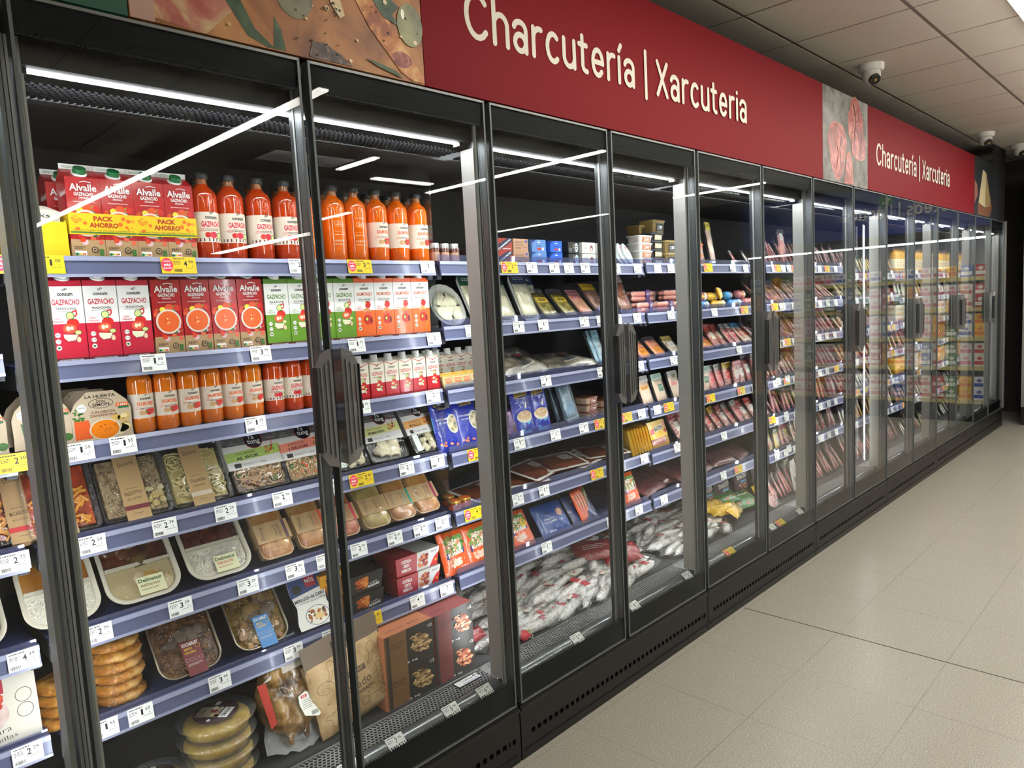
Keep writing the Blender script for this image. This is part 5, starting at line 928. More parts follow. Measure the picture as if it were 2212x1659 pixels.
tub('tub_gold', .10, .09, .062, (140, 116, 66), (156, 130, 76), (50, 56, 58)); tub('tub_or', .085, .08, .055, (226, 130, 110), (240, 104, 20), (230, 150, 120)); tub('tub_clear', .11, .08, .035, (196, 190, 180), (206, 206, 204), (220, 110, 60)); tub('tub_blk', .11, .08, .04, (36, 36, 36), (70, 72, 74), (196, 186, 150)); tub('tub_white', .10, .09, .05, (216, 216, 206), (226, 226, 220), (220, 170, 60), 'cheese_tub'); tub('tub_yel', .10, .09, .05, (226, 180, 60), (236, 200, 80), (230, 120, 40), 'cheese_tub'); tub('tub_tan', .08, .08, .032, (206, 180, 150), (120, 50, 40), (150, 60, 50), 'tuna_bowl')
def pouch(key, w, h, m, art, name='film_pouch', cat='pouch', bulge=.014, film=True, seed=1, wob=.0015):
    o = wavy([(-w/2, 0), (w/2, 0), (w/2, h), (-w/2, h)], 7, wob, seed); b = sheet(o, 0, h/2, 0, m, .0010, seed, 5, bulge); b2 = sheet(o, 0, h/2, .001, m, .001, seed+9, 4, -bulge*.6);
    oo = len(b.v); b.v += b2.v; b.f += [[k+oo for k in f] for f in b2.f]; b.mi += [b.mat(b2.m[i]) for i in b2.mi]; b.sm += b2.sm
    def fn(x, z, l): t = min(1, max(abs(x)/(w/2), abs(z-h/2)/(h/2))); return (x, -bulge*math.sqrt(max(0, 1-t*t))-.0013-l, z)
    p = Pr(b, fn, .00005); art(p, w, h); tree = [('pouch_body' if film else None, b.mesh())]
    if film:
        f = sheet(o, 0, h/2, 0, FILM, .0016, seed+3, 6, bulge+.0035); tree.append(('clear_film', f.mesh()))
    proto(key, name, cat, tree)
BLUP = M(24, 44, 160, .35, coat=.5)
def a_gula(p, w, h): 
    p.poly([(-w*.34, h*.82), (w*.30, h*.86), (w*.34, h*.97), (-w*.30, h*.93)], M(226, 190, 60, .4)); p.text('LA GULA', 0, h*.895, .012, M(20, 30, 90, .5), w*.56, .03, rot=.05); p.text('DEL NORTE', 0, h*.80, .005, WHITE, w*.4, .02); p.rect(-w*.26, w*.26, h*.04, h*.30, M(80, 170, 220, .4)); p.disc(0, h*.40, w*.38, h*.13, M(216, 210, 196, .4), 24); p.disc(0, h*.43, w*.33, h*.10, M(206, 176, 130, .5), 20)
    rg = random.Random(2)
    for i in range(26): x = rg.uniform(-w*.28, w*.26); z = rg.uniform(h*.37, h*.50); p.line([(x, z), (x+.008, z+rg.uniform(-.004, .004))], .0014, rg.choice([M(236, 230, 210, .5), M(176, 120, 70, .5), M(230, 160, 90, .5)]))
    p.poly([(w*.05, h*.60), (w*.12, h*.56), (w*.20, h*.72), (w*.12, h*.70)], M(226, 220, 206, .4)); p.text('Atún', 0, h*.17, .012, M(20, 40, 80, .5), w*.3, -.01, rot=.1)
def a_gambas(p, w, h): p.poly([(-w*.3, h*.88), (w*.3, h*.9), (w*.3, h), (-w*.3, h)], M(226, 190, 60, .4)); p.text('LA GULA', 0, h*.93, .010, M(20, 30, 90, .5), w*.5, .03); p.poly([(-w/2, h*.45), (w*.2, h*.5), (w*.2, h*.78), (-w/2, h*.75)], M(30, 140, 210, .4)); p.text('CON GAMBAS', -w*.1, h*.68, .007, WHITE, w*.6, .02); p.text('AL AJILLO', -w*.1, h*.60, .006, WHITE, w*.46, .02); p.disc(w*.26, h*.56, w*.26, h*.20, M(220, 216, 206, .4), 22); p.disc(w*.26, h*.56, w*.22, h*.17, MN((90, 120, 60), (196, 176, 140), (226, 216, 190), 60, .5, bump=0), 20); p.spots(-w*.4, w*.4, h*.06, h*.2, 7, .004, .007, [M(226, 130, 90, .4)], 3)
pouch('gula', .11, .185, BLUP, a_gula); pouch('gambas', .11, .175, BLUP, a_gambas)
ORP = M(232, 92, 22, .35, coat=.5)
def a_kri(p, w, h): p.spots(-w*.30, w*.30, h*.50, h*.86, 40, .007, .014, [LEAF, M(90, 140, 50, .5), M(120, 160, 70, .5)], 3); p.spots(-w*.22, w*.22, h*.52, h*.78, 60, .003, .006, [M(236, 220, 190, .5), M(226, 150, 110, .5), M(240, 236, 220, .5)], 5); p.poly([(-w*.36, h*.36), (w*.32, h*.44), (w*.34, h*.60), (-w*.34, h*.52)], M(40, 44, 120, .4)); p.text('Krissia', -.002, h*.48, .015, WHITE, w*.56, .03, rot=.09); p.spots(-w*.3, w*.2, h*.2, h*.34, 20, .006, .009, [M(226, 170, 140, .4), M(236, 200, 180, .4)], 6); p.text('Original', w*.22, h*.14, .006, WHITE, w*.3, .02)
pouch('krissia', .125, .155, ORP, a_kri)
def a_kri2(p, w, h): a_kri(p, w, h); p.disc(w*.22, h*.62, .017, .017, M(236, 200, 30, .4), 18); p.text('1€', w*.22, h*.66, .009, INK, .012, .02); p.fine(w*.22-.012, w*.22+.012, h*.60, INK, 2); p.text('x12', w*.25, h*.88, .009, WHITE, .02, .02)
pouch('krissia2', .13, .15, ORP, a_kri2, seed=4)
def a_pal(p, w, h): consum(p, -w*.12, h*.68, .9); p.text('PALITOS', -w*.12, h*.50, .009, M(220, 226, 236, .5), w*.34, -.002); p.text('DE SURIMI', -w*.12, h*.40, .009, M(220, 226, 236, .5), w*.40, -.002); p.disc(w*.26, h*.62, .020, .016, M(196, 140, 110, .4), 14); p.disc(w*.28, h*.66, .010, .008, M(226, 180, 150, .4), 10); [p.disc(-w*.26+.011*i, h*.12, .004, .004, M(200, 210, 226, .5), 8) for i in range(4)]
pouch('palitos', .185, .14, M(20, 66, 140, .35, coat=.5), a_pal, seed=6); pouch('surimi', .17, .14, M(36, 56, 110, .35, coat=.5), lambda p, w, h: (p.disc(w*.1, h*.55, .026, .018, M(186, 130, 100, .4), 14), p.fine(-w*.3, w*.0, h*.8, WHITE, 3)), seed=8)
PUR = M(74, 44, 58, .45); pouch('purple', .10, .12, M(96, 60, 120, .3, coat=.5), lambda p, w, h: p.spots(-w*.4, w*.4, h*.1, h*.9, 30, .003, .009, [M(60, 40, 80, .4), M(170, 120, 190, .4), M(70, 50, 50, .4)], 3), seed=3)
def a_sna(p, w, h): p.disc(0, h*.80, w*.22, h*.07, M(206, 60, 50, .4), 16); p.ring(0, h*.80, w*.22, h*.07, .002, M(230, 180, 170, .4), 16); p.text('SNACKIN', 0, h*.52, .024, M(210, 206, 200, .5), w*.78, .03, rot=.06); p.rect(-w*.2, w*.22, h*.32, h*.39, M(90, 160, 200, .5)); p.spots(-w*.3, w*.3, h*.08, h*.28, 18, .005, .01, [M(196, 150, 120, .5), M(150, 90, 70, .5)], 3)
pouch('snackin', .14, .17, PUR, a_sna, film=False, bulge=.02)
pouch('greenbag', .20, .13, M(60, 120, 50, .3, coat=.5), lambda p, w, h: (p.spots(-w*.4, w*.4, h*.1, h*.9, 30, .004, .012, [M(90, 150, 70, .4), M(40, 90, 40, .4), M(206, 90, 40, .4), M(120, 80, 60, .4)], 4), p.text('CAMPOFRIO', 0, h*.7, .012, WHITE, w*.5, .02)), seed=11)
pouch('fishbag', .30, .20, MN((60, 56, 44), (120, 112, 92), (170, 164, 150), 16, .3, coat=.6), lambda p, w, h: (p.poly([(-w*.1, h*.1), (w*.22, h*.2), (w*.16, h*.62), (-w*.14, h*.55)], M(206, 206, 200, .5)), p.rect(-w*.02, w*.08, h*.44, h*.50, RED), p.text('LUBINA', w*.02, h*.34, .010, INK, .06, .01), p.fine(-w*.08, w*.14, h*.26, M(60, 80, 110, .5), 4, .002, .006)), 'bagged_fish', 'fish', .03, seed=5, wob=.006)
pouch('salmonpack', .24, .16, MN((90, 44, 26), (130, 66, 40), (70, 40, 30), 12, .3, coat=.6), lambda p, w, h: (p.line([(-w*.46, h*.05), (w*.46, h*.05), (w*.46, h*.95), (-w*.46, h*.95), (-w*.46, h*.05)], .014, M(200, 200, 196, .4)), p.rect(w*.1, w*.34, h*.5, h*.8, M(206, 206, 200, .4)), p.fine(w*.12, w*.32, h*.7, INK, 3, .003, .010)), 'smoked_fish_pack', 'fish pack', .006, seed=2, wob=.004)
pouch('curedbag', .30, .17, MN((70, 30, 34), (110, 56, 58), (50, 34, 32), 14, .3, coat=.6), lambda p, w, h: None, 'bagged_cured_meat', 'meat pack', .02, seed=7, wob=.006)
pouch('redbag', .20, .11, M(140, 24, 34, .35, coat=.5), lambda p, w, h: (p.fine(-w*.3, w*.3, h*.6, WHITE, 3, .003, .010), p.spots(-w*.4, w*.4, h*.1, h*.9, 20, .003, .006, [M(190, 70, 70, .4)], 4)), 'red_sausage_bag', 'bag', .022, seed=13, wob=.006)
pouch('yellowbag', .16, .07, M(226, 180, 30, .35, coat=.5), lambda p, w, h: p.spots(-w*.4, w*.4, h*.1, h*.9, 16, .003, .009, [M(190, 130, 20, .4), M(240, 210, 90, .4), M(60, 60, 40, .4)], 4), 'yellow_snack_bag', 'bag', .02, seed=14, wob=.006)
# ---- vacuum packs and clear trays of sliced meat
def pack(key, w, h, meat, head, lab, dp=.012, name='sliced_meat_pack', round_=.012, headh=.22, labp=(0, .5, .5, .3), art=None, filmm=None, backc=None):
    b = MB(); ring = lambda s, y, q=0: [(a*s, y, c*s+h/2) for a, c in rrect(w, h, round_)]
    b.loft([ring(1, 0), ring(1, .002), ring(.92, dp)], backc or TRAYC, False, True)
    mm = MB(); ring2 = lambda s, y: [(a*s, y, c*s+h*.46) for a, c in rrect(w*.84, h*.76, round_)]
    mm.loft([ring2(1, .004), ring2(.96, -.002), ring2(.6, -.003)], meat, True, True)
    p = Pr(mm, front(-.0032)); k = 1
    if head: p.poly([(x, z) for x, z in [(-w*.48, h*(1-headh)), (w*.48, h*(1-headh)), (w*.48, h*.985), (-w*.48, h*.985)]], M(*head, .4, coat=.3)); p.fine(-w*.34, w*.34, h*(1-headh*.4), WHITE if sum(head) < 450 else INK, 2, .003, .007, len(key))
    if lab: x, z, lw, lh = labp; p.rect(w*(x-lw/2), w*(x+lw/2), h*(z-lh/2), h*(z+lh/2), M(*lab, .45)); p.fine(w*(x-lw*.4), w*(x+lw*.4), h*(z+lh*.2), INK if sum(lab) > 380 else WHITE, 3, .0022, .006, len(key)+3)
    if art: art(p, w, h)
    b2 = MB(); oo = 0
    fm = film_sheet(w*.98, h*.98, round_, -.0045, filmm or FILM, wr=.0035, seed=len(key)*3+int(w*100), n=8)
    proto(key, name, 'packaged food', [('tray', b.mesh()), ('contents', mm.mesh()), ('lid_film', fm)])
    # a joined one-mesh version for the far shelves
    j = MB()
    for me in (b, mm): 
        oo = len(j.v); j.v += me.v; j.f += [[q+oo for q in f] for f in me.f]; j.mi += [j.mat(me.m[i]) for i in me.mi]; j.sm += me.sm
    oo = len(j.v); j.v += [tuple(v.co) for v in fm.vertices]; j.f += [[q+oo for q in f.vertices] for f in fm.polygons]; fi = j.mat(filmm or FILM); j.mi += [fi]*len(fm.polygons); j.sm += [True]*len(fm.polygons)
    proto(key+'_far', name, 'packaged food', [(None, j.mesh())])
HAMP = MN((176, 92, 92), (206, 130, 126), (226, 168, 160), 20, .35, coat=.4); JAM = MN((110, 26, 28), (150, 50, 46), (200, 130, 116), 22, .35, coat=.4, dist=2); CHOR = MN((130, 40, 22), (170, 66, 34), (206, 130, 96), 60, .35, coat=.4); TURK = MN((206, 176, 150), (222, 196, 172), (232, 214, 196), 14, .4, coat=.3)
SAL = MN((120, 50, 54), (160, 90, 90), (216, 190, 184), 90, .4, coat=.3); BAC = MN((130, 50, 50), (190, 120, 110), (230, 206, 190), 12, .35, coat=.4, stretch=(1, 1, 6)); CHE = MN((222, 196, 110), (232, 212, 140), (238, 224, 170), 10, .4, coat=.3); CHW = MN((222, 216, 196), (230, 226, 210), (236, 232, 222), 10, .4, coat=.3)
NOODW = MN((190, 186, 150), (214, 210, 176), (232, 230, 206), 40, .35, coat=.4, stretch=(5, 1, 1)); OLV = MN((70, 66, 20), (130, 116, 40), (176, 166, 90), 40, .3, coat=.5)
KEYS = {}
NMS = {'k_jam': 'cured_ham_pack', 'k_jam2': 'cured_ham_pack', 'k_cho': 'chorizo_pack', 'k_tur': 'turkey_pack', 'k_sal': 'salami_pack', 'k_bac': 'bacon_pack', 'k_bacr': 'bacon_pack', 'k_che': 'cheese_pack', 'k_chg': 'cheese_pack', 'k_chb': 'cheese_pack', 'k_chw': 'cheese_pack', 'k_purp': 'cheese_pack', 'k_yel': 'cheese_pack', 'k_blue': 'turkey_pack', 'k_pavo': 'turkey_pack', 'k_pavog': 'turkey_pack', 'k_pavoy': 'turkey_pack'}
def pk(key, desc, *a, **k):
    if key in NMS: k['name'] = NMS[key]
    pack(key, *a, **k); KEYS[key] = desc
pk('k_ham', 'pale pink sliced ham pack', .12, .15, HAMP, (226, 226, 222), (232, 60, 70)); pk('k_jam', 'dark red cured ham pack', .13, .19, JAM, (30, 60, 50), (226, 222, 214), headh=.18); pk('k_jam2', 'red cured ham pack with black header', .13, .18, JAM, (26, 26, 28), (220, 216, 206)); pk('k_cho', 'orange red chorizo pack', .12, .16, CHOR, (226, 70, 30), (240, 230, 200))
pk('k_tur', 'beige sliced turkey pack', .12, .15, TURK, (60, 130, 110), (226, 222, 212)); pk('k_sal', 'speckled salami pack', .12, .17, SAL, (40, 36, 38), (230, 226, 220)); pk('k_bac', 'streaky bacon pack', .13, .15, BAC, (236, 196, 30), (230, 60, 40)); pk('k_bacr', 'streaky bacon pack with red header', .13, .15, BAC, (190, 36, 44), (236, 230, 220)); pk('k_che', 'yellow sliced cheese pack', .12, .14, CHE, (240, 190, 40), (230, 120, 30))
pk('k_chg', 'yellow cheese pack with green header', .12, .14, CHE, (60, 130, 60), (240, 236, 220)); pk('k_chb', 'white cheese pack with blue header', .12, .14, CHW, (40, 90, 170), (236, 236, 230)); pk('k_chw', 'white soft cheese pack', .12, .13, CHW, (230, 226, 210), (210, 170, 70)); pk('k_pinkw', 'long white and pink ham pack', .13, .21, HAMP, (232, 228, 222), (236, 234, 228), labp=(0, .55, .5, .16)); pk('k_pink', 'pack with bright pink header', .12, .16, HAMP, (226, 80, 120), (240, 220, 60)); pk('k_blue', 'pack with sky blue header', .12, .16, TURK, (40, 140, 200), (230, 70, 40))
pk('k_purp', 'cheese pack with purple header', .12, .14, CHE, (110, 60, 140), (240, 200, 60)); pk('k_white', 'pale ham pack with white card', .12, .17, HAMP, (232, 230, 224), (232, 230, 224), headh=.34, labp=(0, .3, .4, .2)); pk('k_yel', 'orange-gold cheese pack', .12, .15, MN((196, 120, 20), (222, 156, 50), (236, 196, 110), 30, .4, coat=.3), None, (240, 220, 160))
pk('k_tub', 'round white noodle tray', .15, .17, NOODW, None, None, round_=.07, name='noodle_tray', backc=M(206, 206, 196, .35, coat=.4)); pk('k_eelg', 'white noodle tray with green header', .12, .20, NOODW, (24, 80, 50), None, round_=.02, name='noodle_tray', backc=M(216, 218, 214, .3, coat=.4)); pk('k_eelb', 'white noodle tray with navy header', .12, .20, NOODW, (24, 50, 84), None, round_=.02, name='noodle_tray', backc=M(216, 218, 214, .3, coat=.4))
pk('k_oliv', 'olive skewer tray with yellow label', .12, .16, OLV, None, (232, 196, 30), labp=(0, .6, .7, .16), name='olive_tray', art=lambda p, w, h: p.text('GILDA', 0, h*.6, .012, INK, w*.5, .03)); pk('k_rose', 'pink and white fish pack', .12, .15, MN((170, 90, 60), (200, 140, 110), (220, 180, 150), 10, .4), (196, 130, 140), (206, 60, 80), name='fish_pack', labp=(-.05, .68, .6, .12))
pk('k_mack', 'mackerel pack with yellow header', .14, .18, MN((90, 60, 56), (140, 100, 90), (190, 150, 130), 18, .35, coat=.4), (236, 196, 30), (40, 56, 150), name='fish_pack', labp=(0, .12, .9, .14)); pk('k_window', 'grey-blue box pack with amber window', .15, .20, MN((90, 44, 16), (140, 76, 30), (110, 60, 30), 10, .2, coat=.8), (150, 130, 130), (226, 180, 40), name='fish_pack', backc=M(84, 92, 112, .4), labp=(-.35, .5, .08, .3)); pk('k_muss', 'clear mussel pack with blue and black label', .12, .19, MN((200, 190, 160), (226, 220, 200), (180, 170, 150), 30, .4), (200, 200, 196), (50, 60, 80), name='fish_pack', labp=(.1, .45, .6, .4)); pk('k_lblue', 'pale blue fish pack', .10, .17, MN((110, 170, 200), (150, 196, 216), (196, 220, 230), 30, .35, coat=.4), (150, 200, 220), (210, 226, 232), name='fish_pack')
pk('k_teal', 'blue film tray with silver lid', .13, .20, MN((60, 90, 110), (96, 130, 150), (170, 190, 200), 20, .3, coat=.6), None, (90, 140, 170), name='fish_tray', labp=(0, .3, .5, .2), backc=M(130, 150, 160, .3, coat=.5)); pk('k_frank', 'orange frankfurter pack', .12, .13, MN((196, 100, 70), (222, 140, 100), (232, 170, 140), 14, .35, coat=.5, stretch=(1, 1, 8)), None, (240, 150, 20), name='sausage_pack', labp=(0, .3, .6, .3)); pk('k_sard', 'tin-coloured sardine pack with green edge', .12, .12, MN((150, 130, 100), (206, 190, 160), (120, 90, 60), 20, .35, coat=.5), (206, 180, 40), (230, 226, 220), name='fish_pack')
pk('k_pavo', 'sliced turkey pack with meal picture', .12, .15, TURK, (206, 206, 200), (230, 70, 60), name='sliced_meat_pack', labp=(-.1, .55, .5, .12), art=lambda p, w, h: (p.disc(w*.05, h*.82, w*.26, h*.10, WHITE, 16), p.disc(w*.05, h*.82, w*.22, h*.08, M(130, 110, 70, .5), 14))); pk('k_pavog', 'sliced turkey pack with green label', .12, .15, TURK, (176, 206, 190), (40, 120, 80), labp=(.1, .5, .4, .24)); pk('k_pavoy', 'sliced turkey pack with orange label', .12, .15, TURK, (196, 190, 186), (236, 160, 40), labp=(.0, .6, .7, .12))
pk('k_bacon', 'big yellow bacon pack', .17, .13, BAC, None, None, name='bacon_pack', art=lambda p, w, h: (p.rect(-w*.49, w*.49, h*.34, h*.99, M(226, 184, 16, .35, coat=.5)), p.poly([(-w*.18, h*.56), (w*.32, h*.62), (w*.32, h*.84), (-w*.18, h*.78)], M(230, 220, 190, .4)), p.text('BACON', w*.07, h*.70, .022, INK, w*.46, .04, rot=.07), p.poly([(-w*.42, h*.50), (-w*.2, h*.52), (-w*.2, h*.72), (-w*.42, h*.70)], RED), p.spots(w*.28, w*.46, h*.5, h*.95, 14, .006, .012, [M(190, 50, 40, .4), M(230, 150, 120, .4)], 4)), backc=M(206, 160, 30, .4)); pk('k_cardw', 'white card pack of cured ham marked 1934', .13, .21, M(222, 220, 210, .5), None, None, name='sliced_meat_pack', art=lambda p, w, h: (p.rect(-w*.44, w*.44, h*.05, h*.97, M(226, 224, 216, .5)), p.text('1934', 0, h*.78, .018, INK, .05, .02), p.fine(-w*.3, w*.3, h*.62, INK, 1, .004), p.spots(-w*.1, w*.1, h*.2, h*.45, 10, .006, .012, [RED, M(200, 130, 60, .5), LEAF], 3)))
pk('k_long', 'tall narrow pack with yellow top', .062, .235, MN((170, 130, 110), (200, 170, 150), (226, 210, 190), 20, .35, coat=.4), (226, 206, 40), (230, 230, 210), name='snack_sausage_pack', headh=.2, labp=(0, .35, .6, .16), round_=.01); pk('k_longc', 'tall clear pack of diced ham', .075, .23, MN((150, 70, 66), (190, 110, 100), (220, 180, 170), 40, .35, coat=.4), None, (226, 226, 224), name='diced_ham_pack', labp=(0, .78, .5, .18), round_=.01)
# oyster-shaped white trays
b = MB(); o = [(.04*math.cos(2*PI*i/20)*(1+.12*math.cos(4*PI*i/20)), .055+.055*math.sin(2*PI*i/20)) for i in range(20)]; b.prism(o, 'y', 0, .012, M(206, 214, 214, .35, coat=.4)); p = Pr(b, front(0)); p.line([(-.02, .02), (-.005, .09)], .0016, M(170, 180, 180, .5)); p.line([(.01, .02), (.015, .09)], .0016, M(170, 180, 180, .5)); p.disc(.008, .085, .008, .008, M(220, 60, 40, .4)); p.fine(-.012, .02, .06, INK, 4, .002, .008); proto('oyster', 'shaped_white_tray', 'tray', [(None, b.mesh())])
# mortadella / chilled rolls
def roll(key, L, r, c1, c2, name='cooked_sausage_roll'):
    b = MB(); n = 18; prof = [(-L/2, .3), (-L/2+.006, .8), (-L/2+.014, 1), (L/2-.014, 1), (L/2-.006, .8), (L/2, .3)]; b.loft([[(x, r*s*math.cos(2*PI*i/n)+r, r*s*math.sin(2*PI*i/n)+r) for i in range(n)] for x, s in prof], M(*c1, .3, coat=.6)); 
    fn = lambda x, z, l: (x, r-(r+.0004+l)*math.cos(z/r), r+(r+.0004+l)*math.sin(z/r)); p = Pr(b, fn); 
    for x0, x1, c in ((-L*.28, L*.10, c2), (L*.14, L*.3, (236, 232, 220))): 
        v = [(x0+(x1-x0)*i, -r*.9+r*2*.95*j/6) for i in (0, 1) for j in range(7)]; p._a(v, [(j, j+7, j+8, j+1) for j in range(6)], M(*c, .35, coat=.4))
    p.disc(L*.0, .0, .013, .010, M(226, 200, 60, .4)); p.text('consum', -L*.09, .012, .006, WHITE, .03, .03); proto(key, name, 'sausage', [(None, b.mesh())])
roll('r_blue', .13, .023, (60, 150, 210), (30, 120, 190)); roll('r_yel', .13, .023, (220, 170, 50), (226, 190, 60)); roll('r_pink', .13, .025, (190, 110, 110), (190, 40, 50)); roll('r_frank', .15, .012, (222, 150, 130), (226, 160, 140))
b = MB()
for k in range(2):
    for j in range(2): 
        L = .17; r = .013; n = 12; cy0, cz0 = .014+.027*k, .013+.025*j; b.loft([[(x, cy0+r*s*math.cos(2*PI*i/n), cz0+r*s*math.sin(2*PI*i/n)) for i in range(n)] for x, s in ((-L/2, .3), (-L/2+.01, .95), (-.002, .98), (.002, .98), (L/2-.01, .95), (L/2, .3))], M(214, 140, 126, .3, coat=.6))
c = MB(); c.box(.015, .045, -.002, .058, -.0005, .055, M(80, 50, 110, .4)); p = Pr(c, front(-.002)); p.text('AVE', .03, .035, .010, WHITE, .02, .02); f = MB(); f.loft([[(x, y*s+.028, z*s+.026) for y, z in rrect(.064, .06, .014)] for x, s in ((-.10, .7), (-.09, 1), (.09, 1), (.10, .7))], FILM)
proto('frankpk', 'frankfurter_pack', 'sausage pack', [('sausages', b.mesh()), ('paper_band', c.mesh(), 'purple paper band'), ('wrapping_film', f.mesh())])
# fuet: white cured sausage in film
FU = MN((176, 160, 150), (222, 218, 210), (242, 240, 236), 120, .7, bump=.8, lo=.3, hi=.6)
def fuet(key, L, r, bend, red=False):
    b = MB(); pts = []; rr = []
    for i in range(11): t = i/10; pts.append((L*(t-.5), bend*math.sin(PI*t), r+.002)); rr.append(r*(.25 if i in (0, 10) else (.85 if i in (1, 9) else 1+.05*math.sin(i*2.3))))
    b.tube(pts, rr, FU, 12); b.tube([(-L/2, 0, r), (-L/2-.012, .003, r)], .002, M(220, 216, 200, .6), 6)
    f = MB(); R = []; rg = random.Random(len(key))
    for i in range(9):
        t = i/8; s = (.9 if i in (0, 8) else 1.25); R.append([(L*1.25*(t-.5), bend*math.sin(PI*t)+(r*s+rg.uniform(-.003, .004))*math.cos(2*PI*k/10)*(1.5 if i in (0, 8) else 1.2), r+.003+(r*s*(.25 if i in (0, 8) else 1)+rg.uniform(-.002, .003))*math.sin(2*PI*k/10)) for k in range(10)])
    f.loft(R, FILMW, False, False); t = MB(); t.box(L*.1, L*.24, -.018, .018, 2*r+.003, 2*r+.004, M(200, 40, 50, .4) if red else M(214, 206, 190, .5)); p = Pr(t, top_(2*r+.004)); p.disc(L*.2, .0, .006, .006, M(200, 40, 80, .4)); p.fine(L*.11, L*.17, .006, INK, 3)
    proto(key, 'cured_sausage', 'sausage', [('sausage', b.mesh()), ('wrapping_film', f.mesh()), ('paper_label', t.mesh(), 'red label' if red else 'cream label')])
fuet('fu0', .24, .0155, .012); fuet('fu1', .22, .017, -.01, True); fuet('fu2', .26, .014, .02)
b = MB(); b.lathe([(.001, 0), (.02, .004), (.024, .02), (.012, .034), (.006, .042)], M(200, 50, 60, .35, coat=.5), 18); p = Pr(b, lambda x, z, l: (x, -.0245-l, z)); p.disc(0, .018, .012, .012, M(206, 190, 140, .5)); p.disc(0, .018, .009, .009, M(90, 120, 90, .5)); c = MB(); c.tube([(.01, 0, .03), (.03, -.004, .022), (.04, -.004, .006), (.03, .0, -.006), (.02, .0, .004), (.008, 0, .03)], .0022, WHITE, 8); proto('redtag', 'hanging_red_tag', 'tag', [('tag_body', b.mesh()), ('string', c.mesh(), 'white looped string')])
# ---- maker's plate and warning sheet
b = MB(); b.box(-.05, .05, -.02, .02, 0, .003, M(40, 42, 44, .4)); p = Pr(b, top_(.003)); p.rect(-.048, -.022, -.017, .014, WHITE); p.fine(-.044, -.026, .004, GREYT, 2); p.rect(-.020, .049, -.017, .014, WHITE); p.text('COSTAN', .006, .002, .012, M(24, 40, 70, .5), .044, .03); p.spots(.032, .045, -.006, .010, 14, .002, .003, [M(24, 40, 70, .5)], 3); p.rect(-.014, .044, -.013, -.010, M(40, 100, 170, .5)); proto('plate', 'maker_plate', 'plate', [(None, b.mesh())])
b = MB(); b.box(-.14, .14, 0, .14, 0, .001, M(170, 166, 166, .5)); p = Pr(b, lambda x, y, l: (x, y, -l)); p.fine(-.12, .0, .11, INK, 9, .003, .009); p.fine(.03, .12, .11, INK, 9, .003, .009, 3); p.poly([(.0, .09), (.03, .09), (.015, .115)], M(236, 190, 30, .5)); proto('sheet', 'warning_sheet', 'sheet', [(None, b.mesh())])
# ---- price tags
def price_tag(txt, kind='w'):
    key = 'tag'+kind+txt
    if key not in PROTO:
        w = .060 if kind == 'w' else .088; h = .0425; b = MB(); b.box(0, w, -.0012, 0, -h, 0, WHITE if kind == 'w' else YLW); p = Pr(b, front(-.0012)); e, c = txt.split('.'); x1 = w-.014
        p.text(e, x1-.013, -.017, .0145, INK, .0085 if e != '1' else .005, .02); p.text(c, x1+.001, -.0125, .008, INK, .011, .01); p.text('€', x1+.004, -.023, .004, INK, .003, .01); p.fine(x1-.013, x1+.010, -.029, INK, 1, .001)
        xs = .004 if kind == 'w' else .031; p.fine(xs, xs+.030, -.006, INK, 1, .0024, .003, len(PROTO)); p.fine(xs, xs+.018, -.012, INK, 3, .0013, .0034, len(PROTO)+1); p.bars(xs, xs+.019, -.039, -.031, INK, len(PROTO))
        if kind == 'y':
            p.disc(.015, -.020, .0145, .0175, M(232, 50, 80, .5), 20); p.text('AHORA', .015, -.011, .004, WHITE, .018, .01); p.text('MÁS', .015, -.020, .0075, WHITE, .016, .03); p.text('BARATO', .015, -.029, .004, WHITE, .020, .01)
        proto(key, 'price_tag', 'price tag', [(None, b.mesh())])
    return key
def tag(u_, txt, px, kind='w'):
    zt = LV[u_][px[0]]; x = Xs(px[1], .279, zt)
    put(price_tag(txt, kind), x, .2825, zt+.0015, (-math.atan2(.007, .045), 0, 0), ('yellow' if kind == 'y' else 'white')+' price tag reading '+txt, zone=('tag', u_, px[0]))
# ================================================================ products: placement
def S(key, u_, L, px, desc=None, yf=.312, dz=0, lean=0, yaw=0, dp=.03, s=1, x=None, tilt=0):
    z = (LV[u_][L]-.003) if L < 6 else ZD+.001
    x = Xs(px, yf, z) if x is None else x
    return put(key, x, yf, z+dz+dp*math.sin(math.radians(lean)), (-math.radians(lean), math.radians(tilt), math.radians(yaw)), desc, s, (('shelf', u_, L) if L < 6 else ('deck', u_, 6)))
# --- first pair (unit 0)
S('yellowbox', 0, 0, 0, 'yellow display box of cream pouches', x=.085)
for i in range(2): S('twin', 0, 0, 0, 'red twin pack of gazpacho cartons with yellow sleeve', x=.229+.148*i)
for i in range(2): S('twin', 0, 0, 0, 'rear red twin pack of gazpacho cartons', x=.21+.150*i, yf=.40)
x1 = Xs(450, .35, 1.70)
for i, px in enumerate((450, 507, 567, 624)): S('b_gaz', 0, 0, px, 'tall gazpacho bottle with cream label', yf=.347)
for px in (664, 727, 773): S('b_plain', 0, 0, px, 'tall plain orange salmorejo bottle printed in white', yf=.347)
for px in (819, 863, 906): S('b_sal', 0, 0, px, 'tall salmorejo bottle with pink cream label', yf=.347)
for i, px in enumerate((450, 507, 567, 624, 664, 727, 773, 819, 863, 906)): S('b_gaz' if i < 4 else ('b_plain' if i < 7 else 'b_sal'), 0, 0, 0, 'rear row orange bottle', x=Xs(px, .347, 1.697)+.022, yf=.425)
xs = [.129, .2045, .280]
for i, x in enumerate(xs): S('c_red', 0, 1, 0, 'white and red tradicional gazpacho carton', x=x)
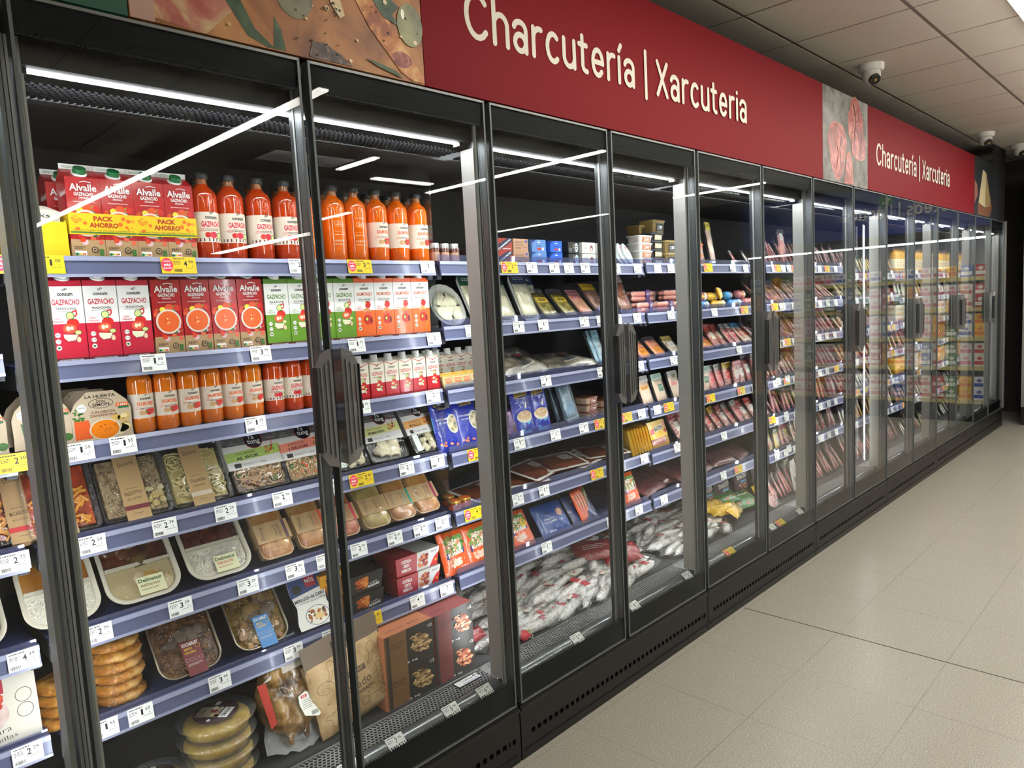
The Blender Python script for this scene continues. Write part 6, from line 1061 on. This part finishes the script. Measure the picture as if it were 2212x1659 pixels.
for i in range(4): S('alvalle', 0, 1, 0, 'dark red original gazpacho carton with green cap', x=.358+.0755*i)
xg = .585+.0755
for i in range(4): S('c_green', 0, 1, 0, 'white and green gazpacho suave carton', x=.664+.0755*i)
for i in range(4): S('c_orange', 0, 1, 0, 'white and orange salmorejo carton', x=.965+.0752*i)
S('soup_z', 0, 2, 0, 'courgette soup pot behind the left post', x=.055, yf=.32); S('soup_c', 0, 2, 226, 'pumpkin and carrot soup pot in cream sleeve', yf=.318); S('soup_c', 0, 2, 0, 'rear pumpkin soup pot in cream sleeve', x=.17, yf=.41)
for px in (311, 363, 412, 460, 505, 549): S('s_sal', 0, 2, px, 'small salmorejo bottle with tomato label', yf=.342)
for px in (595, 636, 676): S('s_gaz', 0, 2, px, 'small dark orange gazpacho bottle', yf=.342)
S('s_gaz', 0, 2, 0, 'small dark orange gazpacho bottle', x=.862, yf=.342)
for px in (785, 819, 850, 880, 909, 938): S('mini', 0, 2, px, 'mini white and red gazpacho carton')
for px in (150,): S('t_fries', 0, 3, px, 'clear tray of penne in tomato with kraft sleeve', lean=30)
S('t_ris', 0, 3, 308, 'clear risotto tray with kraft sleeve', lean=30); S('t_tal', 0, 3, 447, 'clear tallarines tray with kraft sleeve', lean=30); S('t_tal', 0, 3, 0, 'rear clear tallarines tray', lean=30, x=.40, yf=.40)
S('w_tal', 0, 3, 575, 'black noodle tray with green striped card sleeve', lean=32); S('w_arr', 0, 3, 682, 'black rice tray with coral striped card sleeve', lean=32); S('w_gyo', 0, 3, 768, 'black dumpling tray half behind the door handle', lean=32)
S('w_roll', 0, 3, 848, 'black spring roll tray with pale yellow stripe', lean=32); S('w_gyo', 0, 3, 930, 'black gyoza tray with tan stripe', lean=32)
S('d_curry', 0, 4, 150, 'cream two-part tray of chicken curry and rice', lean=40); S('d_alb', 0, 4, 326, 'cream two-part tray of meatballs', lean=40, s=1.05); S('d_pork', 0, 4, 490, 'cream two-part tray of pulled pork and rice', lean=40, s=1.05)
S('l_can', 0, 4, 608, 'long cannelloni tray with brown kraft sleeve', lean=38, dp=.04); S('l_pol', 0, 4, 688, 'chicken lasagne tray with kraft sleeve', lean=38, dp=.04); S('l_bol', 0, 4, 757, 'bolognese lasagne tray with pink banded sleeve', lean=38, dp=.04)
S('l_atun', 0, 4, 824, 'pale tuna lasagne tray with kraft sleeve', lean=38, dp=.04); S('l_veg', 0, 4, 880, 'lasagne tray with teal banded sleeve', lean=38, dp=.04); S('l_ver', 0, 4, 932, 'lasagne tray with wine-red banded sleeve', lean=38, dp=.04)
def stack(key, n, u_, L, px, st, desc, yf, jit=.006, key2=None, x=None):
    z = (LV[u_][L]-.003) if L < 6 else ZD+.001; xx = Xs(px, yf, z) if x is None else x
    for i in range(n): S(key2 if key2 and i == n-1 else key, u_, L, 0, ('topmost ' if i == n-1 else '')+desc, yf=yf+rnd.uniform(-jit, jit), x=xx+rnd.uniform(-jit, jit), dz=st*i, yaw=rnd.uniform(-30, 30), dp=0)
stack('omelette', 4, 0, 5, 0, .029, 'film-wrapped omelette of left stack', .375, x=.045); stack('omelette', 6, 0, 5, 0, .029, 'film-wrapped omelette of right stack', .385, .005, 'omelette_l', x=Xs(268, .345, .575))
S('s_sec', 0, 5, 424, 'rice and pork tray with wine-coloured label', lean=38); S('s_ban', 0, 5, 578, 'yellow rice tray with blue label', lean=38); S('hake', 0, 5, 690, 'hake meal tray in white and blue sleeve', lean=30)
for i in range(2):
    S('yellowmeal', 0, 5, 0, ('upper' if i else 'lower')+' yellow meal box', x=Xs(735, .34, .58), yf=.36, dz=.073*i, dp=0)
    S('asadas', 0, 5, 797, ('upper' if i else 'lower')+' black roast potato box', dz=.064*i, dp=0, yaw=0); S('costilla', 0, 5, 908, ('upper' if i else 'lower')+' red pork rib box', dz=.068*i, dp=0, yaw=0)
for i in range(4): S('tortilla', 0, 6, 0, ('topmost' if i == 3 else ('lowest', 'second lowest', 'second highest')[i])+' clear tub of potato omelette with onion', x=.377+.004*(i % 2), yf=.313+.004*(i % 2), dz=.046*i, dp=0, yaw=20+7*i)
for i in range(2): S('tortilla', 0, 6, 0, ('upper' if i else 'lower')+' clear omelette tub at bottom left corner', x=.195, yf=.30, dz=.046*i, dp=0, yaw=50)
S('chicken', 0, 6, 0, 'bagged roast chicken with white label', x=.585, yf=.285, dz=.10, lean=20, s=1.15, dp=0, tilt=0); S('kraftbag', 0, 6, 0, 'brown kraft paper bag of roast chicken pieces', x=.775, yf=.222, dz=.02, lean=5, dp=.03, s=1.15, tilt=-8)
for j in range(3):
    for i in range(2):
        S('carrillera', 0, 6, 0, ('upper' if i else 'lower')+(' ', ' middle ', ' rear ')[j]+'light brown stew box', x=.965, yf=.20+.172*j, dz=.123*i, dp=0, s=(1.46, 1, 1.04)); S('rabo', 0, 6, 0, ('upper' if i else 'lower')+(' ', ' middle ', ' rear ')[j]+'dark red oxtail stew box', x=1.152, yf=.20+.172*j, dz=.123*i, dp=0, s=(1.30, 1, 1.04))
put('plate', 1.155, .15, ZD+.004, (0, 0, 0), label='small maker plate reading COSTAN lying on the perforated grille'); put('sheet', .90, .42, 2.039, label='warning sheet stuck to the ceiling inside the second full door')
# tags unit 0
for t in (((0, 40), '1.00', 'y'), ((0, 346), '4.99', 'y'), ((0, 623), '2.65', 'w'), ((0, 750), '3.79', 'y'), ((0, 908), '3.10', 'w'), ((1, 303), '1.60', 'w'), ((1, 540), '3.99', 'w'), ((1, 752), '1.75', 'w'), ((1, 922), '2.10', 'w'),
          ((2, 140), '1.55', 'w'), ((2, 236), '1.55', 'w'), ((2, 529), '1.25', 'w'), ((2, 764), '1.10', 'w'), ((2, 920), '2.15', 'w'), ((3, 167), '2.50', 'w'), ((3, 328), '2.79', 'w'), ((3, 463), '2.29', 'w'), ((3, 588), '2.99', 'w'), ((3, 693), '2.99', 'w'), ((3, 754), '2.89', 'y'), ((3, 862), '2.75', 'w'), ((3, 930), '3.79', 'w'),
          ((4, 182), '2.79', 'w'), ((4, 363), '3.29', 'w'), ((4, 512), '3.29', 'w'), ((4, 616), '3.70', 'w'), ((4, 683), '2.95', 'w'), ((4, 757), '2.70', 'w'), ((4, 836), '2.85', 'w'), ((4, 893), '2.85', 'w'), ((4, 940), '2.85', 'w'),
          ((5, 196), '1.65', 'w'), ((5, 275), '1.65', 'w'), ((5, 450), '3.99', 'w'), ((5, 613), '3.99', 'w'), ((5, 696), '3.95', 'w'), ((5, 774), '2.89', 'y'), ((5, 886), '4.59', 'w'), ((5, 950), '7.09', 'w')): tag(0, t[1], t[0], t[2])
# nose tags on the bottom rail
def nose(u_, px, txt, kind='w'):
    x = Xs(px, .07, .275); put(price_tag(txt, kind), x, .0765, .2835, (-math.radians(52), 0, 0), ('yellow' if kind == 'y' else 'white')+' price tag reading '+txt, zone=('nose', u_, 6))
nose(0, 730, '4.99'); nose(0, 833, '7.95'); nose(0, 955, '5.99'); nose(0, 1029, '6.99'); nose(1, 1232, '2.99'); nose(1, 1357, '1.99'); nose(1, 1474, '2.49'); nose(2, 1563, '1.99', 'y'); nose(2, 1660, '1.99'); nose(2, 1675, '1.99', 'y'); nose(2, 1720, '2.99')
# --- leftmost sliver (unit -1)
S('yellowbox', -1, 0, 0, 'yellow display box of cream pouches', x=-.10); S('c_red', -1, 1, 0, 'white and red tradicional gazpacho carton', x=-.062)
pouch('pasta', .16, .15, MN((176, 136, 50), (206, 170, 84), (226, 200, 130), 30, .35, coat=.4), lambda p, w, h: p.rect(-w*.3, w*.3, h*.4, h*.7, M(206, 180, 130, .5)), 'pasta_bag', 'bag', .02, seed=21); S('pasta', -1, 1, 0, 'clear bag of fresh pasta', x=-.185)
for i in range(2): S('soup_z', -1, 2, 0, ('front', 'rear')[i]+' courgette soup pot in cream sleeve', x=-.075-.012*i, yf=.32+.07*i)
S('pastabox', -1, 3, 0, 'black and pink pasta box', x=-.13); S('t_fries', -1, 3, 0, 'clear pasta tray beside the pink pasta box', x=.0, lean=30, yf=.33); S('d_alb', -1, 4, 0, 'cream two-part meal tray with potatoes', x=-.145, lean=40); S('empanada', -1, 5, 0, 'pastry box reading empanadillas', x=-.115, dp=.05, lean=8, dz=-.003)
for px, t, k in (((0, -20), '1.00', 'y'), ((2, -38), '2.10', 'y'), ((3, -6), '2.75', 'w'), ((4, 14), '4.39', 'w'), ((5, 24), '2.29', 'w')): tag(-1, t, px, k)
# --- second pair (unit 1)
x = 1.30
for i in range(3): S('spice', 1, 0, 0, 'small dark jar in brown card sleeve', x=1.285+.045*i, yf=.335, dp=0); S('x_brn', 1, 0, 0, 'small brown paste box', x=1.285+.052*i, yf=.31, s=(.8, .6, 1), dp=0, dz=0) if False else None
for i in range(3): S('x_brn', 1, 0, 0, 'small brown paste box', x=1.285+.056*i, yf=.36, dp=0)
S('x_dark', 1, 0, 0, 'dark box printed with a white tin', x=1.475, yf=.312, dp=0)
for k_, pxs, d in (('x_con', 1091, 'dark red anchovy box with diagonal band'), ('x_anch', 1127, 'tan anchovy box'), ('x_lblue', 1166, 'light blue anchovy box'), ('x_blue', 1203, 'bright blue anchovy box'), ('x_blk', 1241, 'black anchovy box'), ('x_wht', 1273, 'left white salmon box'), ('x_wht', 1306, 'right white salmon box')):
    for i in range(2): S(k_, 1, 0, pxs, ('upper ' if i else 'lower ')+d, dz=.0485*i, dp=0, yaw=rnd.uniform(-3, 3))
for px in (1345, 1356, 1367): S('oyster', 1, 0, px, 'shaped white salmon tray', lean=25, dp=.012, yaw=15)
for i in range(4): S('tub_clear', 1, 0, 1398, 'clear pate tub of left stack', dz=.0355*i, dp=0)
for i in range(4): S('tub_blk', 1, 0, 1424, 'black pate tub of middle stack', dz=.0405*i, dp=0, yf=.33)
for i in range(2): S('tub_gold', 1, 0, 1453, ('upper' if i else 'lower')+' gold foie gras tub', dz=.063*i, dp=0)
S('tub_gold', 1, 0, 1428, 'gold foie gras tub on top of stack', yf=.34, dz=.163, dp=0); S('tub_gold', 1, 0, 1398, 'rear gold foie gras tub', yf=.40, dz=.143, dp=0)
for i in range(2): S('tub_or', 1, 0, 1480, ('upper' if i else 'lower')+' orange pate tub behind the post', dz=.056*i, dp=0)
S('k_tub', 1, 1, 985, lean=28, dp=.012); PROTO['k_tub'] = PROTO['k_tub']
for px, k_, l_ in ((1048, 'k_eelg', 24), (1103, 'k_eelg', 24), (1152, 'k_eelb', 22), (1198, 'k_oliv', 38), (1240, 'k_oliv', 40), (1275, 'k_rose', 40), (1312, 'k_mack', 38), (1357, 'k_window', 22)): S(k_, 1, 1, px, lean=l_, dp=.012, yaw=12)
for i in range(3): S('k_eelb', 1, 1, 0, 'rear white noodle tray', x=1.82+.02*i, yf=.36+.04*i, lean=24, dp=.012)
for px, dz, yf in ((1400, 0, .32), (1442, 0, .32), (1478, 0, .32), (1392, .056, .36), (1460, .056, .34), (1425, .058, .42)): S('frankpk', 1, 1, px, 'pink frankfurter pack with paper band', yf=yf, dz=dz, dp=0, yaw=rnd.uniform(-6, 6))
for i in range(5): S('mini', 1, 2, 0, 'mini white capped carton behind clear divider', x=1.29+.055*i, yf=.42)
for i in range(5): S('k_che', 1, 2, 0, 'small yellow-topped pack', x=1.30+.045*i, yf=.315, s=(.5, 1, .45), lean=20, dp=.006)
S('fishbag', 1, 2, 1148, 'film bag of whole fish with white label', lean=62, dp=.02, yaw=8); S('fishbag', 1, 2, 1240, 'film bag of dark fish lying flat', lean=78, dp=.02, yaw=-10); S('salmonpack', 1, 2, 1285, 'flat pale fish pack', lean=80, dp=.01)
for px in (1300, 1309): S('k_lblue', 1, 2, px, lean=20, dp=.012, yaw=20)
S('k_muss', 1, 2, 1366, lean=20, dp=.012, yaw=14)
for px, k_ in ((1400, 'k_frank'), (1432, 'k_frank'), (1466, 'k_sard')): S(k_, 1, 2, px, lean=42, dp=.012, yaw=8)
for i in range(3): S('k_lblue', 1, 2, 0, 'pale blue upright pack by the post', x=Xs(1492+8*i, .32, 1.25), lean=16, dp=.012, yaw=40, s=.7)
for px in (975, 1022): S('gambas', 1, 3, px, 'blue pouch with noodle bowl and prawns', lean=16, dp=0, dz=.004)
S('purple', 1, 3, 1106, 'crumpled purple pouch', lean=20, dp=0); S('gula', 1, 3, 1137, 'blue pouch reading LA GULA, front one', lean=12, dp=0); S('gula', 1, 3, 1173, 'blue pouch reading LA GULA, right one', lean=12, dp=0)
S('k_teal', 1, 3, 1240, lean=16, dp=.02, yaw=16, dz=.01); S('k_teal', 1, 3, 0, 'rear blue film tray', lean=16, dp=.02, yaw=16, x=Xs(1222, .35, 1.03), yf=.35)
for i in range(3): S('tub_tan', 1, 3, 1283, 'small tan bowl with red lid', dz=.033*i, dp=0, yf=.33)
for i in range(3): S('tub_tan', 1, 3, 1318, 'brown bowl with red lid', dz=.033*i, dp=0, yf=.35, s=1.15) if i < 2 else None
for px, k_ in ((1404, 'k_pavoy'), (1434, 'k_pavog'), (1468, 'k_pavo'), (1497, 'k_pavo')): S(k_, 1, 3, px, lean=18, dp=.012, yaw=8)
for i, (xx, yy, dz) in enumerate(((1.30, .33, 0), (1.352, .335, 0), (1.33, .40, 0), (1.305, .33, .0))):
    if i < 3: S('roe', 1, 4, 0, 'small glass jar of roe with orange lid', x=xx, yf=yy, dp=0, dz=dz)
for i, (px, ya, ln, zz) in enumerate(((1075, 10, 80, 0), (1140, -14, 80, .006), (1190, 16, 76, .018), (1235, -8, 78, .022), (1285, 12, 80, .012), (1320, -20, 82, .022), (1350, 10, 82, .006))): S('salmonpack', 1, 4, px, 'flat smoked fish pack', yaw=ya, lean=ln, dp=.008, dz=zz)
for i in range(7): S('k_bacon', 1, 4, 0, 'yellow-edged bacon pack standing in a fan', x=Xs(1352+8*i, .35, 1.03), yf=.35, lean=12, yaw=62-3*i, dp=.012)
S('k_bacon', 1, 4, 1430, 'big yellow pack reading BACON', lean=18, dp=.012, yaw=4); S('k_bacr', 1, 4, 1478, 'red and white bacon pack', lean=30, dp=.012, yaw=10); S('k_bacr', 1, 4, 1497, 'red and white bacon pack', lean=30, dp=.012, yaw=10)
S('krissia', 1, 5, 992, 'orange pouch reading Krissia', lean=18, dp=0, dz=.003); S('krissia', 1, 5, 1042, 'orange pouch reading Krissia', lean=18, dp=0, dz=.003); S('krissia', 1, 5, 0, 'rear orange pouch', x=1.33, yf=.38, lean=18, dp=0)
S('krissia2', 1, 5, 1135, 'orange pouch with yellow one euro sticker', lean=30, dp=0, dz=.003); S('krissia', 1, 5, 0, 'rear orange pouch', x=1.60, yf=.37, lean=26, dp=0); S('palitos', 1, 5, 1207, 'blue pouch reading PALITOS DE SURIMI', lean=34, dp=0, dz=.004); S('surimi', 1, 5, 1270, 'dark blue surimi pouch', lean=36, dp=0, dz=.004)
for i in range(4): S('krissia', 1, 5, 0, 'orange pouch standing in a row', x=2.05+.022*i, yf=.335+.004*i, lean=22, yaw=34, dp=0)
S('krissia', 1, 5, 1370, 'orange pouch reading Krissia beside the centre post', lean=22, dp=0)
for i, (px, ya) in enumerate(((1425, 10), (1465, -14), (1490, 16))): S('curedbag', 1, 5, px, 'clear bag of dark cured meat', lean=70, dp=.02, yaw=ya, dz=.008*i, yf=.33)
# deck: cured sausages heaped on the tray
def heap(u_, x0, x1, n, z0, z1, seed, desc='film-wrapped white cured sausage', fr=1):
    rg = random.Random(seed)
    for i in range(n):
        t = (i+.5)/n; x = x0+(x1-x0)*((i*.618) % 1); row = rg.random()*fr; y = .228+.36*row; z = ZD+.003+(z0+(z1-z0)*row)*rg.uniform(.55, 1)
        put(('fu0', 'fu1', 'fu2')[i % 3], x, y, z, (math.radians(rg.uniform(-6, 6)), math.radians(rg.uniform(-6, 8)), math.radians(rg.uniform(-6, 30))), desc, 1.12, ('deck', u_, 6))
heap(1, 1.38, 2.10, 84, .0, .15, 5); heap(1, 2.10, 2.38, 34, .0, .13, 6); heap(2, 2.64, 3.0, 34, .0, .10, 8); heap(1, 1.45, 2.36, 34, .0, .03, 15, fr=.3)
S('redbag', 1, 6, 0, 'red sausage bag lying on white sausages', x=2.15, yf=.35, dz=.10, lean=60, yaw=-30, dp=0); S('redbag', 1, 6, 0, 'red sausage bag beside centre post', x=2.26, yf=.27, dz=.07, lean=60, yaw=-20, dp=0); S('redbag', 1, 6, 0, 'rear red sausage bag', x=2.0, yf=.56, dz=.14, lean=40, yaw=20, dp=0)
put('redtag', 1.50, .185, ZD+.012, (-.9, .2, .3), label='red and gold round seal with white string hanging over the grille'); S('redbag', 1, 6, 0, 'small red wrapper at the left of sausages', x=1.32, yf=.27, dz=.05, lean=60, dp=0, s=.5)
for t in (((0, 1082), '2.49', 'y'), ((0, 1137), '3.95', 'w'), ((0, 1186), '1.89', 'w'), ((0, 1218), '2.79', 'w'), ((0, 1254), '1.89', 'w'), ((0, 1322), '5.95', 'w'), ((0, 1369), '2.79', 'w'), ((0, 1413), '2.99', 'w'), ((0, 1442), '2.99', 'w'),
          ((1, 1005), '5.49', 'w'), ((1, 1108), '1.79', 'w'), ((1, 1162), '1.89', 'w'), ((1, 1252), '3.49', 'w'), ((1, 1289), '1.19', 'w'), ((1, 1325), '1.89', 'w'), ((1, 1368), '4.45', 'w'), ((1, 1442), '2.49', 'w'),
          ((2, 1168), '1.59', 'w'), ((2, 1290), '1.95', 'w'), ((2, 1374), '6.45', 'w'), ((2, 1448), '2.49', 'w'), ((2, 1472), '1.99', 'y'), ((3, 1010), '3.15', 'y'), ((3, 1110), '1.50', 'w'), ((3, 1189), '2.99', 'w'), ((3, 1251), '1.89', 'w'), ((3, 1284), '3.15', 'y'), ((3, 1340), '2.49', 'y'), ((3, 1378), '3.49', 'w'), ((3, 1412), '2.49', 'w'), ((3, 1434), '2.49', 'y'),
          ((4, 1003), '4.70', 'y'), ((4, 1107), '2.25', 'w'), ((4, 1164), '3.50', 'w'), ((4, 1276), '7.49', 'y'), ((4, 1384), '3.49', 'w'), ((4, 1456), '2.79', 'w'), ((5, 1170), '2.29', 'w'), ((5, 1311), '1.79', 'w'), ((5, 1372), '2.99', 'w'), ((5, 1427), '2.49', 'w'), ((5, 1480), '2.49', 'w')): tag(1, t[1], t[0], t[2])
# --- third pair (unit 2), by photo columns
for i in range(2): S('tub_or', 2, 0, 1512, ('upper' if i else 'lower')+' orange tub right of the post', dz=.056*i, dp=0, yf=.312)
S('k_long', 2, 0, 1543, lean=10, dp=.012, yaw=6); S('k_long', 2, 0, 0, 'rear tall narrow pack with yellow top', lean=10, dp=.012, yaw=6, x=Xs(1520, .40, 1.7), yf=.40)
S('k_ham', 2, 0, 1593, lean=30, dp=.012, yaw=18, s=.62); S('k_tur', 2, 0, 1620, lean=30, dp=.012, yaw=18, s=.66)
for px, k_, l_, ya in ((1637, 'k_jam', 12, 24), (1650, 'k_jam', 12, 24), (1668, 'k_jam2', 14, 24), (1693, 'k_longc', 6, -6), (1728, 'k_jam', 10, 24), (1742, 'k_jam', 10, 24)): S(k_, 2, 0, px, lean=l_, dp=.012, yaw=ya)
for px, k_, dz in ((1526, 'r_blue', 0), (1558, 'r_yel', 0), (1592, 'r_blue', 0), (1622, 'r_pink', 0), (1520, 'r_pink', .044), (1545, 'r_yel', .044), (1580, 'r_blue', .046), (1606, 'r_pink', .046)): S(k_, 2, 1, px, {'r_blue': 'blue wrapped cooked sausage roll', 'r_yel': 'yellow wrapped cooked sausage roll', 'r_pink': 'pink cooked sausage roll'}[k_], dz=dz, dp=0, yaw=rnd.uniform(-10, 20), yf=.315 if dz == 0 else .33)
S('yellowbag', 2, 1, 0, 'yellow pointed wrapper between the sausage rolls', x=Xs(1560, .33, 1.5), yf=.34, dz=.05, lean=20, yaw=30, dp=0)
for i in range(2): S('snackin', 2, 6, 0, 'purple snack pouch', x=2.98+.13*i, yf=.36, dz=.02, lean=10, dp=0) if False else None
for i, px in enumerate((1530, 1566, 1604, 1642)): S('snackin', 2, 6, px, 'purple snack pouch reading SNACKIN', yf=.40-.015*(i % 2), dz=.075, lean=12, dp=0, s=1.1)
S('greenbag', 2, 6, 1578, 'green snack bag lying in front of purple pouches', yf=.33, dz=.085, lean=58, yaw=-10, dp=0); S('greenbag', 2, 6, 1622, 'second green snack bag below the purple pouches', yf=.27, dz=.04, lean=60, yaw=-12, dp=0)
for px, y, z, ya in ((1545, .33, .075, -20), (1572, .27, .06, -25), (1600, .235, .045, 20)): S('yellowbag', 2, 6, px, 'yellow wrapper lying over sausages', yf=y, dz=z, lean=55, yaw=ya, dp=0, s=1.15)
for i in range(5): S('k_bac', 2, 6, 0, 'striped pack leaning over the bottom grille', x=Xs(1680, .19, .28)+.012*i, yf=.19+.012*i, lean=62, dz=.004+.008*i, yaw=8, dp=.01, s=.9)
for i in range(9): S('k_cardw', 2, 6, 0, 'white card ham pack marked 1934', x=Xs(1722, .25, .28)+.004*i, yf=.25+.040*i, lean=10, yaw=10, dp=.012)
heap(2, 2.66, 3.25, 26, .0, .05, 12)
ROWS = []
def row(u_, L, px0, px1, keys, lean=24, yaw=24, step=.05, yf=.315, dz=0, rear=False, s=1, hz=None, jl=6):
    z = (LV[u_][L]-.003) if L < 6 else ZD+.001; a = Xs(px0, yf, z) if px0 > 20 else px0; b_ = Xs(px1, yf, z) if px1 > 20 else px1; x = a; i = 0
    while x < b_:
        k = keys[i % len(keys)] if isinstance(keys, tuple) else keys[min(int((x-a)/(b_-a)*len(keys)), len(keys)-1)]
        S(k, u_, L, 0, KEYS.get(k.replace('_far', '')), x=x, yf=yf+(.02 if rear else 0)+rnd.uniform(-.004, .004), lean=lean+rnd.uniform(-jl, jl), yaw=yaw+rnd.uniform(-6, 6), dz=dz, dp=.012, s=s); x += step; i += 1
F = lambda *a: [k+'_far' for k in a]
row(2, 1, 1650, 1735, F('k_frank', 'k_cho', 'k_ham', 'k_sal', 'k_jam'), 42, 10, .075); row(2, 2, 1508, 1632, F('k_frank', 'k_frank', 'k_cho', 'k_ham', 'k_ham', 'k_blue'), 40, 10, .08); row(2, 2, 1640, 1742, F('k_sal', 'k_jam', 'k_sal', 'k_pinkw'), 46, 20, .045)
row(2, 3, 1512, 1640, F('k_pavog', 'k_ham', 'k_bac', 'k_bacr', 'k_jam2'), 14, 6, .085); row(2, 3, 1655, 1742, F('k_longc', 'k_sal', 'k_bacr', 'k_jam2'), 26, 20, .06); row(2, 4, 1512, 1638, F('k_bac', 'k_bac', 'k_bacr', 'k_ham', 'k_bacr'), 34, 14, .085); row(2, 4, 1655, 1742, F('k_bacr', 'k_jam2', 'k_jam2', 'k_chg'), 30, 24, .07)
for px, ya in ((1530, 10), (1570, -10), (1610, 14)): S('curedbag', 2, 5, px, 'clear bag of dark cured meat', lean=60, dp=.02, yaw=ya, yf=.33, s=.7)
row(2, 5, 1655, 1742, F('k_pinkw', 'k_longc', 'k_sal', 'k_white'), 30, 20, .08)
for t in (((0, 1520), '2.49', 'y'), ((0, 1577), '1.59', 'w'), ((0, 1605), '1.95', 'w'), ((0, 1672), '1.89', 'y'), ((0, 1700), '1.99', 'w'), ((1, 1537), '2.49', 'w'), ((1, 1600), '1.89', 'y'), ((1, 1684), '2.49', 'w'), ((1, 1715), '2.49', 'w'), ((2, 1591), '2.49', 'w'), ((2, 1672), '2.29', 'y'), ((2, 1695), '2.29', 'y'), ((3, 1526), '2.49', 'y'), ((3, 1593), '1.99', 'y'), ((3, 1624), '1.99', 'w'), ((3, 1677), '2.49', 'w'), ((3, 1697), '2.49', 'w'), ((3, 1720), '2.49', 'w'),
          ((4, 1558), '1.99', 'w'), ((4, 1661), '2.79', 'y'), ((4, 1694), '1.99', 'w'), ((4, 1717), '2.49', 'w'), ((5, 1557), '2.79', 'w'), ((5, 1587), '2.79', 'y'), ((5, 1674), '2.49', 'w'), ((5, 1700), '2.49', 'w'), ((5, 1727), '2.79', 'w')): tag(2, t[1], t[0], t[2])
# --- far pairs (units 3..6): rows of standing packs by x
def urow(u_, L, keys, **k): x0 = u_*W+.05; row(u_, L, x0, x0+W-.12, keys, **k)
urow(3, 0, F('k_sal', 'k_jam2', 'k_jam2', 'k_jam', 'k_jam', 'k_sal', 'k_sal'), lean=22, yaw=28, step=.058); urow(3, 1, F('k_jam', 'k_sal', 'k_jam', 'k_jam2', 'k_pinkw'), lean=40, yaw=26, step=.062); urow(3, 2, F('k_chg', 'k_jam', 'k_sal', 'k_jam2', 'k_pinkw'), lean=34, yaw=24, step=.065)
urow(3, 3, F('k_cho', 'k_sal', 'k_jam2', 'k_longc', 'k_sal'), lean=30, yaw=24, step=.062); urow(3, 4, F('k_pinkw', 'k_pink', 'k_pink', 'k_jam', 'k_blue', 'k_pinkw', 'k_jam2'), lean=18, yaw=20, step=.07); urow(3, 5, F('k_chg', 'k_pink', 'k_pavo', 'k_pavoy', 'k_jam2', 'k_jam2'), lean=14, yaw=12, step=.085); urow(3, 6, F('k_white', 'k_pinkw', 'k_pinkw', 'k_white', 'k_pinkw', 'k_pinkw'), lean=26, yaw=24, step=.048, yf=.26)
urow(4, 0, F('k_jam', 'k_chb', 'k_chg', 'k_che', 'k_yel', 'k_purp', 'k_yel'), lean=22, yaw=24, step=.062); urow(4, 1, F('k_chg', 'k_chg', 'k_sal', 'k_pinkw', 'k_sal'), lean=34, yaw=24, step=.062); urow(4, 2, F('k_pavog', 'k_sal', 'k_pinkw', 'k_pinkw'), lean=30, yaw=24, step=.062); urow(4, 3, F('k_yel', 'k_yel', 'k_chg', 'k_pinkw', 'k_tur'), lean=22, yaw=24, step=.062)
urow(4, 4, F('k_jam2', 'k_chw', 'k_pinkw', 'k_tur'), lean=24, yaw=20, step=.062); urow(4, 5, F('k_chb', 'k_yel', 'k_yel', 'k_che', 'k_tur'), lean=18, yaw=20, step=.062); urow(4, 6, F('k_pinkw', 'k_ham', 'k_pinkw', 'k_pinkw'), lean=24, yaw=24, step=.052, yf=.26)
for u_ in (5, 6):
    for i in range(15): S('juice', u_, 0, 0, 'yellow juice bottle with dark cap', x=u_*W+.07+.078*i, yf=.35, dp=0)
    urow(u_, 1, F('k_chb', 'k_tur', 'k_chw', 'k_yel', 'k_blue'), lean=14, yaw=8, step=.10)
    for L, ks in ((2, ('tub_white', 'tub_yel')), (4, ('tub_yel', 'tub_white')), (3, ('tub_yel', 'tub_gold'))):
        for i in range(11):
            if L == 3 and i < 5: continue
            for j in range(3): S(ks[(i//3) % 2], u_, L, 0, ('yellow', 'white')[ks[(i//3) % 2] == 'tub_white']+' cheese tub', x=u_*W+.09+.108*i, yf=.315, dz=.051*j, dp=0)
    row(u_, 3, u_*W+.05, u_*W+.56, F('k_pink', 'k_sal', 'k_pinkw'), 20, 20, .075); urow(u_, 5, F('k_jam2', 'k_chb', 'k_chw', 'k_yel'), lean=22, yaw=20, step=.08); urow(u_, 6, F('k_chw', 'k_pinkw', 'k_chg', 'k_chb', 'k_chw'), lean=26, yaw=24, step=.08, yf=.26)
PRC = ['1.99', '2.49', '2.79', '1.49', '3.29', '1.89']
for u_ in (3, 4, 5, 6):
    for L in range(6):
        n = 8; 
        for i in range(n):
            x = u_*W+.07+(W-.15)*i/n+rnd.uniform(-.01, .02); k_ = 'y' if rnd.random() < .2 else 'w'; t = PRC[(i*5+L*3+u_) % 6]
            put(price_tag(t, k_), x, .2825, LV[u_][L]+.0015, (-math.atan2(.007, .045), 0, 0), ('yellow' if k_ == 'y' else 'white')+' price tag reading '+t, zone=('tag', u_, L))
label_all()
